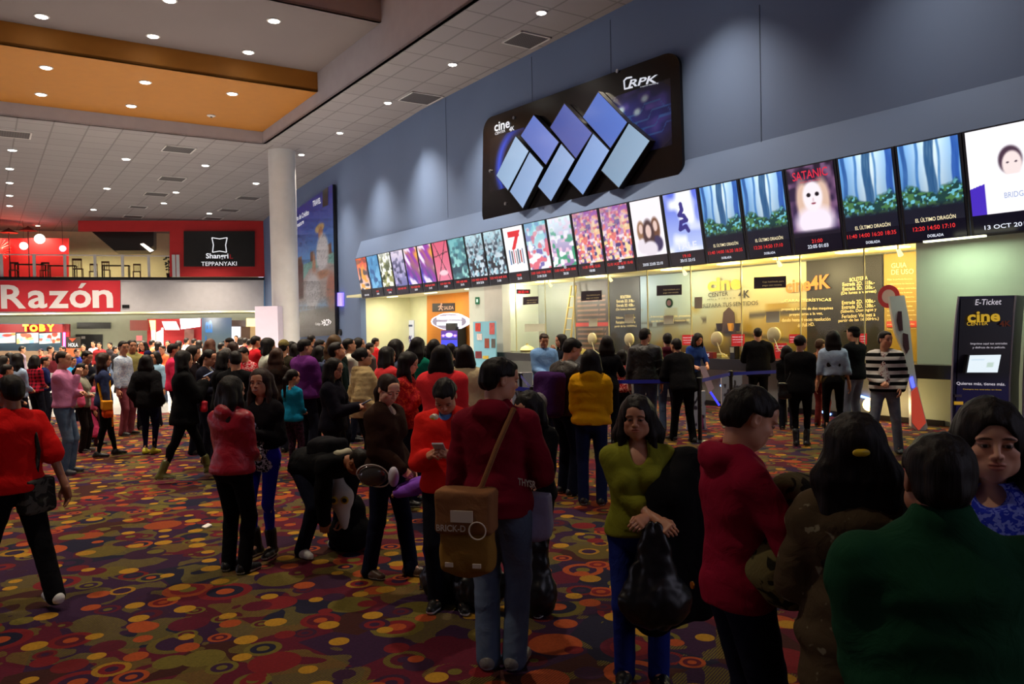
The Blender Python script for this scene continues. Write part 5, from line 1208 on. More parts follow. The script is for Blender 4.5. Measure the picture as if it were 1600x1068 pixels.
def cloth(c, kind='plain', c2=(230, 230, 225)):
    key = 'cloth_%s_%d_%d_%d' % ((kind,) + tuple(c)) + ('' if kind == 'plain' else '_%d' % c2[0])
    if key in _mats: return _mats[key]
    a = rgb(*c); e = rgb(*c2)
    def fn(t, b):
        tc = t.new('ShaderNodeTexCoord'); base = None
        n = t.new('ShaderNodeTexNoise', Scale=7.0, Detail=4.0); t.link(tc.outputs['Object'], n.inputs['Vector'])
        base = t.mix(n.outputs[0], tuple(x * .86 for x in a[:3]) + (1,), tuple(min(1, x * 1.12) for x in a[:3]) + (1,))
        sx = t.new('ShaderNodeSeparateXYZ'); t.link(tc.outputs['Object'], sx.inputs[0])
        if kind == 'stripe':
            s_ = t.math('GREATER_THAN', t.math('SINE', t.math('MULTIPLY', sx.outputs[2], 62.0)), 0.0); base = t.mix(s_, base, e)
        elif kind == 'plaid':
            s_ = t.math('GREATER_THAN', t.math('SINE', t.math('MULTIPLY', sx.outputs[2], 90.0)), .3); s2 = t.math('GREATER_THAN', t.math('SINE', t.math('MULTIPLY', sx.outputs[0], 90.0)), .3)
            base = t.mix(t.math('MULTIPLY', t.math('ADD', s_, s2), .5), base, e)
        elif kind in ('leopard', 'camo', 'floral', 'print'):
            v = t.new('ShaderNodeTexNoise', Scale={'leopard': 55.0, 'camo': 14.0, 'floral': 22.0, 'print': 30.0}[kind], Detail=2.0, Distortion={'leopard': 1.0, 'camo': .8, 'floral': .2, 'print': 1.5}[kind]); t.link(tc.outputs['Object'], v.inputs['Vector'])
            th = {'leopard': .5, 'camo': .52, 'floral': .66, 'print': .56}[kind]
            base = t.mix(t.ramp(v.outputs[0], [(th - .02, (0, 0, 0, 1)), (th + .02, (1, 1, 1, 1))]), base, e)
        elif kind == 'denim':
            n4 = t.new('ShaderNodeTexNoise', Scale=4.5, Detail=5.0); t.link(tc.outputs['Object'], n4.inputs['Vector'])
            base = t.mix(t.ramp(n4.outputs[0], [(.45, (0, 0, 0, 1)), (.9, (.7, .7, .7, 1))]), base, e)
        t.link(base, b.inputs['Base Color'])
        
        n2 = t.new('ShaderNodeTexNoise', Scale=9.0, Detail=5.0, Distortion=1.1); t.link(tc.outputs['Object'], n2.inputs['Vector'])
        bp = t.new('ShaderNodeBump', Strength=.55 if kind != 'leather' else .8, Distance=.02); t.link(n2.outputs[0], bp.inputs['Height']); t.link(bp.outputs[0], b.inputs['Normal'])
    return mat(key, a, .42 if kind == 'leather' else .9, spec=.4 if kind == 'leather' else .08, fn=fn)
def sdf_obj(name, prims, vox, m_, parent, disp=None, cols=None):
    V, Fc = sdf_mesh(prims, vox, disp)
    o = mesh_obj(name, V, Fc, m_, parent, local=True, smooth=True, cols=cols(V) if cols else None)
    return o
# ---------------------------------------------------------------- head and hands
def head_prims(R, c, s, fem=False, nose=1.0, full=0.0, child=False):
    """R head frame (x right, y forward, z up), c centre, s scale"""
    P = lambda x, y, z: c + R @ (V3(x, y, z) * s)
    e = lambda x, y, z, a, b, d, k=.02, op='u': ELL(P(x, y, z), V3(a, b, d) * s, R, k * s, op)
    cp = lambda p, q, ra, rb, k=.01: CAP(P(*p), P(*q), ra * s, rb * s, k * s)
    jw = (.052 if fem else .057) + full * .008
    L = [e(0, -.012, .030, .074, .094, .083), e(0, .028, -.034, jw, .060, .078, .035), e(0, .055, -.088, .024 if fem else .029, .022, .020, .03)]
    for q in (-1, 1):
        L += [e(q * .040, .058, -.024, .022 + full * .004, .022, .02, .025), e(q * .045, .025, -.062, .02 + full * .01, .032, .03, .03), e(q * .031, .084, .020, .024, .011, .008, .016)]
    L += [e(0, .066, .050, .052, .03, .035, .03)]
    for q in (-1, 1): L.append(e(q * .031, .101, .003, .017, .016, .0125, .014, 's'))
    for q in (-1, 1): L.append(e(q * .031, .0815, .002, .0145, .0125, .0115, .004))
    L += [cp((0, .089, .012), (0, .106 * (.97 + .03 * nose), -.026), .0075, .0105 * nose, .012)]
    for q in (-1, 1): L.append(e(q * .0115, .097, -.031, .0085 * nose, .0105, .0075, .006))
    L += [e(0, .071, -.058, .034, .022, .026, .02)]
    L += [e(0, .0915, -.0535, .021, .0085, .0048, .005), e(0, .0893, -.0650, .018, .0088, .0056, .005), e(0, .101, -.0592, .022, .012, .0016, .003, 's'), e(0, .098, -.0455, .004, .008, .006, .006, 's')]
    for q in (-1, 1):
        L += [e(q * .0765, -.008, -.004, .0085, .019, .031, .008), e(q * .084, -.004, .002, .005, .010, .015, .004, 's')]
    return L
def hand_prims(wr, fd, up, thumb, curl=.5, s=1.0, spread=.0, grip=0):
    """wrist, finger direction, back-of-hand normal, thumb side (+1 thumb lies at cross(fd,up))"""
    y = unit(fd); z = unit(np.asarray(up, float) - y * (np.asarray(up, float) @ y)); x = np.cross(y, z) * thumb
    P = lambda a, b, c: wr + (x * a + y * b + z * c) * s
    R = np.stack([x, y, z], 1)
    L = [BOX(P(0, .050, 0), V3(.032, .036, .006) * s, R, .008 * s, .012 * s), CAP(P(0, -.02, 0), P(0, .03, 0), .026 * s, .028 * s, .02, z, .72)]
    for i, (ox, ln, r) in enumerate(((.030, .072, .0085), (.010, .080, .0088), (-.010, .074, .0084), (-.029, .058, .0075))):
        a = P(ox, .088 - .004 * abs(i - 1), 0); ang = 0.0; d0 = ox * (.35 + spread * 2)
        pts = [a]
        for j, f in enumerate((.45, .31, .24)):
            ang += curl * (.55, .8, .6)[j] * (1 + .08 * i); dr = y * math.cos(ang) - z * math.sin(ang) + x * d0 * math.cos(ang)
            pts.append(pts[-1] + unit(dr) * ln * f * s)
        for j in range(3): L.append(CAP(pts[j], pts[j + 1], r * s * (1 - .07 * j), r * s * (.93 - .08 * j), .004 * s))
    t0 = P(.026, .018, -.006); t1 = P(.050, .045, -.016 - .01 * curl); t2 = P(.056 - .012 * curl, .072, -.024 - .014 * curl); t3 = P(.050 - .026 * curl, .096, -.028 - .016 * curl)
    L += [CAP(t0, t1, .014 * s, .0115 * s, .012), CAP(t1, t2, .0108 * s, .0095 * s, .004), CAP(t2, t3, .0095 * s, .008 * s, .003)]
    return L
def ik(a, b, l1, l2, pole):
    d = b - a; D = np.linalg.norm(d); D = min(D, (l1 + l2) * .999); D = max(D, abs(l1 - l2) + .01); u = unit(d)
    x = (l1 * l1 - l2 * l2 + D * D) / (2 * D); h = math.sqrt(max(l1 * l1 - x * x, 0)); p = unit(pole - u * (pole @ u))
    return a + u * x + p * h, a + u * D
SKINS = {'m': (196, 138, 106), 'l': (222, 166, 136), 'd': (150, 98, 72)}
def lin(c): c = np.array(c, float) / 255; return np.where(c <= .04045, c / 12.92, ((c + .055) / 1.055) ** 2.4)
def person(loc, yaw, h, label, top=(20, 20, 22), pants=(22, 24, 36), shoes=(20, 18, 18), hair=(22, 16, 14), hs='short', fem=False, arms='down', lean=0.0, tyaw=0.0, hy=0.0, hp=0.0, hr=0.0,
           stance='stand', squat=0.0, det=1.0, tk='plain', pk='plain', top2=(230, 230, 225), pk2=(110, 130, 165), ease=.02, hem=.86, sleeve=1.0, neckcut=0.0, hood=False, collar=0.0, bulk=1.0, skin='m', skirt=None, boots=False,
           sole=(200, 200, 200), longhair=.30, shirt=None, fold=1.0, puffy=0.0, smile=False, group=None, armL=None, armR=None, feet=None, shearx=0.0, child=False, sit=False, cap=None, beanie=None, legr=1.0, extra=None, full=0.0, flare=0.0, hat=None, mustache=False):
    """yaw: degrees, 0 looks away from the camera, 90 to the right, 180 towards it.  arms etc. in body units (1.70 m tall)"""
    s = h / 1.70; loc = np.asarray(loc, float); dist = math.hypot(loc[0], loc[1])
    root = thing('person', label, 'person', loc, -math.radians(yaw), group)
    fem_ = fem; hsz = s ** (.55 if child or h < 1.4 else .8); hsz = max(hsz, .82)
    vB = float(np.clip(.0021 * dist, .0075, .028)) / det; vH = float(np.clip(.00078 * dist, .0024, .013)) / det; vN = float(np.clip(.00085 * dist, .0034, .012)) / det
    near = dist < 9
    rT = rotz(math.radians(tyaw)) @ rotx(-math.radians(lean))
    sw = (.150 if fem else .170) * (bulk * .5 + .5); hw = .088
    pz = .915 - squat
    pelvis = V3(0, 0, pz) if not lean else V3(0, -.10 * math.sin(math.radians(lean)), pz)
    T = lambda x, y, z: (pelvis + rT @ (V3(x, y, z) - V3(0, 0, .915))) * s
    fwd = rT @ V3(0, 1, 0); rgt = rT @ V3(1, 0, 0); upv = rT @ V3(0, 0, 1)
    nb = T(0, -.012, 1.425); pv = T(0, .0, 1.488)
    Rh = rotz(-math.radians(hy)) @ rotx(-math.radians(hp)) @ roty(math.radians(hr))
    if lean > 30: Rh = rotz(math.radians(tyaw - hy)) @ rotx(-math.radians(lean + hp)) @ roty(math.radians(hr))
    hc = pv + Rh @ V3(0, .016, .098) * hsz
    # legs
    st = {'stand': [(-.10, .02), (.10, -.01)], 'close': [(-.07, .0), (.075, .02)], 'wide': [(-.17, .03), (.17, -.02)], 'walk': [(-.09, .32), (.09, -.34)], 'step': [(-.09, .16), (.10, -.14)], 'lean': [(-.09, .05), (.14, .10)]}[stance]
    if feet: st = feet
    if sit: st = [(-.10, .48), (.10, .46)]
    legs = []
    for q, f in zip((-1, 1), st):
        hip = (pelvis + V3(q * hw, 0, -.03)) * s; z = .085 + (f[2] if len(f) > 2 else 0)
        an = V3(f[0], f[1], z) * s; kn, an = ik(hip, an, .408 * s, .408 * s, V3(q * .12, 1, 0)); legs.append((hip, kn, an))
    # arms
    AP = {'down': (.25, .03, .80), 'pocket': (.20, .08, .90), 'phone': (.06, .30, 1.13), 'phonehigh': (.05, .26, 1.28), 'chin': (.03, .15, 1.40), 'hold': (.03, .24, 1.0), 'counter': (.14, .36, 1.12), 'cross': (-.12, .20, 1.10), 'hip': (.20, .10, 1.02), 'strap': (.10, .16, 1.22), 'back': (.22, -.06, .82), 'swing': (.26, .28, .88), 'swingb': (.26, -.22, .84), 'raise': (.12, .30, 1.5), 'wide': (.34, .10, .92)}
    arr = []
    for q, a_ in ((-1, armL or arms), (1, armR or arms)):
        tgt = AP[a_] if isinstance(a_, str) else a_
        tw = T(tgt[0] * (q if isinstance(a_, str) else 1), tgt[1], tgt[2])
        sh = T(q * sw, -.01, 1.352); lo_ = isinstance(a_, str) and a_ in ('down', 'pocket', 'back', 'swing', 'swingb')
        el, wr = ik(sh, tw, .285 * s, .245 * s, (rgt * q * .5 - fwd * .8 - upv * .35) if not lo_ else (-fwd + rgt * q * .25))
        arr.append((sh, el, wr, q, lo_))
    sk = lin(SKINS[skin]) * random.Random(label).uniform(.9, 1.08)
    # --- torso forms
    def torso(e, fm=1.0):
        wz = .118 if fem else .138; L = []
        L.append(CAP(T(-.065, 0, .92), T(.065, 0, .92), (.103 * bulk + e) * s, None, .04 * s, fwd, .92))
        L.append(CAP(T(0, .005, .96), T(0, .0, 1.14), (wz * bulk * 1.0 + e) * s, (wz * bulk * .94 + e) * s, .05 * s, fwd, .76))
        L.append(CAP(T(0, 0, 1.14), T(0, 0, 1.28), (wz * bulk + e) * s, (.148 * (bulk * .6 + .4) + e) * s, .05 * s, fwd, .70))
        L.append(CAP(T(-.07, -.005, 1.29), T(.07, -.005, 1.29), (.098 + e) * s, None, .05 * s, fwd, .92))
        L.append(CAP(T(-sw + .01, -.015, 1.355), T(sw - .01, -.015, 1.355), (.048 + e * .6) * s, None, .035 * s))
        for q in (-1, 1): L.append(CAP(T(q * .03, -.02, 1.425), T(q * (sw - .01), -.018, 1.362), (.043 + e * .3) * s, (.044 + e * .5) * s, .03 * s))
        if fem:
            for q in (-1, 1): L.append(ELL(T(q * .072, .085 * bulk, 1.235), (V3(.056, .046, .054) + e * .8) * s, rT, .03 * s))
            for q in (-1, 1): L.append(ELL(T(q * .055, -.05, .90), (V3(.082, .072, .09) * bulk + e * .6) * s, rT, .04 * s))
        if full and not fem: L.append(ELL(T(0, .05, 1.05), V3(.14, .10 + full * .03, .14) * s, rT, .05 * s))
        return L
    neck = CAP(nb - upv * .03 * s, pv + Rh @ V3(0, -.008, .045) * hsz, (.050 if fem else .058) * s, (.047 if fem else .054) * s, .02 * s)
    # --- body: one surface
    B = torso(-.012) + [neck]
    for (hip, kn, an), q in zip(legs, (-1, 1)):
        B += [CAP(hip, kn, .078 * s * legr, .05 * s, .03), CAP(kn, an, .048 * s, .034 * s, .02), CAP(an, an + V3(0, .10, -.04) * s, .03 * s, .025 * s, .02)]
    for sh, el, wr, q, lo_ in arr:
        B += [CAP(sh, el, .046 * s * bulk, .037 * s, .025), CAP(el, wr, .038 * s * (bulk * .5 + .5), .025 * s, .015)]
    V0, F0 = sdf_mesh(B, max(vB * 1.25, .011) if near else vB * 1.3)
    hpR = head_prims(Rh, hc, hsz, fem, 1.0 if not fem else .88, full)
    V1, F1 = sdf_mesh([neck] + hpR, vH)
    Vs, Fs, n0 = [V0, V1], [F0, F1 + len(V0)], len(V0) + len(V1)
    hands = []
    for sh, el, wr, q, lo_ in arr:
        fa = unit(wr - el); hd = fa
        if lo_: upn = rgt * q; hd = unit(fa + fwd * .15 - upv * .2)
        else: upn = upv * .6 + fwd * .35 + rgt * q * .45
        g = 1.0 if not lo_ else .45
        # thumb leaves the side of the palm that faces forward / inward
        xx = np.cross(unit(hd), unit(upn - hd * (upn @ hd))); want = fwd if lo_ else (-rgt * q + upv * .3); th = 1 if xx @ want > 0 else -1
        HP = hand_prims(wr, hd, upn, th, g, s * (.92 if fem else 1.0) * (1.0 if h > 1.4 else .9))
        Vh, Fh = sdf_mesh([CAP(el + (wr - el) * .7, wr, .029 * s, .025 * s, .015)] + HP, vN); Vs.append(Vh); Fs.append(Fh + n0); n0 += len(Vh); hands.append((wr, hd, upn))
    V = np.concatenate(Vs); Fc = np.concatenate(Fs)
    Q = ((V - hc) @ Rh) / hsz; col = np.tile(sk, (len(V), 1))
    inh = (np.abs(Q) < .14).all(1)
    ax_ = np.abs(Q[:, 0])
    def put(m_, c_, f=1.0):
        m_ = (np.clip(m_, 0, 1) * inh * f)[:, None]; col[:] = col * (1 - m_) + lin(c_) * m_ if not isinstance(c_, np.ndarray) else col * (1 - m_) + c_ * m_
    lipd = np.sqrt((Q[:, 0] / .024) ** 2 + ((Q[:, 2] + .0595) / .0125) ** 2); put((1.15 - lipd) * 5 * (Q[:, 1] > .082), sk * V3(.78, .42, .42), .8 if fem else .5)
    put((1 - np.sqrt(((ax_ - .04) / .03) ** 2 + ((Q[:, 2] + .03) / .028) ** 2)) * 1.2 * (Q[:, 1] > .04), sk * V3(1.08, .80, .76), .4)
    bz = .0245 - ((ax_ - .028) / .03) ** 2 * .006; put((1.1 - np.sqrt(((ax_ - .032) / .021) ** 2 + ((Q[:, 2] - bz) / .0042) ** 2)) * 4 * (Q[:, 1] > .05), (26, 18, 15), .85)
    ed = np.sqrt(((ax_ - .031) / .0135) ** 2 + ((Q[:, 2] - .001) / .0052) ** 2); eye = (Q[:, 1] > .07)
    put((1.4 - ed) * 4 * eye, (60, 36, 28), .75); put((.85 - ed) * 6 * eye, (150, 138, 130)); put((1 - np.sqrt(((ax_ - .031) / .0070) ** 2 + ((Q[:, 2] - .0025) / .0070) ** 2)) * 8 * eye * (ed < 1.0), (20, 12, 9))
    if smile: put((1 - np.sqrt((Q[:, 0] / .017) ** 2 + ((Q[:, 2] + .0592) / .0042) ** 2)) * 6 * (Q[:, 1] > .08), (200, 190, 184))
    if hs == 'short': put((Q[:, 2] > .02) * (ax_ > .066) * 1.0 * (Q[:, 1] < .03), hair, .6)
    body = mesh_obj('body', V, Fc, M_SKIN, root, local=True, smooth=True, cols=col)
    # --- hair
    HM = hair_mat(*hair)
    Hp = lambda x, y, z: hc + Rh @ (V3(x, y, z) * hsz)
    he = lambda x, y, z, a, b, d, k=.015, op='u': ELL(Hp(x, y, z), V3(a, b, d) * hsz, Rh, k * hsz, op)
    tk_ = {'short': .0105, 'crop': .006, 'long': .018, 'bob': .022, 'pony': .010, 'bun': .010, 'wavy': .026, 'cap': .004}.get(hs, .012)
    hl = [he(0, -.014, .034, .075 + tk_, .094 + tk_, .083 + tk_ * 1.1)]
    if hs in ('short', 'crop', 'cap'):
        hl += [he(0, -.05, -.01, .066 + tk_ * .5, .06 + tk_, .06), he(0, .050, .080, .044 + tk_, .030 + tk_, .026, .02)] if hs != 'crop' else [he(0, -.05, -.01, .066, .055, .055)]
        cuts = [he(0, .105, -.03, .09, .085, .085, .012, 's'), CUT(Hp(0, -.02, -.055), Rh @ V3(0, .25, -1), .01), BOX(Hp(0, .022, -.045), V3(.12, .052, .064) * hsz, Rh, .004, .012, 's')]
    else:
        g_ = -upv if lean > 30 else V3(0, 0, -1)
        Ry = rotz(-math.radians(hy) * .8); bk = Ry @ V3(0, -1, 0); sd_ = Ry @ V3(1, 0, 0)
        Lh = {'bob': .17, 'wavy': max(.22, longhair - .1), 'long': longhair, 'pony': longhair, 'bun': 0}.get(hs, .2) * s; wd = {'bob': .05, 'wavy': .062, 'long': .05}.get(hs, .04)
        b0 = hc + bk * .05 * hsz
        if lean > 30: bk = rT @ V3(0, -1, 0)
        if hs in ('long', 'bob', 'wavy'):
            for x in (-1, -.33, .33, 1):
                a0 = b0 + sd_ * x * .055 * hsz + V3(0, 0, .03); x = x * (1.5 if hs == 'wavy' else 1.0); a1 = a0 + bk * .018 * s + g_ * .13 * s + sd_ * x * .022; a2 = a1 + bk * (.035 if Lh > .2 else .0) * s + g_ * max(Lh - .10, .03)
                hl += [CAP(a0, a1, .052 * hsz, wd * hsz, .02), CAP(a1, a2, wd * hsz, wd * .72 * hsz, .015, bk, .75)]
            for q in (-1, 1):
                f0 = hc + sd_ * q * .073 * hsz + (-bk) * .012 * hsz + V3(0, 0, .03); f1 = f0 + g_ * .13 * hsz + sd_ * q * .012 - bk * .004; f2 = f1 + g_ * max(Lh - .10, .02) + sd_ * q * .01 - bk * (.03 if Lh > .2 else 0)
                hl += [CAP(f0, f1, .024 * hsz, .026 * hsz, .02), CAP(f1, f2, .028 * hsz, .016 * hsz, .02)]
        if hs == 'pony':
            a0 = b0 + bk * .055 * hsz + V3(0, 0, .02); a1 = a0 + bk * .03 + g_ * .05; a2 = a1 + g_ * Lh + bk * .01
            hl += [CAP(a0, a1, .03 * hsz, .034 * hsz, .02), CAP(a1, a2, .036 * hsz, .016 * hsz, .02)]
        if hs == 'bun': hl += [he(0, -.115, .045, .038, .034, .036)]
        cuts = [he(0, .100, -.026, .060 if hs != 'pony' else .07, .07, .096, .012, 's')]
        if hs in ('pony', 'bun'): cuts += [CUT(Hp(0, -.02, -.06), Rh @ V3(0, .3, -1), .01)] if hs == 'bun' else [BOX(Hp(0, .02, -.05), V3(.12, .05, .05) * hsz, Rh, .004, .01, 's')]
    ph = random.Random(label + 'h').uniform(0, 6)
    am = .0032 if near else .003
    def hd_(P): 
        q = P.copy(); q[:, 2] *= .28; f1_ = 90 if dist < 7 else 60
        return am * wob(q, f1_, ph) + am * .9 * wob(q, 150, ph + 2) * (1 if dist < 6 else 0) + (am * 1.6 * wob(P, 26, ph) if hs in ('wavy', 'bob', 'long') else am * .8 * wob(P, 45, ph))
    ho = sdf_obj('hair', hl + cuts, max(vH * 1.3, .004), HM, root, hd_)
    # --- top
    TM = cloth(top, tk, top2); e = ease
    Tp = torso(e)
    hemz = hem
    if hem < .9: Tp.append(CAP(T(0, -.005, max(hem + .04, .70)), T(0, 0, .98), (.150 * bulk + e + flare) * s, (.140 * bulk + e) * s, .03 * s, fwd, .84))
    Tp += [CAP(nb - upv * .04 * s, nb + upv * (.0 + collar) * s, (.060 + e * .5) * s, (.058 + e * .3 + collar * .15) * s, .015 * s)]
    for sh, el, wr, q, lo_ in arr:
        sl_ = sleeve; r0, r1, r2 = (.047 * bulk + e * .8) * s, (.042 * (bulk * .5 + .5) + e) * s, (.030 + e * .85) * s
        if sl_ > .5:
            we = el + (wr - el) * ((sl_ - .5) * 2 if sl_ < 1 else .94)
            Tp += [CAP(sh, el, r0, r1, .02), CAP(el, we, r1, r1 + (r2 - r1) * min(1, (sl_ - .5) * 2), .012)]
            if sl_ >= 1 and dist < 14: Tp.append(CAP(we - unit(wr - el) * .03, we, r2 * .95, r2 * .95, .004))
        else: Tp += [CAP(sh, sh + (el - sh) * sl_ * 2, r0, r1 * 1.08, .02)]
    if hood: Tp += [ELL(T(0, -.088, 1.425), V3(.105, .065, .06) * s, rT @ rotx(.5), .03), CAP(T(-.07, -.02, 1.455), T(-.03, .075, 1.385), .028 * s, .02 * s, .02), CAP(T(.07, -.02, 1.455), T(.03, .075, 1.385), .028 * s, .02 * s, .02)]
    Tp += [CUT(T(0, 0, hemz), -upv, .006)]
    Tp += [CAP(nb + upv * .0, pv + upv * .2 * s + fwd * .01, (.053 + .006) * s, .066 * s, .008, op='s')]
    if neckcut: Tp += [ELL(T(0, .10, 1.43), V3(.048 + neckcut * .14, .12, .02 + neckcut) * s, rT, .012, 's')]
    ph2 = random.Random(label + 't').uniform(0, 6)
    def td(P):
        q = P.copy(); q[:, 2] *= 2.0; L_ = P / s
        ff = fold * (1.5 if near else 1.0); d = -.0036 * ff * np.abs(wob(q, 17, ph2)) - .0024 * ff * wob(P, 31, ph2 + 1) + .001 + (.0016 * np.sin(L_[:, 2] * 46 + 3 * wob(P, 7, ph2)) * ff)
        if puffy: d = d - puffy * (np.abs(np.sin(P[:, 2] / s * math.pi / .062)) ** .7 - .5)
        return d
    sdf_obj('jacket' if ease > .026 else 'top', Tp, vB, TM, root, td)
    if shirt is not None:
        sdf_obj('shirt', torso(.008) + [CAP(nb - upv * .05 * s, nb + upv * .012 * s, .062 * s, .060 * s, .01), CUT(T(0, 0, 1.1), -upv), CAP(nb, pv + upv * .2 * s, .056 * s, .062 * s, .005, op='s')], vB, cloth(shirt), root)
    # --- trousers / skirt
    PM = cloth(pants, pk, pk2); pe = .012 if legr < 1.05 else .02
    Pp = [CAP(T(-.05, 0, .93), T(.05, 0, .93), (.108 * bulk + .008) * s, None, .03, fwd, .9), CAP(T(0, 0, .93), T(0, 0, 1.02), .132 * bulk * s, .128 * bulk * s, .03, fwd, .76)]
    if fem:
        for q in (-1, 1): Pp.append(ELL(T(q * .055, -.05, .90), V3(.088, .080, .095) * s * bulk, rT, .04 * s))
    for hip, kn, an in legs:
        tight = legr <= .95
        Pp += [CAP(hip, kn, (.086 * legr + .008) * s * (bulk * .5 + .5), (.056 * legr + .006 + (0 if tight else .006)) * s, .03), CAP(kn, an + V3(0, .005, -.035 * s), (.055 * legr + (0 if tight else .010)) * s, (.040 * legr + (0 if tight else .022)) * s, .02)]
        Pp.append(ELL(kn + (an - kn) * .28 + V3(0, -.018, 0) * s, V3(.045, .045, .11) * s * legr, I3, .03))
    if lean < 30: Pp += [CUT(T(0, 0, 1.03), upv)]
    def pd(P):
        q = P.copy(); q[:, 2] *= 2.4; return -.003 * np.abs(wob(q, 22, ph2 + 3)) - .0015 * wob(P, 40, ph2)
    sdf_obj('trousers', Pp, vB, PM, root, pd)
    if skirt:
        sz, sc_ = skirt
        SK = [CAP(T(0, 0, .98), V3(0, 0, sz + .06) * s, .135 * s, .23 * s, .02, fwd, .85), CUT(V3(0, 0, sz) * s, (0, 0, -1)), CUT(T(0, 0, 1.0), upv)]
        sdf_obj('skirt', SK, vB, cloth(sc_), root, lambda P: -.008 * np.sin(np.arctan2(P[:, 1], P[:, 0]) * 11) * np.clip(1.1 - P[:, 2] / s, 0, 1))
    # --- shoes
    SM = [cloth(shoes, 'leather'), plain('sole_%d' % sole[0], *sole)]
    for (hip, kn, an), q in zip(legs, (-1, 1)):
        b0 = an + V3(0, 0, -.085 * s); yw = rotz(-q * .16); d_ = lambda x, y, z: b0 + yw @ V3(x, y, z) * s
        L = [CAP(d_(0, -.035, .038), d_(0, .075, .034), .043 * s, .044 * s, .02), CAP(d_(0, .075, .03), d_(0, .155, .026), .045 * s, .036 * s, .02), CAP(d_(0, -.01, .05), an + (V3(0, 0, 0) if not boots else unit(kn - an) * .15 * s), .045 * s, (.044 if not boots else .054) * s, .02)]
        if len(st[0]) > 2 and lean == 0 and False: pass
        L += [CUT(b0 + V3(0, 0, .004), (0, 0, -1), .003)]
        Vv, Ff = sdf_mesh(L, max(vB * .8, .007) if dist < 14 else vB)
        mi = (Vv[Ff].mean(1)[:, 2] < b0[2] + .022 * s).astype(int)
        mesh_obj('shoe' if not boots else 'boot', Vv, Ff, SM, root, local=True, smooth=True, midx=mi)
    if cap is not None:
        cp_ = [he(0, -.012, .052, .083, .102, .075), CUT(Hp(0, 0, .045), Rh @ V3(0, 0.1, -1), .004), CAP(Hp(0, .075, .05), Hp(0, .135, .038), .055 * hsz, .048 * hsz, .01, Rh @ V3(0, 0, 1), .14), ELL(Hp(0, -.012, .128), V3(.009, .009, .006), Rh, .004)]
        sdf_obj('cap', cp_, max(vH * 1.2, .004), cloth(cap), root)
    if beanie is not None:
        sdf_obj('beanie', [he(0, -.014, .05, .088, .106, .092), CUT(Hp(0, 0, .03), Rh @ V3(0, .1, -1), .01)], max(vH * 1.2, .004), cloth(beanie), root)
    M = root_matrix(loc, yaw)
    info = dict(root=root, loc=loc, s=s, T=T, M=M, hands=[(M @ np.append(w_, 1))[:3] for w_, _, _ in hands], hdir=[M[:3, :3] @ d_ for _, d_, _ in hands], hc=(M @ np.append(hc, 1))[:3], Rh=M[:3, :3] @ Rh, R=M[:3, :3], rT=rT, pelvis=pelvis, hsz=hsz)
    info['w'] = lambda x, y, z: (M @ np.append(T(x, y, z), 1))[:3]
    return info
def root_matrix(loc, yaw):
    M = np.eye(4); M[:3, :3] = rotz(-math.radians(yaw)); M[:3, 3] = loc; return M
def wsdf(name, lab, cat, prims, vox, m_, origin, disp=None, group=None):
    """a thing of its own made of one smooth surface, given in world space"""
    V, Fc = sdf_mesh(prims, vox, disp); o = mesh_obj(name, V, Fc, m_, None, smooth=True, origin=origin); return tag(o, lab, cat, group)
# ================================================================ the people
BK, NV, DJ = (14, 13, 15), (19, 22, 38), (40, 52, 84)
def PF(px, ty, foot, yaw, label, hmax=1.80, **k):
    """stands where its feet touch the carpet in the photo"""
    g = onz(px, foot, 0); hd = aty(px, ty, g[1]); return person(g, yaw, float(min(hd[2], hmax)), label, **k)
def PD(px, ty, t, yaw, label, hmax=1.80, hmin=.9, **k):
    hd = aty(px, ty, t); return person(V3(hd[0], hd[1], 0), yaw, float(np.clip(hd[2], hmin, hmax)), label, **k)
PPL = {}
def phone(inf, i, label, col=BK, lit=None, off=(0, 0, 0)):
    p = inf['hands'][i] + inf['hdir'][i] * .11 * inf['s'] + np.array(off) + Z * .03; R = inf['R']; t_ = thing('phone', label, 'phone', p)
    X, Y, W = R @ V3(1, 0, 0), R @ unit(V3(0, 1, .5)), R @ unit(V3(0, -.5, 1))
    MB().box(p, (X, Y, W), (.036, .07, .005)).build('case', plain('phone_%d_%d' % col[:2], *col, .3), t_)
    MB().box(p + W * .0055, (X, Y, W), (.032, .063, .0012)).build('screen', glow('phone_lit', 170, 190, 230, lit) if lit else mat('phone_glass', rgb(12, 12, 16), .1), t_)
    return t_
def strap(inf, pts, name, m_, parent, r=.012): MB().tube([inf['w'](*p) for p in pts], r, 8).build(name, m_, parent, smooth=True)
def bag(inf, x, y, z, w_, h_, d_, label, m_, cat='bag', name='shoulder_bag', shoulder=None, flap=None, sk=.0, group=None):
    c = inf['w'](x, y, z); R = inf['R'] @ rotz(sk); t_ = thing(name, label, cat, c - Z * h_ / 2, group=group); o = np.array(t_.location)
    V, Fc = sdf_mesh([BOX(c - o, V3(w_ / 2, d_ / 2, h_ / 2) * .72, R, min(w_, d_, h_) * .16, .02), ELL(c - o - Z * h_ * .22, V3(w_ * .50, d_ * .62, h_ * .28), R, .03)], max(.010, h_ / 34), lambda P: -.006 * wob(P, 22, x * 9))
    mesh_obj('body', V, Fc, m_, t_, local=True, smooth=True)
    if flap is not None:
        V, Fc = sdf_mesh([BOX(c - o + Z * h_ * .23 - R @ V3(0, d_ * .12, 0), V3(w_ * .43, d_ * .44, h_ * .19), R, .02, .01)], max(.010, h_ / 34), lambda P: -.004 * wob(P, 26, 2)); mesh_obj('flap', V, Fc, flap, t_, local=True, smooth=True)
    if shoulder is not None: strap(inf, [(x, y, z + h_ * .3)] + shoulder + [(x * .9, y + .04, z + h_ * .3)], 'strap', m_ if flap is None else flap, t_, .014)
    return t_
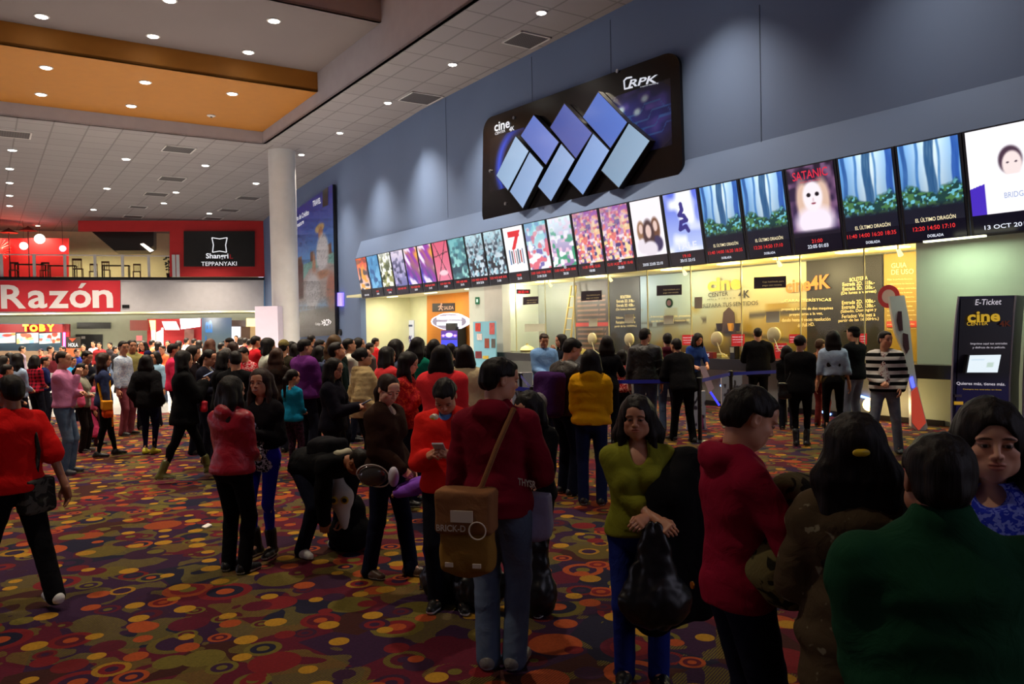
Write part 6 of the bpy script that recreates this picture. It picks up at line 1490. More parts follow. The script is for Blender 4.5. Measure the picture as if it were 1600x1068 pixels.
def backpack(inf, label, c1, c2=None, sc_=1.0, z=1.18, y=-.20, x=0.0):
    c = inf['w'](x, y, z); R = inf['R'] @ inf['rT']; t_ = thing('backpack', label, 'backpack', c - Z * .25); o = np.array(t_.location); s = inf['s'] * sc_
    vx = max(.010, float(np.hypot(*c[:2])) * .0022)
    V, Fc = sdf_mesh([BOX(c - o, V3(.10, .04, .15) * s, R, .06 * s, .03), ELL(c - o + R @ V3(0, -.07, -.07) * s, V3(.13, .06, .13) * s, R, .03)], vx, lambda P: -.005 * wob(P, 20, 1)); mesh_obj('pack', V, Fc, cloth(c1), t_, local=True, smooth=True)
    if c2: V, Fc = sdf_mesh([ELL(c - o + R @ V3(0, -.10, -.08) * s, V3(.12, .05, .10) * s, R, .02)], vx); mesh_obj('front_pocket', V, Fc, cloth(c2), t_, local=True, smooth=True)
    for q in (-1, 1): MB().tube([c + R @ V3(q * .08, .05, .16) * s, c + R @ V3(q * .10, .14, .24) * s, c + R @ V3(q * .12, .27, .10) * s, c + R @ V3(q * .13, .22, -.12) * s], .016, 8).build('strap', cloth(c1), t_, smooth=True)
    return t_
# ---- nearest figures
PPL['fleece'] = PD(1468, 684, 1.98, 10, 'person with short black hair in a dark green fleece seen from behind, nearest the camera', top=(22, 62, 40), pants=NV, bulk=1.36, full=1.2, ease=.035, hy=8, arms='hold', collar=.06, hs='short', fold=1.3, skin='d', neckcut=0)
PPL['bluetop'] = PD(1547, 634, 2.42, 208, 'person with black hair in a blue patterned top facing back beyond the green fleece', fem=True, top=(38, 52, 176), tk='leopard', top2=(110, 124, 214), hs='wavy', skin='l', full=.6, bulk=1.12, hy=-6, arms='hold', neckcut=.02, ease=.03, longhair=.3)
PPL['clip'] = PD(1334, 657, 2.72, 12, 'person with long dark hair and small yellow hair clip in a brown flowered jacket', fem=True, top=(76, 62, 44), tk='floral', top2=(130, 122, 98), hs='wavy', longhair=.50, bulk=1.02, ease=.04, hem=.70, flare=.015, pants=BK, armL=(-.10, .27, 1.05), armR='phone', hair=(24, 16, 14), fold=1.4)
PPL['maroonright'] = PD(1150, 603, 3.05, 82, 'person in profile in a maroon hooded pullover looking down at a silver phone', top=(134, 16, 44), pants=NV, hs='short', armL=(-.08, .27, 1.22), armR=(.12, .27, 1.24), hp=24, hood=True, ease=.024, bulk=.96, stance='close', skin='m', sleeve=1, hy=0, legr=1.05)
PPL['green'] = PF(1003, 624, 1062, 186, 'person in an olive green V-neck top holding a black bag and facing the camera', fem=True, top=(122, 124, 36), pants=(26, 38, 110), pk='denim', pk2=(50, 66, 140), hs='wavy', sleeve=.64, neckcut=.09, armL=(-.02, .25, 1.04), armR=(-.10, .27, 1.03), bulk=1.18, full=.9, ease=.022, hem=.90, legr=1.0, hy=10, shoes=BK, stance='stand', skin='m')
PPL['hoodie'] = PF(782, 560, 1043, 14, 'person in a maroon hooded sweatshirt seen from behind with a brown messenger bag', top=(112, 16, 34), pants=(84, 98, 122), pk='denim', pk2=(120, 132, 150), hs='short', hood=True, hy=52, hp=8, ease=.030, arms='down', armR=(.17, .24, 1.0), legr=1.12, bulk=1.0, stance='close', shoes=(110, 104, 100), sole=(150, 150, 150), skin='m', fold=1.3)
PPL['tealphone'] = PD(832, 612, 5.35, 215, 'person with long black hair and teal phone, half hidden behind the maroon sweatshirt', fem=True, top=BK, hs='long', longhair=.5, hp=22, hy=10, arms='phone', pants=BK, legr=.92, skin='m')
PPL['red'] = PF(705, 585, 948, 184, 'person in a bright red sweater with yellow headphones round the neck reading a phone', top=(226, 38, 32), shirt=(90, 140, 210), pants=(20, 20, 28), hs='short', hp=42, arms='phone', armL=(-.05, .27, 1.16), armR=(.08, .27, 1.16), sleeve=.86, ease=.03, neckcut=.03, stance='stand', legr=1.12, bulk=1.05, hmax=1.75, skin='m')
PPL['brown'] = PF(608, 584, 899, 118, 'person with tied back hair in a dark brown jacket beside the red sweater', fem=True, top=(48, 30, 22), pants=(20, 24, 44), hs='pony', longhair=.26, hair=(44, 28, 20), hp=22, hy=20, arms='down', armR=(.10, .22, .93), armL='pocket', ease=.038, boots=True, shoes=(72, 48, 34), neckcut=.05, legr=1.0, stance='step', shirt=(150, 130, 120), skin='l', hem=.88)
PPL['redjacket'] = PF(368, 591, 893, 22, 'person with long dark hair in a red leather jacket seen from behind', fem=True, top=(158, 24, 44), tk='leather', pants=BK, hs='long', longhair=.26, arms='hold', hood=True, ease=.030, hem=.88, legr=.98, boots=True, shoes=BK, bulk=1.08, hy=18)
PPL['smile'] = PF(415, 578, 866, 196, 'smiling person in a black jacket, spotted white top and blue leggings facing the camera', fem=True, top=(20, 18, 22), pants=(34, 26, 150), hs='long', longhair=.34, hair=(44, 26, 20), hy=-8, arms='phone', armL=(-.06, .20, 1.14), armR=(.0, .24, 1.06), ease=.022, hem=.98, legr=.84, boots=True, shoes=(18, 14, 14), smile=True, neckcut=.03, bulk=.94, extra=1, stance='close')
PPL['redshirt'] = PF(28, 588, 948, -62, 'person in a red T-shirt and white shoes walking at the left edge', top=(206, 22, 22), pants=(16, 15, 18), shoes=(206, 204, 200), sole=(230, 230, 226), hs='short', arms='down', armR='swingb', armL='swing', sleeve=.46, stance='walk', legr=1.1, ease=.035, bulk=1.05, skin='d')
PPL['bend'] = PF(520, 700, 868, 78, 'person bending far forward over a bag on the carpet, in a black jacket with a backpack', hmax=1.6, top=(20, 20, 22), pants=(18, 20, 34), lean=62, hp=10, hs='crop', arms=(.10, .52, 1.15), armL=(-.10, .55, 1.12), armR=(.10, .60, 1.1), stance='wide', ease=.035, legr=1.05, shoes=(210, 206, 200), sole=(230, 230, 225)) if False else None
g = onz(497, 862, 0)
PPL['bend'] = person(g, 128, 1.62, 'person in a black jacket bending far forward over a bag on the carpet', top=(20, 20, 22), pants=(18, 20, 34), lean=84, squat=.13, hp=-12, hs='crop', hair=(26, 18, 15), armL=(-.10, .50, 1.20), armR=(.10, .52, 1.18), stance='wide', ease=.035, shoes=(206, 202, 196), sole=(230, 230, 225), skin='d')
PPL['purplekid'] = PD(680, 700, 5.85, -80, 'small child in a purple jacket holding out a mask beside the red sweater', hmin=.95, hmax=1.0, top=(130, 76, 190), pants=(60, 30, 110), hs='bob', fem=True, armL=(-.06, .58, 1.14), armR=(.06, .60, 1.16), child=True, ease=.045, skin='m')
# ---- middle distance, left
PPL['pink'] = PF(103, 549, 740, 78, 'person in a pink shirt and blue jeans with one hand at the chin', top=(206, 130, 170), pants=(74, 92, 116), pk='denim', pk2=(140, 150, 165), hs='crop', hair=(44, 30, 22), armL=(.10, .26, 1.12), armR=(.03, .19, 1.36), ease=.028, shoes=(60, 60, 66), hem=.93, bulk=1.06, full=.5, hy=10)
PPL['shawl'] = PF(131, 568, 706, 80, 'short person in a grey vest top with a pink shawl behind the pink shirt', fem=True, hmax=1.55, top=(150, 146, 130), pants=(30, 22, 22), hs='pony', longhair=.2, arms='cross', bulk=1.1, ease=.02, hy=-10, skin='m')
PPL['pinkskirt'] = PD(149, 588, 13.7, 75, 'small person in a long pink gathered skirt behind the grey vest top', fem=True, hmin=1.2, hmax=1.25, top=(190, 80, 110), skirt=(.22, (214, 70, 120)), hs='pony', arms='down', pants=(70, 30, 40))
PPL['orangebag'] = PF(165, 552, 713, 55, 'person with very long brown hair and an orange shoulder bag', fem=True, top=(44, 52, 84), tk='denim', top2=(60, 70, 104), pants=BK, hs='long', longhair=.48, hair=(50, 30, 20), arms='down', hy=10, legr=.9, stance='step', shoes=BK, hem=.84)
PPL['puffblack'] = PF(233, 556, 709, 4, 'person in a black quilted jacket seen from behind with yellow shoes', fem=True, top=(20, 19, 22), pants=(18, 20, 50), hs='bob', puffy=.010, ease=.055, arms='pocket', legr=.95, stance='close', bulk=1.1, hem=.82, shoes=(190, 180, 40), sole=(210, 200, 70))
PPL['blackcoat'] = PF(291, 549, 750, 60, 'person in a long black coat with a small red bag and olive boots, striding right', fem=True, top=(13, 13, 15), pants=(12, 12, 15), hs='long', longhair=.25, arms='phonehigh', stance='walk', hem=.74, ease=.045, legr=.9, boots=True, shoes=(96, 92, 44), flare=.03)
PPL['bluekid'] = PF(460, 578, 738, 28, 'child in a bright blue sweater with a pink hair tie seen from behind', fem=True, hmax=1.36, top=(22, 130, 170), pants=(70, 40, 60), pk='leopard', pk2=(30, 20, 30), hs='pony', longhair=.28, arms='hold', child=True, legr=.95, hy=20)
PPL['glasses'] = PD(519, 561, 8.8, 95, 'person with glasses, fringe and long black hair in a dark navy jacket holding a phone', fem=True, top=(20, 18, 28), hs='long', longhair=.3, hy=18, hp=6, arms='phone', ease=.035, pants=BK, bulk=1.1)
PPL['whitekit'] = PD(192, 533, 15.0, 95, 'person in a white patterned shirt and glasses looking back over the shoulder', top=(176, 186, 200), tk='print', top2=(130, 146, 176), pants=(120, 60, 70), hs='short', arms='down', hy=30)
PPL['khaki'] = PD(206, 531, 15.8, 140, 'tall person in a khaki hooded jacket behind the white patterned shirt', top=(140, 132, 80), pants=NV, hs='short', arms='pocket', hood=True, ease=.03)
PPL['phonehold'] = PD(133, 548, 14.3, 95, 'person in a dark jacket holding up a phone behind the grey vest top', top=(24, 26, 36), hs='short', arms='phonehigh', hp=14, hy=10)
PPL['pinkpolo'] = PD(270, 537, 14.5, 60, 'person in a bright pink polo shirt behind the black coat', top=(216, 44, 84), pants=NV, hs='short', arms='down', ease=.03, sleeve=.5)
PPL['face1'] = PD(301, 541, 12.5, 95, 'person with dark hair and hands near the mouth right of the black coat', fem=True, top=(40, 32, 36), hs='bob', arms='chin', hair=(30, 20, 18))
PPL['whitecollar'] = PD(322, 546, 11.6, 100, 'person with tied dark hair and a white collar holding a phone', fem=True, top=(30, 30, 44), shirt=(190, 190, 180), hs='pony', arms='phone', hp=18, neckcut=.03)
PPL['dark1'] = PD(345, 548, 11.0, 80, 'person in black with long wavy black hair bowing the head to the right', fem=True, top=(15, 15, 17), hs='wavy', arms='phone', hp=25, ease=.03)
PPL['blackback'] = PD(368, 549, 10.2, 10, 'broad person in a plain black jacket seen from behind, above the red leather jacket', top=(15, 15, 18), hs='short', arms='hold', bulk=1.22, ease=.035, hy=-40, hp=10)
PPL['redkid'] = PD(383, 541, 13.5, 200, 'person in a red printed T-shirt with head bowed among the crowd', top=(186, 26, 44), tk='print', top2=(220, 190, 190), hs='short', hp=25, arms='phone')
PPL['redtall'] = PD(399, 525, 17, 50, 'tall person in a plain red shirt left of the lilac partition', top=(190, 30, 40), hs='short', arms='phone', hmax=1.84)
PPL['capman'] = PD(359, 528, 17.5, -80, 'person in a dark peaked cap in the middle of the left crowd', top=(50, 44, 40), hs='cap', cap=(30, 26, 24), arms='down')
PPL['greyhood'] = PD(353, 545, 14.6, 20, 'person wearing a grey hood seen from behind', top=(96, 90, 88), hs='short', hood=True, beanie=(92, 86, 84), arms='hold')
PPL['roundhead'] = PD(364, 535, 15.4, 10, 'person with round brown hair in front of the peaked cap', fem=True, top=(60, 40, 36), hs='bob', hair=(50, 32, 26), arms='hold')
PPL['brownhair'] = PD(328, 531, 17, 20, 'person with loose brown hair below the blue pillar letters', fem=True, top=(80, 50, 44), hs='wavy', hair=(86, 54, 40), arms='hold')
# ---- middle distance, centre crowd
PPL['whiteblue'] = PD(418, 529, 13.2, 62, 'person in a white jacket with a blue collar looking right, at the column', fem=True, top=(190, 194, 180), pants=DJ, hs='bob', arms='hold', ease=.04, hood=False, shirt=(80, 120, 190))
PPL['beanie'] = PD(443, 532, 13.8, 10, 'person wearing an olive knitted cap seen from behind', top=(50, 44, 34), hs='short', beanie=(116, 104, 64), arms='hold')
PPL['longbrown'] = PD(432, 545, 12.5, 12, 'person with long brown hair seen from behind below the olive knitted cap', fem=True, top=(38, 28, 24), hs='long', longhair=.34, hair=(58, 36, 26), arms='hold')
PPL['dk2'] = PD(455, 534, 14.4, 30, 'person with short dark hair right of the olive knitted cap', top=(34, 28, 30), hs='short', arms='hold')
PPL['dk3'] = PD(463, 538, 14.0, 40, 'person with a dark round head left of the purple jacket', top=(40, 32, 30), hs='bob', fem=True, arms='hold')
PPL['purple'] = PD(475, 530, 11.9, 42, 'broad person in a large purple jacket with a grey shoulder', top=(92, 36, 104), hs='short', bulk=1.15, ease=.055, arms='phone', hy=12, hood=False, shirt=(170, 160, 170), fold=1.6)
PPL['far1'] = PD(486, 523, 19, 20, 'tall person whose dark head rises above the purple jacket', top=(40, 30, 34), hs='short', hmax=1.86)
PPL['ponyblk'] = PD(499, 541, 13.1, 20, 'person with straight black hair right of the purple jacket', fem=True, top=(24, 20, 24), hs='long', longhair=.24)
PPL['side1'] = PD(499, 531, 15.6, 70, 'person with dark hair and a pale cap edge behind the purple jacket', top=(150, 60, 60), hs='short', arms='hold')
PPL['curly'] = PD(522, 525, 12.5, 20, 'person with high brown curly hair below the BCP poster', fem=True, top=(34, 44, 40), hs='wavy', hair=(82, 60, 34), arms='hold', hmax=1.86)
PPL['lookup'] = PD(528, 535, 10.9, 72, 'person in a dark green jacket looking up to the right', top=(22, 40, 38), hs='short', hp=-18, arms='hold', shirt=(120, 110, 90), ease=.03, bulk=1.1)
PPL['whitesh'] = PD(546, 529, 13.6, 72, 'person in a white shirt with folded arms looking up right', top=(206, 202, 190), hs='short', hp=-12, arms='cross', ease=.03, pants=NV)
PPL['blackcol'] = PD(562, 529, 14.4, 95, 'person with dark hair behind the white shirt near the open door', fem=True, top=(200, 196, 190), hs='bob', hp=-12, arms='hold')
PPL['beige'] = PD(567, 544, 9.9, 68, 'person in a beige quilted jacket with tied hair and glasses looking right', fem=True, top=(176, 152, 108), pants=BK, hs='bun', puffy=.012, ease=.055, arms='pocket', hood=True, hp=-8, hy=10, bulk=1.05, hem=.84)
PPL['doorred'] = PD(586, 528, 21, 60, 'person in a red shirt standing at the open doorway', top=(214, 40, 44), hs='short', arms='down', hmax=1.84)
PPL['coral'] = PD(604, 543, 10.4, 52, 'person with long dark hair in a coral red jacket with a blue denim collar', fem=True, top=(224, 60, 66), hs='long', longhair=.3, arms='hold', ease=.05, bulk=1.1, pants=BK)
PPL['denimback'] = PD(618, 532, 11.1, 55, 'person with bobbed black hair and a denim collar above the coral jacket', fem=True, top=(60, 76, 110), tk='denim', hs='bob', arms='hold')
PPL['facehand'] = PD(633, 551, 8.6, 98, 'person with long dark hair in a red printed jacket resting the face on a hand', fem=True, top=(160, 26, 36), tk='print', top2=(206, 70, 44), hs='long', longhair=.28, armL=(.0, .17, 1.33), armR=(.06, .20, 1.24), ease=.03, hp=12, skin='l')
PPL['teal'] = PD(652, 529, 11.9, 32, 'person with dark wavy hair in a green jacket and blue scarf', fem=True, top=(20, 120, 96), hs='wavy', arms='hold', shirt=(30, 40, 150))
PPL['peak'] = PD(678, 532, 12.4, 10, 'person with smooth black hair against the orange wall', fem=True, top=(26, 22, 24), hs='bob')
PPL['redback'] = PD(690, 541, 8.0, 6, 'person with long dark hair in a wide coral red sweater seen from behind', fem=True, top=(226, 50, 56), hs='long', longhair=.26, armL='cross', armR='hold', ease=.055, bulk=1.15, pants=BK)
PPL['arcd'] = PD(704, 537, 12.8, 0, 'person with short black hair in front of the arcade screen', top=(18, 18, 22), hs='short')
PPL['cream'] = PD(727, 541, 9.4, 4, 'person with black bobbed hair in a cream jacket seen from behind', fem=True, top=(206, 190, 150), hs='bob', ease=.05, bulk=1.15, pants=(40, 34, 60), arms='hold', hem=.88)
PPL['hid1'] = PD(640, 546, 12.6, 40, 'person with dark hair hidden between the denim collar and the green jacket', top=(40, 30, 40), hs='short')
# ---- by the barriers and the counter
PPL['pursedark'] = PF(886, 527, 772, 55, 'person in a dark jacket with a purple backpack leaning towards the yellow jacket', top=(38, 34, 32), tk='leather', pants=(20, 24, 40), hs='short', hp=22, arms='hold', ease=.035, lean=6, shoes=(24, 22, 22), hy=12, hmax=1.76)
PPL['yellow'] = PF(926, 548, 788, 8, 'person in a bright yellow hooded jacket seen from behind', fem=True, top=(206, 148, 16), pants=(24, 32, 66), hs='long', longhair=.13, hood=True, ease=.050, puffy=.004, arms='hold', hem=.90, legr=.98, shoes=BK, fold=1.5, hy=-15)
PPL['denimboy'] = PD(849, 513, 14.4, 170, 'person with light denim sleeves and a dark vest facing the camera near the counter', top=(110, 150, 200), tk='denim', top2=(150, 180, 220), pants=(22, 26, 44), hs='short', hair=(44, 28, 20), hp=16, armL='down', armR='hold', ease=.035, hmax=1.76, shirt=(60, 50, 44))
PPL['denimgirl'] = PD(877, 517, 15.2, -105, 'person with long dark hair in dark clothes eating beside the denim sleeves', fem=True, top=(24, 26, 34), hs='long', longhair=.22, arms='chin', hmax=1.72)
PPL['blacktee'] = PD(948, 520, 12.6, 8, 'person in a black T-shirt at the counter left of the patterned blouse', fem=True, top=(14, 14, 18), hs='bob', sleeve=.5, arms='counter', pants=(18, 20, 30), hmax=1.70)
PPL['plaidkid'] = PD(972, 548, 13.8, 30, 'person in a red and white patterned blouse at the counter', fem=True, hmax=1.5, top=(140, 30, 34), tk='print', top2=(206, 150, 140), hs='bob', arms='counter')
PPL['leatherman'] = PF(1010, 512, 684, 8, 'person in a black leather jacket and faded jeans seen from behind', top=(22, 20, 20), tk='leather', pants=(70, 90, 130), pk='denim', pk2=(120, 136, 166), hs='short', hy=40, arms='down', ease=.04, bulk=1.12, hem=.84, hmax=1.82)
PPL['leaner'] = PF(1068, 526, 690, -20, 'person in black leaning on the counter with one foot back', top=(14, 13, 16), pants=(13, 13, 16), hs='short', lean=20, arms='counter', ease=.045, bulk=1.15, stance='step', hem=.80, hmax=1.84)
PPL['maroonpack'] = PD(1043, 521, 14.0, 10, 'person in a dark maroon hooded jacket at the counter left of the leaning person', top=(70, 22, 36), hs='short', hood=True, arms='counter', ease=.03, pants=(60, 72, 96), hmax=1.76)
PPL['cashier'] = PD(1082, 515, 17.2, 165, 'cashier in a blue vest with yellow sleeve bending over the desk behind the glass', fem=True, top=(34, 60, 130), shirt=(210, 180, 60), hs='bob', lean=24, hp=20, arms='counter', sleeve=.5, hmax=1.72)
PPL['blackman'] = PF(1186, 512, 652, 12, 'person in a long black jacket standing at the counter left of the red counter notice', top=(13, 12, 14), pants=(14, 14, 16), hs='crop', hair=(26, 18, 14), arms='counter', ease=.045, bulk=1.15, hem=.78, hmax=1.8)
PPL['blackwoman'] = PF(1252, 524, 697, 22, 'person in black with tied hair and black shoulder bag left of the denim jacket', fem=True, top=(17, 16, 18), pants=BK, hs='bun', hair=(30, 20, 18), arms='hold', ease=.035, legr=.92, stance='close', bulk=1.1, hy=35, hem=.82, boots=True, shoes=BK)
PPL['brownman'] = PD(1281, 530, 14.2, 60, 'person in a brown jacket half hidden behind the woman in black', top=(120, 82, 50), hs='short', hair=(70, 46, 30), arms='counter', pants=(110, 40, 40), hmax=1.7)
PPL['denimjacket'] = PF(1303, 517, 684, 14, 'person with very long black hair in a short light denim jacket and black shorts', fem=True, top=(150, 170, 196), tk='denim', top2=(170, 186, 210), pants=(16, 16, 18), hs='long', longhair=.42, arms='down', hem=1.0, ease=.026, legr=.88, shirt=(206, 120, 110), hmax=1.72)
PPL['blackpolo'] = PF(1336, 508, 676, -30, 'person in a black polo shirt, grey trousers and black cap facing the counter', top=(14, 14, 17), pants=(112, 118, 138), hs='cap', cap=(14, 14, 18), arms='hold', sleeve=.5, ease=.035, hmax=1.78)
PPL['striped'] = PF(1384, 518, 706, -152, 'person in a black and white striped cardigan over a printed white T-shirt with faded jeans', top=(16, 16, 18), tk='stripe', top2=(214, 212, 206), shirt=(210, 206, 200), pants=(100, 108, 122), pk='denim', pk2=(170, 176, 185), hs='short', hy=-42, armL='pocket', armR='hold', ease=.045, stance='wide', legr=1.02, shoes=(20, 22, 32), sole=(200, 200, 200), neckcut=.05, skin='m')
PPL['farstripe'] = PD(1229, 541, 13.9, 15, 'person with curly dark hair left of the woman in black at the counter', fem=True, top=(15, 15, 17), hs='bob', arms='hold', hmax=1.55)
# ---- food court and left edge
PPL['longdenim'] = PD(27, 553, 14.2, 20, 'person with long black hair in a pale denim jacket sitting at the left edge', fem=True, top=(140, 160, 190), tk='denim', top2=(180, 196, 214), hs='long', longhair=.4, arms='hold', hmin=1.3)
PPL['redplaid'] = PD(54, 556, 16.0, 15, 'person in a red checked shirt with long hair near the white metal chair', fem=True, top=(170, 30, 54), tk='plaid', top2=(30, 20, 26), hs='long', longhair=.2, arms='hold')
PPL['navysit'] = PD(69, 558, 16.8, 60, 'person in a navy jacket right of the red checked shirt', top=(24, 30, 74), hs='short', arms='phone')
PPL['bluesit'] = PD(112, 558, 17.6, 100, 'person in a bright light blue shirt just right of the pink shirt collar', top=(50, 160, 220), hs='short', arms='phone')
PPL['redseller'] = PD(64, 545, 27, 180, 'seller in red behind the TOBY counter', top=(220, 60, 50), hs='short', cap=(40, 30, 60))
PPL['shadow1'] = PD(34, 541, 26, 60, 'standing person in grey in front of the TOBY menu boards', top=(110, 96, 110), hs='short', hmax=1.75)
PPL['shadow2'] = PD(78, 541, 25, 80, 'standing person in brown at the TOBY counter', top=(110, 70, 60), hs='short', hmax=1.75)
PPL['edge1'] = PD(4, 557, 15.2, 60, 'person with dark hair cut by the left edge above the red T-shirt', fem=True, top=(180, 60, 70), hs='bob')
PPL['edge2'] = PD(15, 552, 19.0, 30, 'dark-haired person in black near the left edge in front of the burger stall', fem=True, top=(30, 24, 30), hs='bob')
PPL['smallblack'] = PD(231, 549, 17.0, 10, 'person in a blue hooded top behind the black quilted jacket', top=(30, 34, 90), hs='short', beanie=(24, 26, 60))
PPL['redjac2'] = PD(224, 533, 21, 190, 'person with long hair in a bright red jacket in the middle of the food court', fem=True, top=(226, 40, 36), hs='long')
PPL['stripechild'] = PD(243, 551, 16.4, 200, 'child in a pale blue striped top behind the black quilted jacket', top=(150, 190, 220), hs='bob', child=True, hmin=1.3, hmax=1.5)
_far = [(146, 533, 31, 'in pale pink facing the camera under the dark doorway', (226, 170, 180), 180, 1), (155, 535, 29, 'in dark red beside the pale pink shirt under the doorway', (120, 30, 34), 170, 0), (172, 535, 30, 'in a dark jacket right of the doorway', (44, 40, 44), 190, 0), (130, 538, 27, 'in olive under the dark doorway', (90, 90, 50), 160, 0),
        (180, 541, 26, 'in black left of the white patterned shirt', (24, 22, 26), 80, 0), (215, 536, 24, 'in cream right of the khaki jacket', (200, 190, 150), 120, 1), (237, 531, 27, 'in tan below the lit red stall', (180, 130, 90), 30, 0), (247, 534, 24, 'in dark blue in front of the glowing stall panel', (30, 30, 60), 60, 1),
        (254, 540, 22, 'in orange bowing left of the pink polo', (206, 110, 70), 200, 0), (262, 532, 28, 'in a grey shirt under the tilted menu boards', (120, 116, 120), 170, 0), (279, 533, 24, 'in yellow right of the pink polo', (190, 160, 60), 60, 1), (291, 528, 30, 'in white below the bright menu board', (214, 206, 206), 20, 0), (303, 529, 29, 'in a white shirt right of the bright menu board', (220, 216, 206), 30, 0),
        (311, 532, 26, 'in a pale top left of the blue pillar print', (190, 180, 170), 40, 1), (345, 536, 22, 'in dark clothes against the blue pillar print', (30, 28, 32), 20, 0), (369, 524, 34, 'in white in front of the lit shopfront', (214, 210, 206), 170, 0), (376, 527, 30, 'in pale pink with dark hair by the shopfront', (230, 170, 160), 10, 1), (383, 528, 27, 'in dark red by the shopfront', (90, 26, 34), 20, 0), (390, 530, 24, 'in pink left of the tall red shirt', (210, 130, 120), 40, 1),
        (88, 549, 21, 'in maroon between the navy jacket and the pink shirt', (110, 40, 50), 160, 1), (98, 541, 24, 'in orange near the orange lit panel', (220, 110, 50), 200, 0), (120, 545, 23, 'in deep blue below the HOLA sign', (30, 44, 120), 120, 0), (508, 536, 17, 'in coral beside the BCP poster', (214, 80, 80), 60, 0), (411, 540, 18.2, 'with dark hair left of the white jacket', (30, 26, 30), 20, 1),
        (577, 536, 17, 'in grey left of the red shirt at the doorway', (90, 84, 84), 50, 0), (664, 541, 13.6, 'in dark clothes between the green jacket and the smooth black hair', (34, 30, 40), 20, 0), (716, 544, 12.0, 'in navy behind the cream jacket', (26, 28, 50), 10, 0), (9, 570, 12.5, 'in a dark coat low at the left edge above the red T-shirt', (40, 30, 36), 40, 1)]
for i, (x, y, t, lb, c, yw, fm) in enumerate(_far):
    PPL['far_%d' % i] = PD(x, y, t, yw, 'person ' + lb, hmin=1.4, top=c, fem=bool(fm), hs=['short', 'bob', 'wavy'][(i % 3) if fm else 0], arms=['hold', 'down', 'phone'][i % 3], pants=[(30, 34, 54), (24, 22, 26), (70, 80, 100)][i % 3])
# ================================================================ things people carry
I = PPL
m = I['bluetop']; s_ = m['s']; mi = np.linalg.inv(m['M']); tl = lambda x, y, z: V3(x, y, z) * s_
sdf_obj('cardigan', [CAP(tl(-.16, -.02, 1.355), tl(.16, -.02, 1.355), .082, .082, .03), CAP(tl(0, -.02, 1.32), tl(0, -.02, .85), .19, .185, .04, V3(0, 1, 0), .74), CAP(tl(-.165, 0, 1.34), tl(-.24, -.02, 1.08), .078, .07, .02), CAP(tl(.165, 0, 1.34), tl(.24, -.02, 1.08), .078, .07, .02), CUT(tl(0, 0, .82), (0, 0, -1)), BOX(tl(0, .17, 1.1), V3(.085, .14, .5), I3, .01, .02, 's')], .009, cloth((13, 12, 15)), m['root'], lambda P: -.004 * np.abs(wob(P, 18, 1)))
phone(I['red'], 0, 'white phone held by the person in the red sweater', (200, 200, 205)); phone(I['maroonright'], 1, 'silver phone held out by the person in the maroon pullover', (170, 176, 186), .5)
phone(I['tealphone'], 1, 'teal phone held by the person with very long black hair', (40, 190, 176)); phone(I['smile'], 1, 'purple phone held by the smiling person', (120, 40, 160))
phone(I['glasses'], 0, 'dark phone held by the person with glasses', (60, 50, 60), .3); phone(I['blackcoat'], 1, 'phone held by the person in the long black coat', (150, 140, 140), .4); phone(I['phonehold'], 0, 'white phone held up behind the grey vest top', (220, 220, 225), .6)
phone(I['whitecollar'], 0, 'phone held by the person with the white collar', (50, 50, 60), .4)
# messenger bag
m = I['hoodie']; MBG = bag(m, -.10, -.23, .81, .32, .50, .13, 'large brown canvas messenger bag with a printed flap on the maroon sweatshirt wearer', cloth((136, 100, 44)), name='messenger_bag', flap=cloth((130, 88, 56)), shoulder=[(-.02, -.215, 1.05), (.06, -.20, 1.25), (.125, -.09, 1.435), (.10, .09, 1.40), (-.10, .17, 1.15), (-.22, .06, 1.0)])
R = m['R']; xd = R @ V3(1, 0, 0); cb = m['w'](-.10, -.23, .81); fr = cb - R @ V3(0, .095, 0)
M_LT = mat('faded_print', rgb(190, 176, 160), .7)
letter('lettering', 'BRICK-D', fr - xd * .14 + Z * .02, xd, Z, .16, .035, M_LT, MBG, .02)
rg = MB(); rg.tube([fr + xd * (.085 + .045 * math.cos(a)) + Z * (.03 + .045 * math.sin(a)) - R @ V3(0, .008, 0) for a in np.linspace(0, 6.28, 20)], .004, 6); rg.build('round_print', M_LT, MBG)
MB().box(fr + Z * .10 - R @ V3(0, .004, 0), (xd, R @ V3(0, 1, 0), Z), (.06, .004, .03)).build('patch', M_LT, MBG)
for q in (-.08, .07): MB().box(cb - R @ V3(0, .078, 0) + xd * q - Z * .16, (xd, R @ V3(0, 1, 0), Z), (.022, .006, .011)).build('buckle', M_LT, MBG)
# sleeve print and hood lining
letter('sleeve_print', 'THYSR', m['w'](.155, -.045, 1.03), R @ unit(V3(1, .5, -.25)), Z, .10, .04, M_LT, m['root'], .03, lift=.004)
bag(m, .20, .12, .82, .16, .30, .12, 'pale lilac bag hanging at the right side of the maroon sweatshirt wearer', cloth((170, 170, 214)), name='hand_bag')
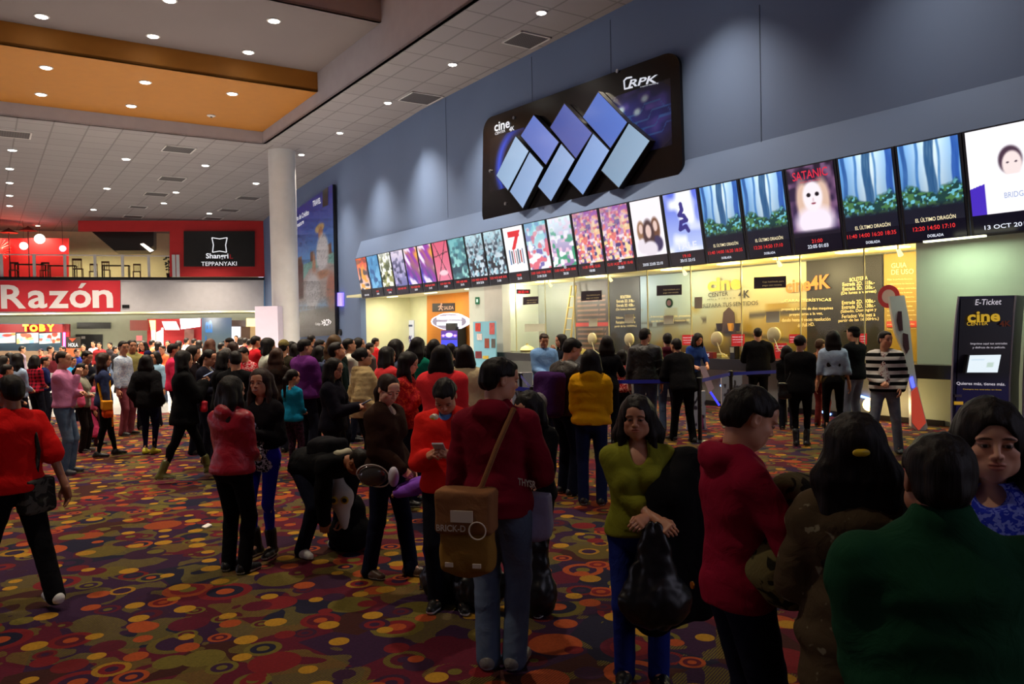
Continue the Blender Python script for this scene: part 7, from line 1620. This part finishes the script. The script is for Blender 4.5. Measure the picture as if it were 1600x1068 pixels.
# dark bags on the floor between the red sweater and the maroon sweatshirt
def plastic_bag(c, w_, d_, h_, label, m_, handles=True, name='plastic_bag', ph=0.0):
    c = np.asarray(c, float)
    o = wsdf(name, label, 'bag', [ELL(c + Z * h_ * .22, V3(w_ * .5, d_ * .45, h_ * .22), I3, .05), CAP(c + Z * h_ * .26, c + Z * h_ * .86, w_ * .46, w_ * .13, .05, V3(0, 1, 0), .5)] + ([CAP(c + Z * h_ * .74 + V3(q * w_ * .17, 0, 0), c + Z * h_ + V3(q * .014, 0, 0), .022, .010, .02) for q in (-1, 1)] if handles else []), .009, m_, c, lambda P: -.012 * np.abs(wob(P * V3(1, 1, .3), 38, ph)) - .005 * wob(P, 70, ph)); return o
M_PB = mat('black_plastic_film', rgb(16, 16, 19), .36, spec=.45)
g = onz(697, 935, 0); plastic_bag(g, .34, .26, .62, 'black plastic bag at the feet of the person in the red sweater', M_PB, ph=1)
g = onz(748, 975, 0) + V3(.0, .28, 0); plastic_bag(g, .34, .28, .70, 'dark bag standing behind the legs of the maroon sweatshirt wearer', M_PB, ph=3)
g = onz(832, 980, 0) + V3(.05, .2, 0); plastic_bag(g, .22, .2, .62, 'dark bag right of the maroon sweatshirt wearer\'s legs', M_PB, ph=5)
# green top: black bag, coat over the arm, strap
m = I['green']; hd = (m['hands'][0] + m['hands'][1]) / 2
c = hd + V3(0, -.03, -.50); c = c + V3(0, -.02, 0); plastic_bag(c, .34, .20, .50, 'black plastic bag held in front of the olive green top', M_PB, ph=7)
w0 = m['hands'][1] if m['hands'][1][0] > m['hands'][0][0] else m['hands'][0]
rt = m['w'](-.20, .12, 1.12)
co = [CAP(rt + V3(-.02, -.02, .02), rt + V3(.08, .10, .16), .10, .10, .05), CAP(rt, rt + V3(.10, .04, -.42), .13, .17, .06, V3(0, 1, 0), .6), CAP(rt + V3(-.08, -.06, -.12), rt + V3(-.12, -.04, -.52), .09, .15, .06, V3(0, 1, 0), .5), CAP(rt + V3(.1, .0, -.5), rt + V3(-.12, -.0, -.52), .12, .12, .06, V3(0, 1, 0), .6)]
wsdf('coat', 'black coat carried over the arm of the person in the olive green top', 'coat', co, .011, cloth((15, 14, 16)), rt, lambda P: -.012 * np.abs(wob(P * V3(1, 1, .4), 24, 2)))
MB().tube([m['w'](-.10, .02, 1.405), m['w'](-.125, .105, 1.33), m['w'](-.15, .13, 1.2)], .016, 8).build('strap', cloth((26, 22, 22)), m['root'], smooth=True)
# camouflage bag and cap in the arms of the maroon pullover
m = I['maroonright']; c = m['w'](.16, .10, 1.03)
wsdf('camouflage_bag', 'camouflage bag tucked under the arm of the maroon pullover', 'bag', [ELL(c, V3(.14, .10, .12), I3, .03), ELL(c + V3(.03, -.02, -.08), V3(.10, .08, .07), I3, .04)], .008, cloth((110, 100, 62), 'camo', (40, 36, 26)), c, lambda P: -.008 * wob(P, 26, 1))
c = (m['hands'][0] + m['hands'][1]) / 2 + V3(-.04, -.02, .06)
wsdf('peaked_cap', 'camouflage cap held in the hands above the phone of the maroon pullover', 'cap', [ELL(c, V3(.10, .09, .065), I3, .02), CAP(c + V3(.06, -.02, -.02), c + V3(.14, -.04, -.03), .05, .045, .02, Z, .2)], .006, cloth((96, 88, 60), 'camo', (34, 30, 22)), c, lambda P: -.004 * wob(P, 40, 4))
MB().lathe(m['w'](-.0, 0, 0) * 0 + I['maroonright']['w'](.19, -.02, .93), [(.014, 0), (.014, .006)], 12, axis=unit(m['R'] @ V3(1, 0, 0))).build('button', mat('brass', rgb(190, 140, 50), .3, 1.0), m['root'])
# yellow hair clip
m = I['clip']; c = m['hc'] + m['Rh'] @ V3(.0, -.136, .012) * m['hsz']
wsdf('hair_clip', 'small yellow bow shaped hair clip in long wavy dark hair', 'hair clip', [ELL(c + V3(q * .014, 0, 0), V3(.015, .008, .011), I3, .004) for q in (-1, 1)] + [ELL(c, V3(.006, .01, .007))], .0022, plain('clip_yellow', 226, 190, 40, .4), c)
# headphones
m = I['red']; T_ = m['w']
hp_ = thing('headphones', 'white and yellow headphones round the neck of the red sweater', 'headphones', T_(0, .05, 1.40))
MB().tube([T_(-.09, .055, 1.41), T_(-.085, -.02, 1.44), T_(-.05, -.07, 1.46), T_(.05, -.07, 1.46), T_(.085, -.02, 1.44), T_(.09, .055, 1.41)], .012, 10).build('headband', plain('headphone_yellow', 206, 176, 40, .4), hp_, smooth=True)
for q in (-1, 1):
    c = T_(q * .085, .075, 1.385); ax = unit(m['R'] @ V3(q * .5, 1, -.2)); MB().lathe(c - ax * .01, [(.032, -.015), (.036, 0), (.034, .018), (.02, .024)], 20, axis=ax).build('ear_cup', plain('headphone_white', 210, 206, 190, .4), hp_, smooth=True)
    MB().lathe(c + ax * .014, [(.018, 0), (.018, .004)], 16, axis=ax).build('badge', _mats['headphone_yellow'], hp_)
MB().tube([T_(-.03, .115, 1.36), T_(.0, .15, 1.22), T_(.03, .115, 1.36)], .003, 6).build('lanyard', plain('lanyard', 60, 10, 20, .5), m['root'])
MB().tube([m['hands'][1] - m['hdir'][1] * .02 + m['R'] @ (V3(math.cos(a), 0, math.sin(a)) * .031) for a in np.linspace(0, 6.28, 14)], .006, 6).build('wristband', plain('wristband_white', 220, 220, 225, .5), m['root'])
# mask held out by the child
m = I['purplekid']; h0 = m['hands'][0]
c = aty(583, 743, h0[1]); X, Y_ = V3(1, 0, 0), V3(0, 1, 0)
mk = thing('toy_mask', 'clear plastic face shield with white rim held out by the child in purple', 'toy mask', c)
rim = [c + Z * (.085 * math.sin(a)) * (1 + .15 * math.cos(a)) + X * (.115 * math.cos(a) - .03 * math.sin(a)) - Y_ * .02 * math.sin(a) for a in np.linspace(0, 6.28, 28)]
MB().tube(rim, .005, 8).build('rim', plain('mask_white', 214, 210, 206, .5), mk)
V, Fc = sdf_mesh([ELL((0, .02, 0), (.112, .06, .082)), ELL((0, .06, 0), (.14, .06, .11), I3, .01, 's')], .008); mesh_obj('visor', V, Fc, mat('visor', rgb(60, 60, 62), .08, spec=.8), mk, local=True, smooth=True)
c2 = c + X * .15 + Z * -.01; V, Fc = sdf_mesh([ELL(c2 - c, (.04, .05, .075))], .008); mesh_obj('strap_pad', V, Fc, plain('mask_lilac', 190, 184, 200, .5), mk, local=True, smooth=True)
# bending person: white hood, black bag, pack
g = onz(548, 858, 0)
wsdf('black_bag', 'soft black bag slumped on the carpet below the bending person', 'bag', [ELL(g + V3(.0, 0, .15), (.19, .17, .17), I3, .04), ELL(g + V3(.02, 0, .34), (.11, .11, .14), I3, .05)], .011, cloth((14, 14, 16)), g, lambda P: -.01 * np.abs(wob(P, 22, 2)))
hw_ = onz(533, 820, .48); hw_ = aty(533, 785, g[1] - .22)
hg = thing('white_hood', 'white hooded garment with two big yellow-rimmed cartoon eyes hanging over the black bag', 'garment', hw_)
V, Fc = sdf_mesh([ELL((0, 0, .04), (.11, .06, .11), I3, .03), CAP((0, 0, .08), (-.03, .02, .19), .07, .05, .04), CAP((.01, 0, -.02), (.03, -.01, -.20), .085, .022, .03, V3(0, 1, 0), .5), CAP((-.09, 0, .05), (-.125, 0, .08), .03, .02, .02)], .009, lambda P: -.006 * wob(P, 26, 1)); mesh_obj('hood', V, Fc, plain('hood_white', 190, 188, 180, .8), hg, local=True, smooth=True)
for q, x in ((-1, -.045), (1, .045)):
    c = V3(x, -.068, .035); MB().lathe(c, [(.034, 0), (.030, .012), (.01, .016)], 16, axis=-V3(0, 1, 0)).build('eye_rim', plain('eye_yellow', 190, 160, 40, .5), hg, local=True); MB().lathe(c - V3(0, .014, 0), [(.020, 0), (.014, .008)], 14, axis=-V3(0, 1, 0)).build('eye', M_BLACK, hg, local=True)
m = I['bend']; backpack(m, 'black backpack on the bending person', (26, 26, 30), z=1.20, y=-.14, sc_=.8)
c = m['w'](0, -.075, 1.40); wsdf('pale_collar', 'pale cream hood lining round the neck of the bending person', 'hood', [CAP(m['w'](-.11, .0, 1.36), m['w'](-.05, -.085, 1.40), .03, .035, .02), CAP(m['w'](-.05, -.085, 1.40), m['w'](.06, -.08, 1.40), .035, .035, .02), CAP(m['w'](.06, -.08, 1.40), m['w'](.11, .0, 1.36), .035, .03, .02)], .008, plain('cream_lining', 170, 164, 140, .8), c)
# smiling person: spotted tunic below the jacket
m = I['smile']; T_ = lambda x, y, z: V3(x, y, z) * m['s']
sdf_obj('tunic', [CAP(T_(0, -.005, .84), T_(0, 0, 1.1), .162 * m['s'], .125 * m['s'], .03, V3(0, 1, 0), .84), CUT(T_(0, 0, .80), (.25, 0, -1)), CUT(T_(0, 0, 1.12), (0, 0, 1))], .012, cloth((196, 190, 200), 'leopard', (16, 14, 18)), m['root'], lambda P: -.004 * wob(P, 26, 1))
sdf_obj('shirt_panel', [BOX(T_(0, .105, 1.17), V3(.030, .012, .10) * m['s'], rotx(.05), .008, .005)], .007, cloth((30, 28, 34), 'print', (150, 150, 190)), m['root'])
# red T-shirt walker's bag
m = I['redshirt']; bag(m, .10, -.10, .82, .26, .28, .12, 'grey and black shoulder bag of the person in the red T-shirt', cloth((44, 44, 40), 'camo', (84, 84, 76)), shoulder=[(.10, -.15, 1.15), (.09, -.10, 1.37), (.09, .0, 1.435), (.10, .12, 1.36), (.15, .12, 1.1)])
# orange bag
m = I['orangebag']; ob = bag(m, .20, .02, .80, .34, .28, .12, 'orange shoulder bag with a yellow panel on a long yellow strap', cloth((206, 70, 20)), flap=cloth((206, 134, 30)))
strap(m, [(.17, -.05, .92), (.11, -.085, 1.2), (.09, -.03, 1.405), (.12, .07, 1.36), (.20, .06, .92)], 'strap', cloth((222, 150, 20)), ob, .022)
MB().tube([m['w'](.14, .1, .68), m['w'](.12, .1, .5)], .012, 6).build('tassel', cloth((222, 120, 20)), ob)
m = I['blackcoat']; bag(m, .16, .22, .98, .20, .15, .07, 'small red bag carried in front of the long black coat', cloth((190, 20, 40), 'leather'), name='hand_bag')
m = I['shawl']; w_ = m['w']; wsdf('pink_shawl', 'pink shawl hanging over the arm of the grey vest top', 'shawl', [CAP(w_(-.16, .0, 1.34), w_(-.20, .02, 1.05), .06, .075, .03), CAP(w_(.16, .0, 1.34), w_(.20, .05, .95), .05, .06, .03), CAP(w_(-.14, -.08, 1.3), w_(.14, -.08, 1.3), .05, .05, .05)], .02, cloth((226, 90, 130)), w_(0, 0, 1.0))
m = I['bluekid']; c = m['hc'] + m['Rh'] @ V3(0, -.12, -.02) * m['hsz']; wsdf('hair_tie', 'pink hair tie of the child in the blue sweater', 'hair tie', [ELL(c, (.026, .02, .026))], .008, plain('tie_pink', 220, 50, 90, .5), c)
m = I['purple']; backpack(m, 'grey blue backpack strap bundle worn on the purple jacket', (60, 66, 90), z=1.22, y=.17, x=.17, sc_=.7)
m = I['pursedark']; backpack(m, 'purple and grey backpack worn by the person left of the yellow jacket', (62, 30, 84), (110, 106, 112), 1.15, z=1.08, y=-.23)
m = I['redback']; bag(m, -.04, -.24, .98, .30, .22, .12, 'black bag behind the wide coral sweater', cloth((14, 14, 16)), name='shoulder_bag')
m = I['blackwoman']; bag(m, -.22, -.02, .86, .22, .26, .12, 'black shoulder bag of the woman in black near the counter', cloth((12, 12, 14), 'leather'), shoulder=[(-.14, -.08, 1.1), (-.10, -.04, 1.40), (-.14, .06, 1.3)])
m = I['denimjacket']; sdf_obj('shorts', [CAP(V3(-.05, 0, .92) * m['s'], V3(.05, 0, .92) * m['s'], .128 * m['s'], None, .03, V3(0, 1, 0), .95), CAP(V3(0, 0, .96) * m['s'], V3(0, 0, .98) * m['s'], .12 * m['s'], .12 * m['s'], .03, V3(0, 1, 0), .8)], .022, cloth((60, 50, 30), 'print', (12, 12, 12)), m['root'])
m = I['striped']; letter('shirt_print', 'NYC', m['w'](-.07, .155, 1.22), m['R'] @ V3(-1, 0, 0) * -1, Z, .14, .09, mat('print_red', rgb(170, 30, 40), .6), m['root'], .03) if False else None
mw = m['w']; sdf_obj('shirt_front', [CAP((.01, .062, 1.0 * m['s']), (.01, .055, 1.34 * m['s']), .112, .07, .02, V3(0, 1, 0), 1.15)], .018, cloth((206, 202, 196), 'print', (120, 40, 44)), m['root'])
g1 = onz(1405, 700, 0)
# glasses
for k in ('glasses', 'whitekit', 'beige'):
    m = I[k]; Rh, hc, z_ = m['Rh'], m['hc'], m['hsz']; G = MB(); h_ = lambda x, y, z: hc + Rh @ (V3(x, y, z) * z_)
    for q in (-1, 1):
        G.tube([h_(q * .032 + .02 * math.cos(a), .10, .002 + .016 * math.sin(a)) for a in np.linspace(0, 6.28, 12)], .0018, 5); G.tube([h_(q * .052, .10, .004), h_(q * .08, .0, .004)], .0018, 5)
    G.tube([h_(-.012, .10, .004), h_(.012, .10, .004)], .0018, 5)
    rt_ = m['root']; mi = np.linalg.inv(m['M']); vv = np.array(G.v); vv = (mi[:3, :3] @ vv.T).T + mi[:3, 3]; mesh_obj('glasses', vv, G.f, M_BLACK, rt_, local=True)
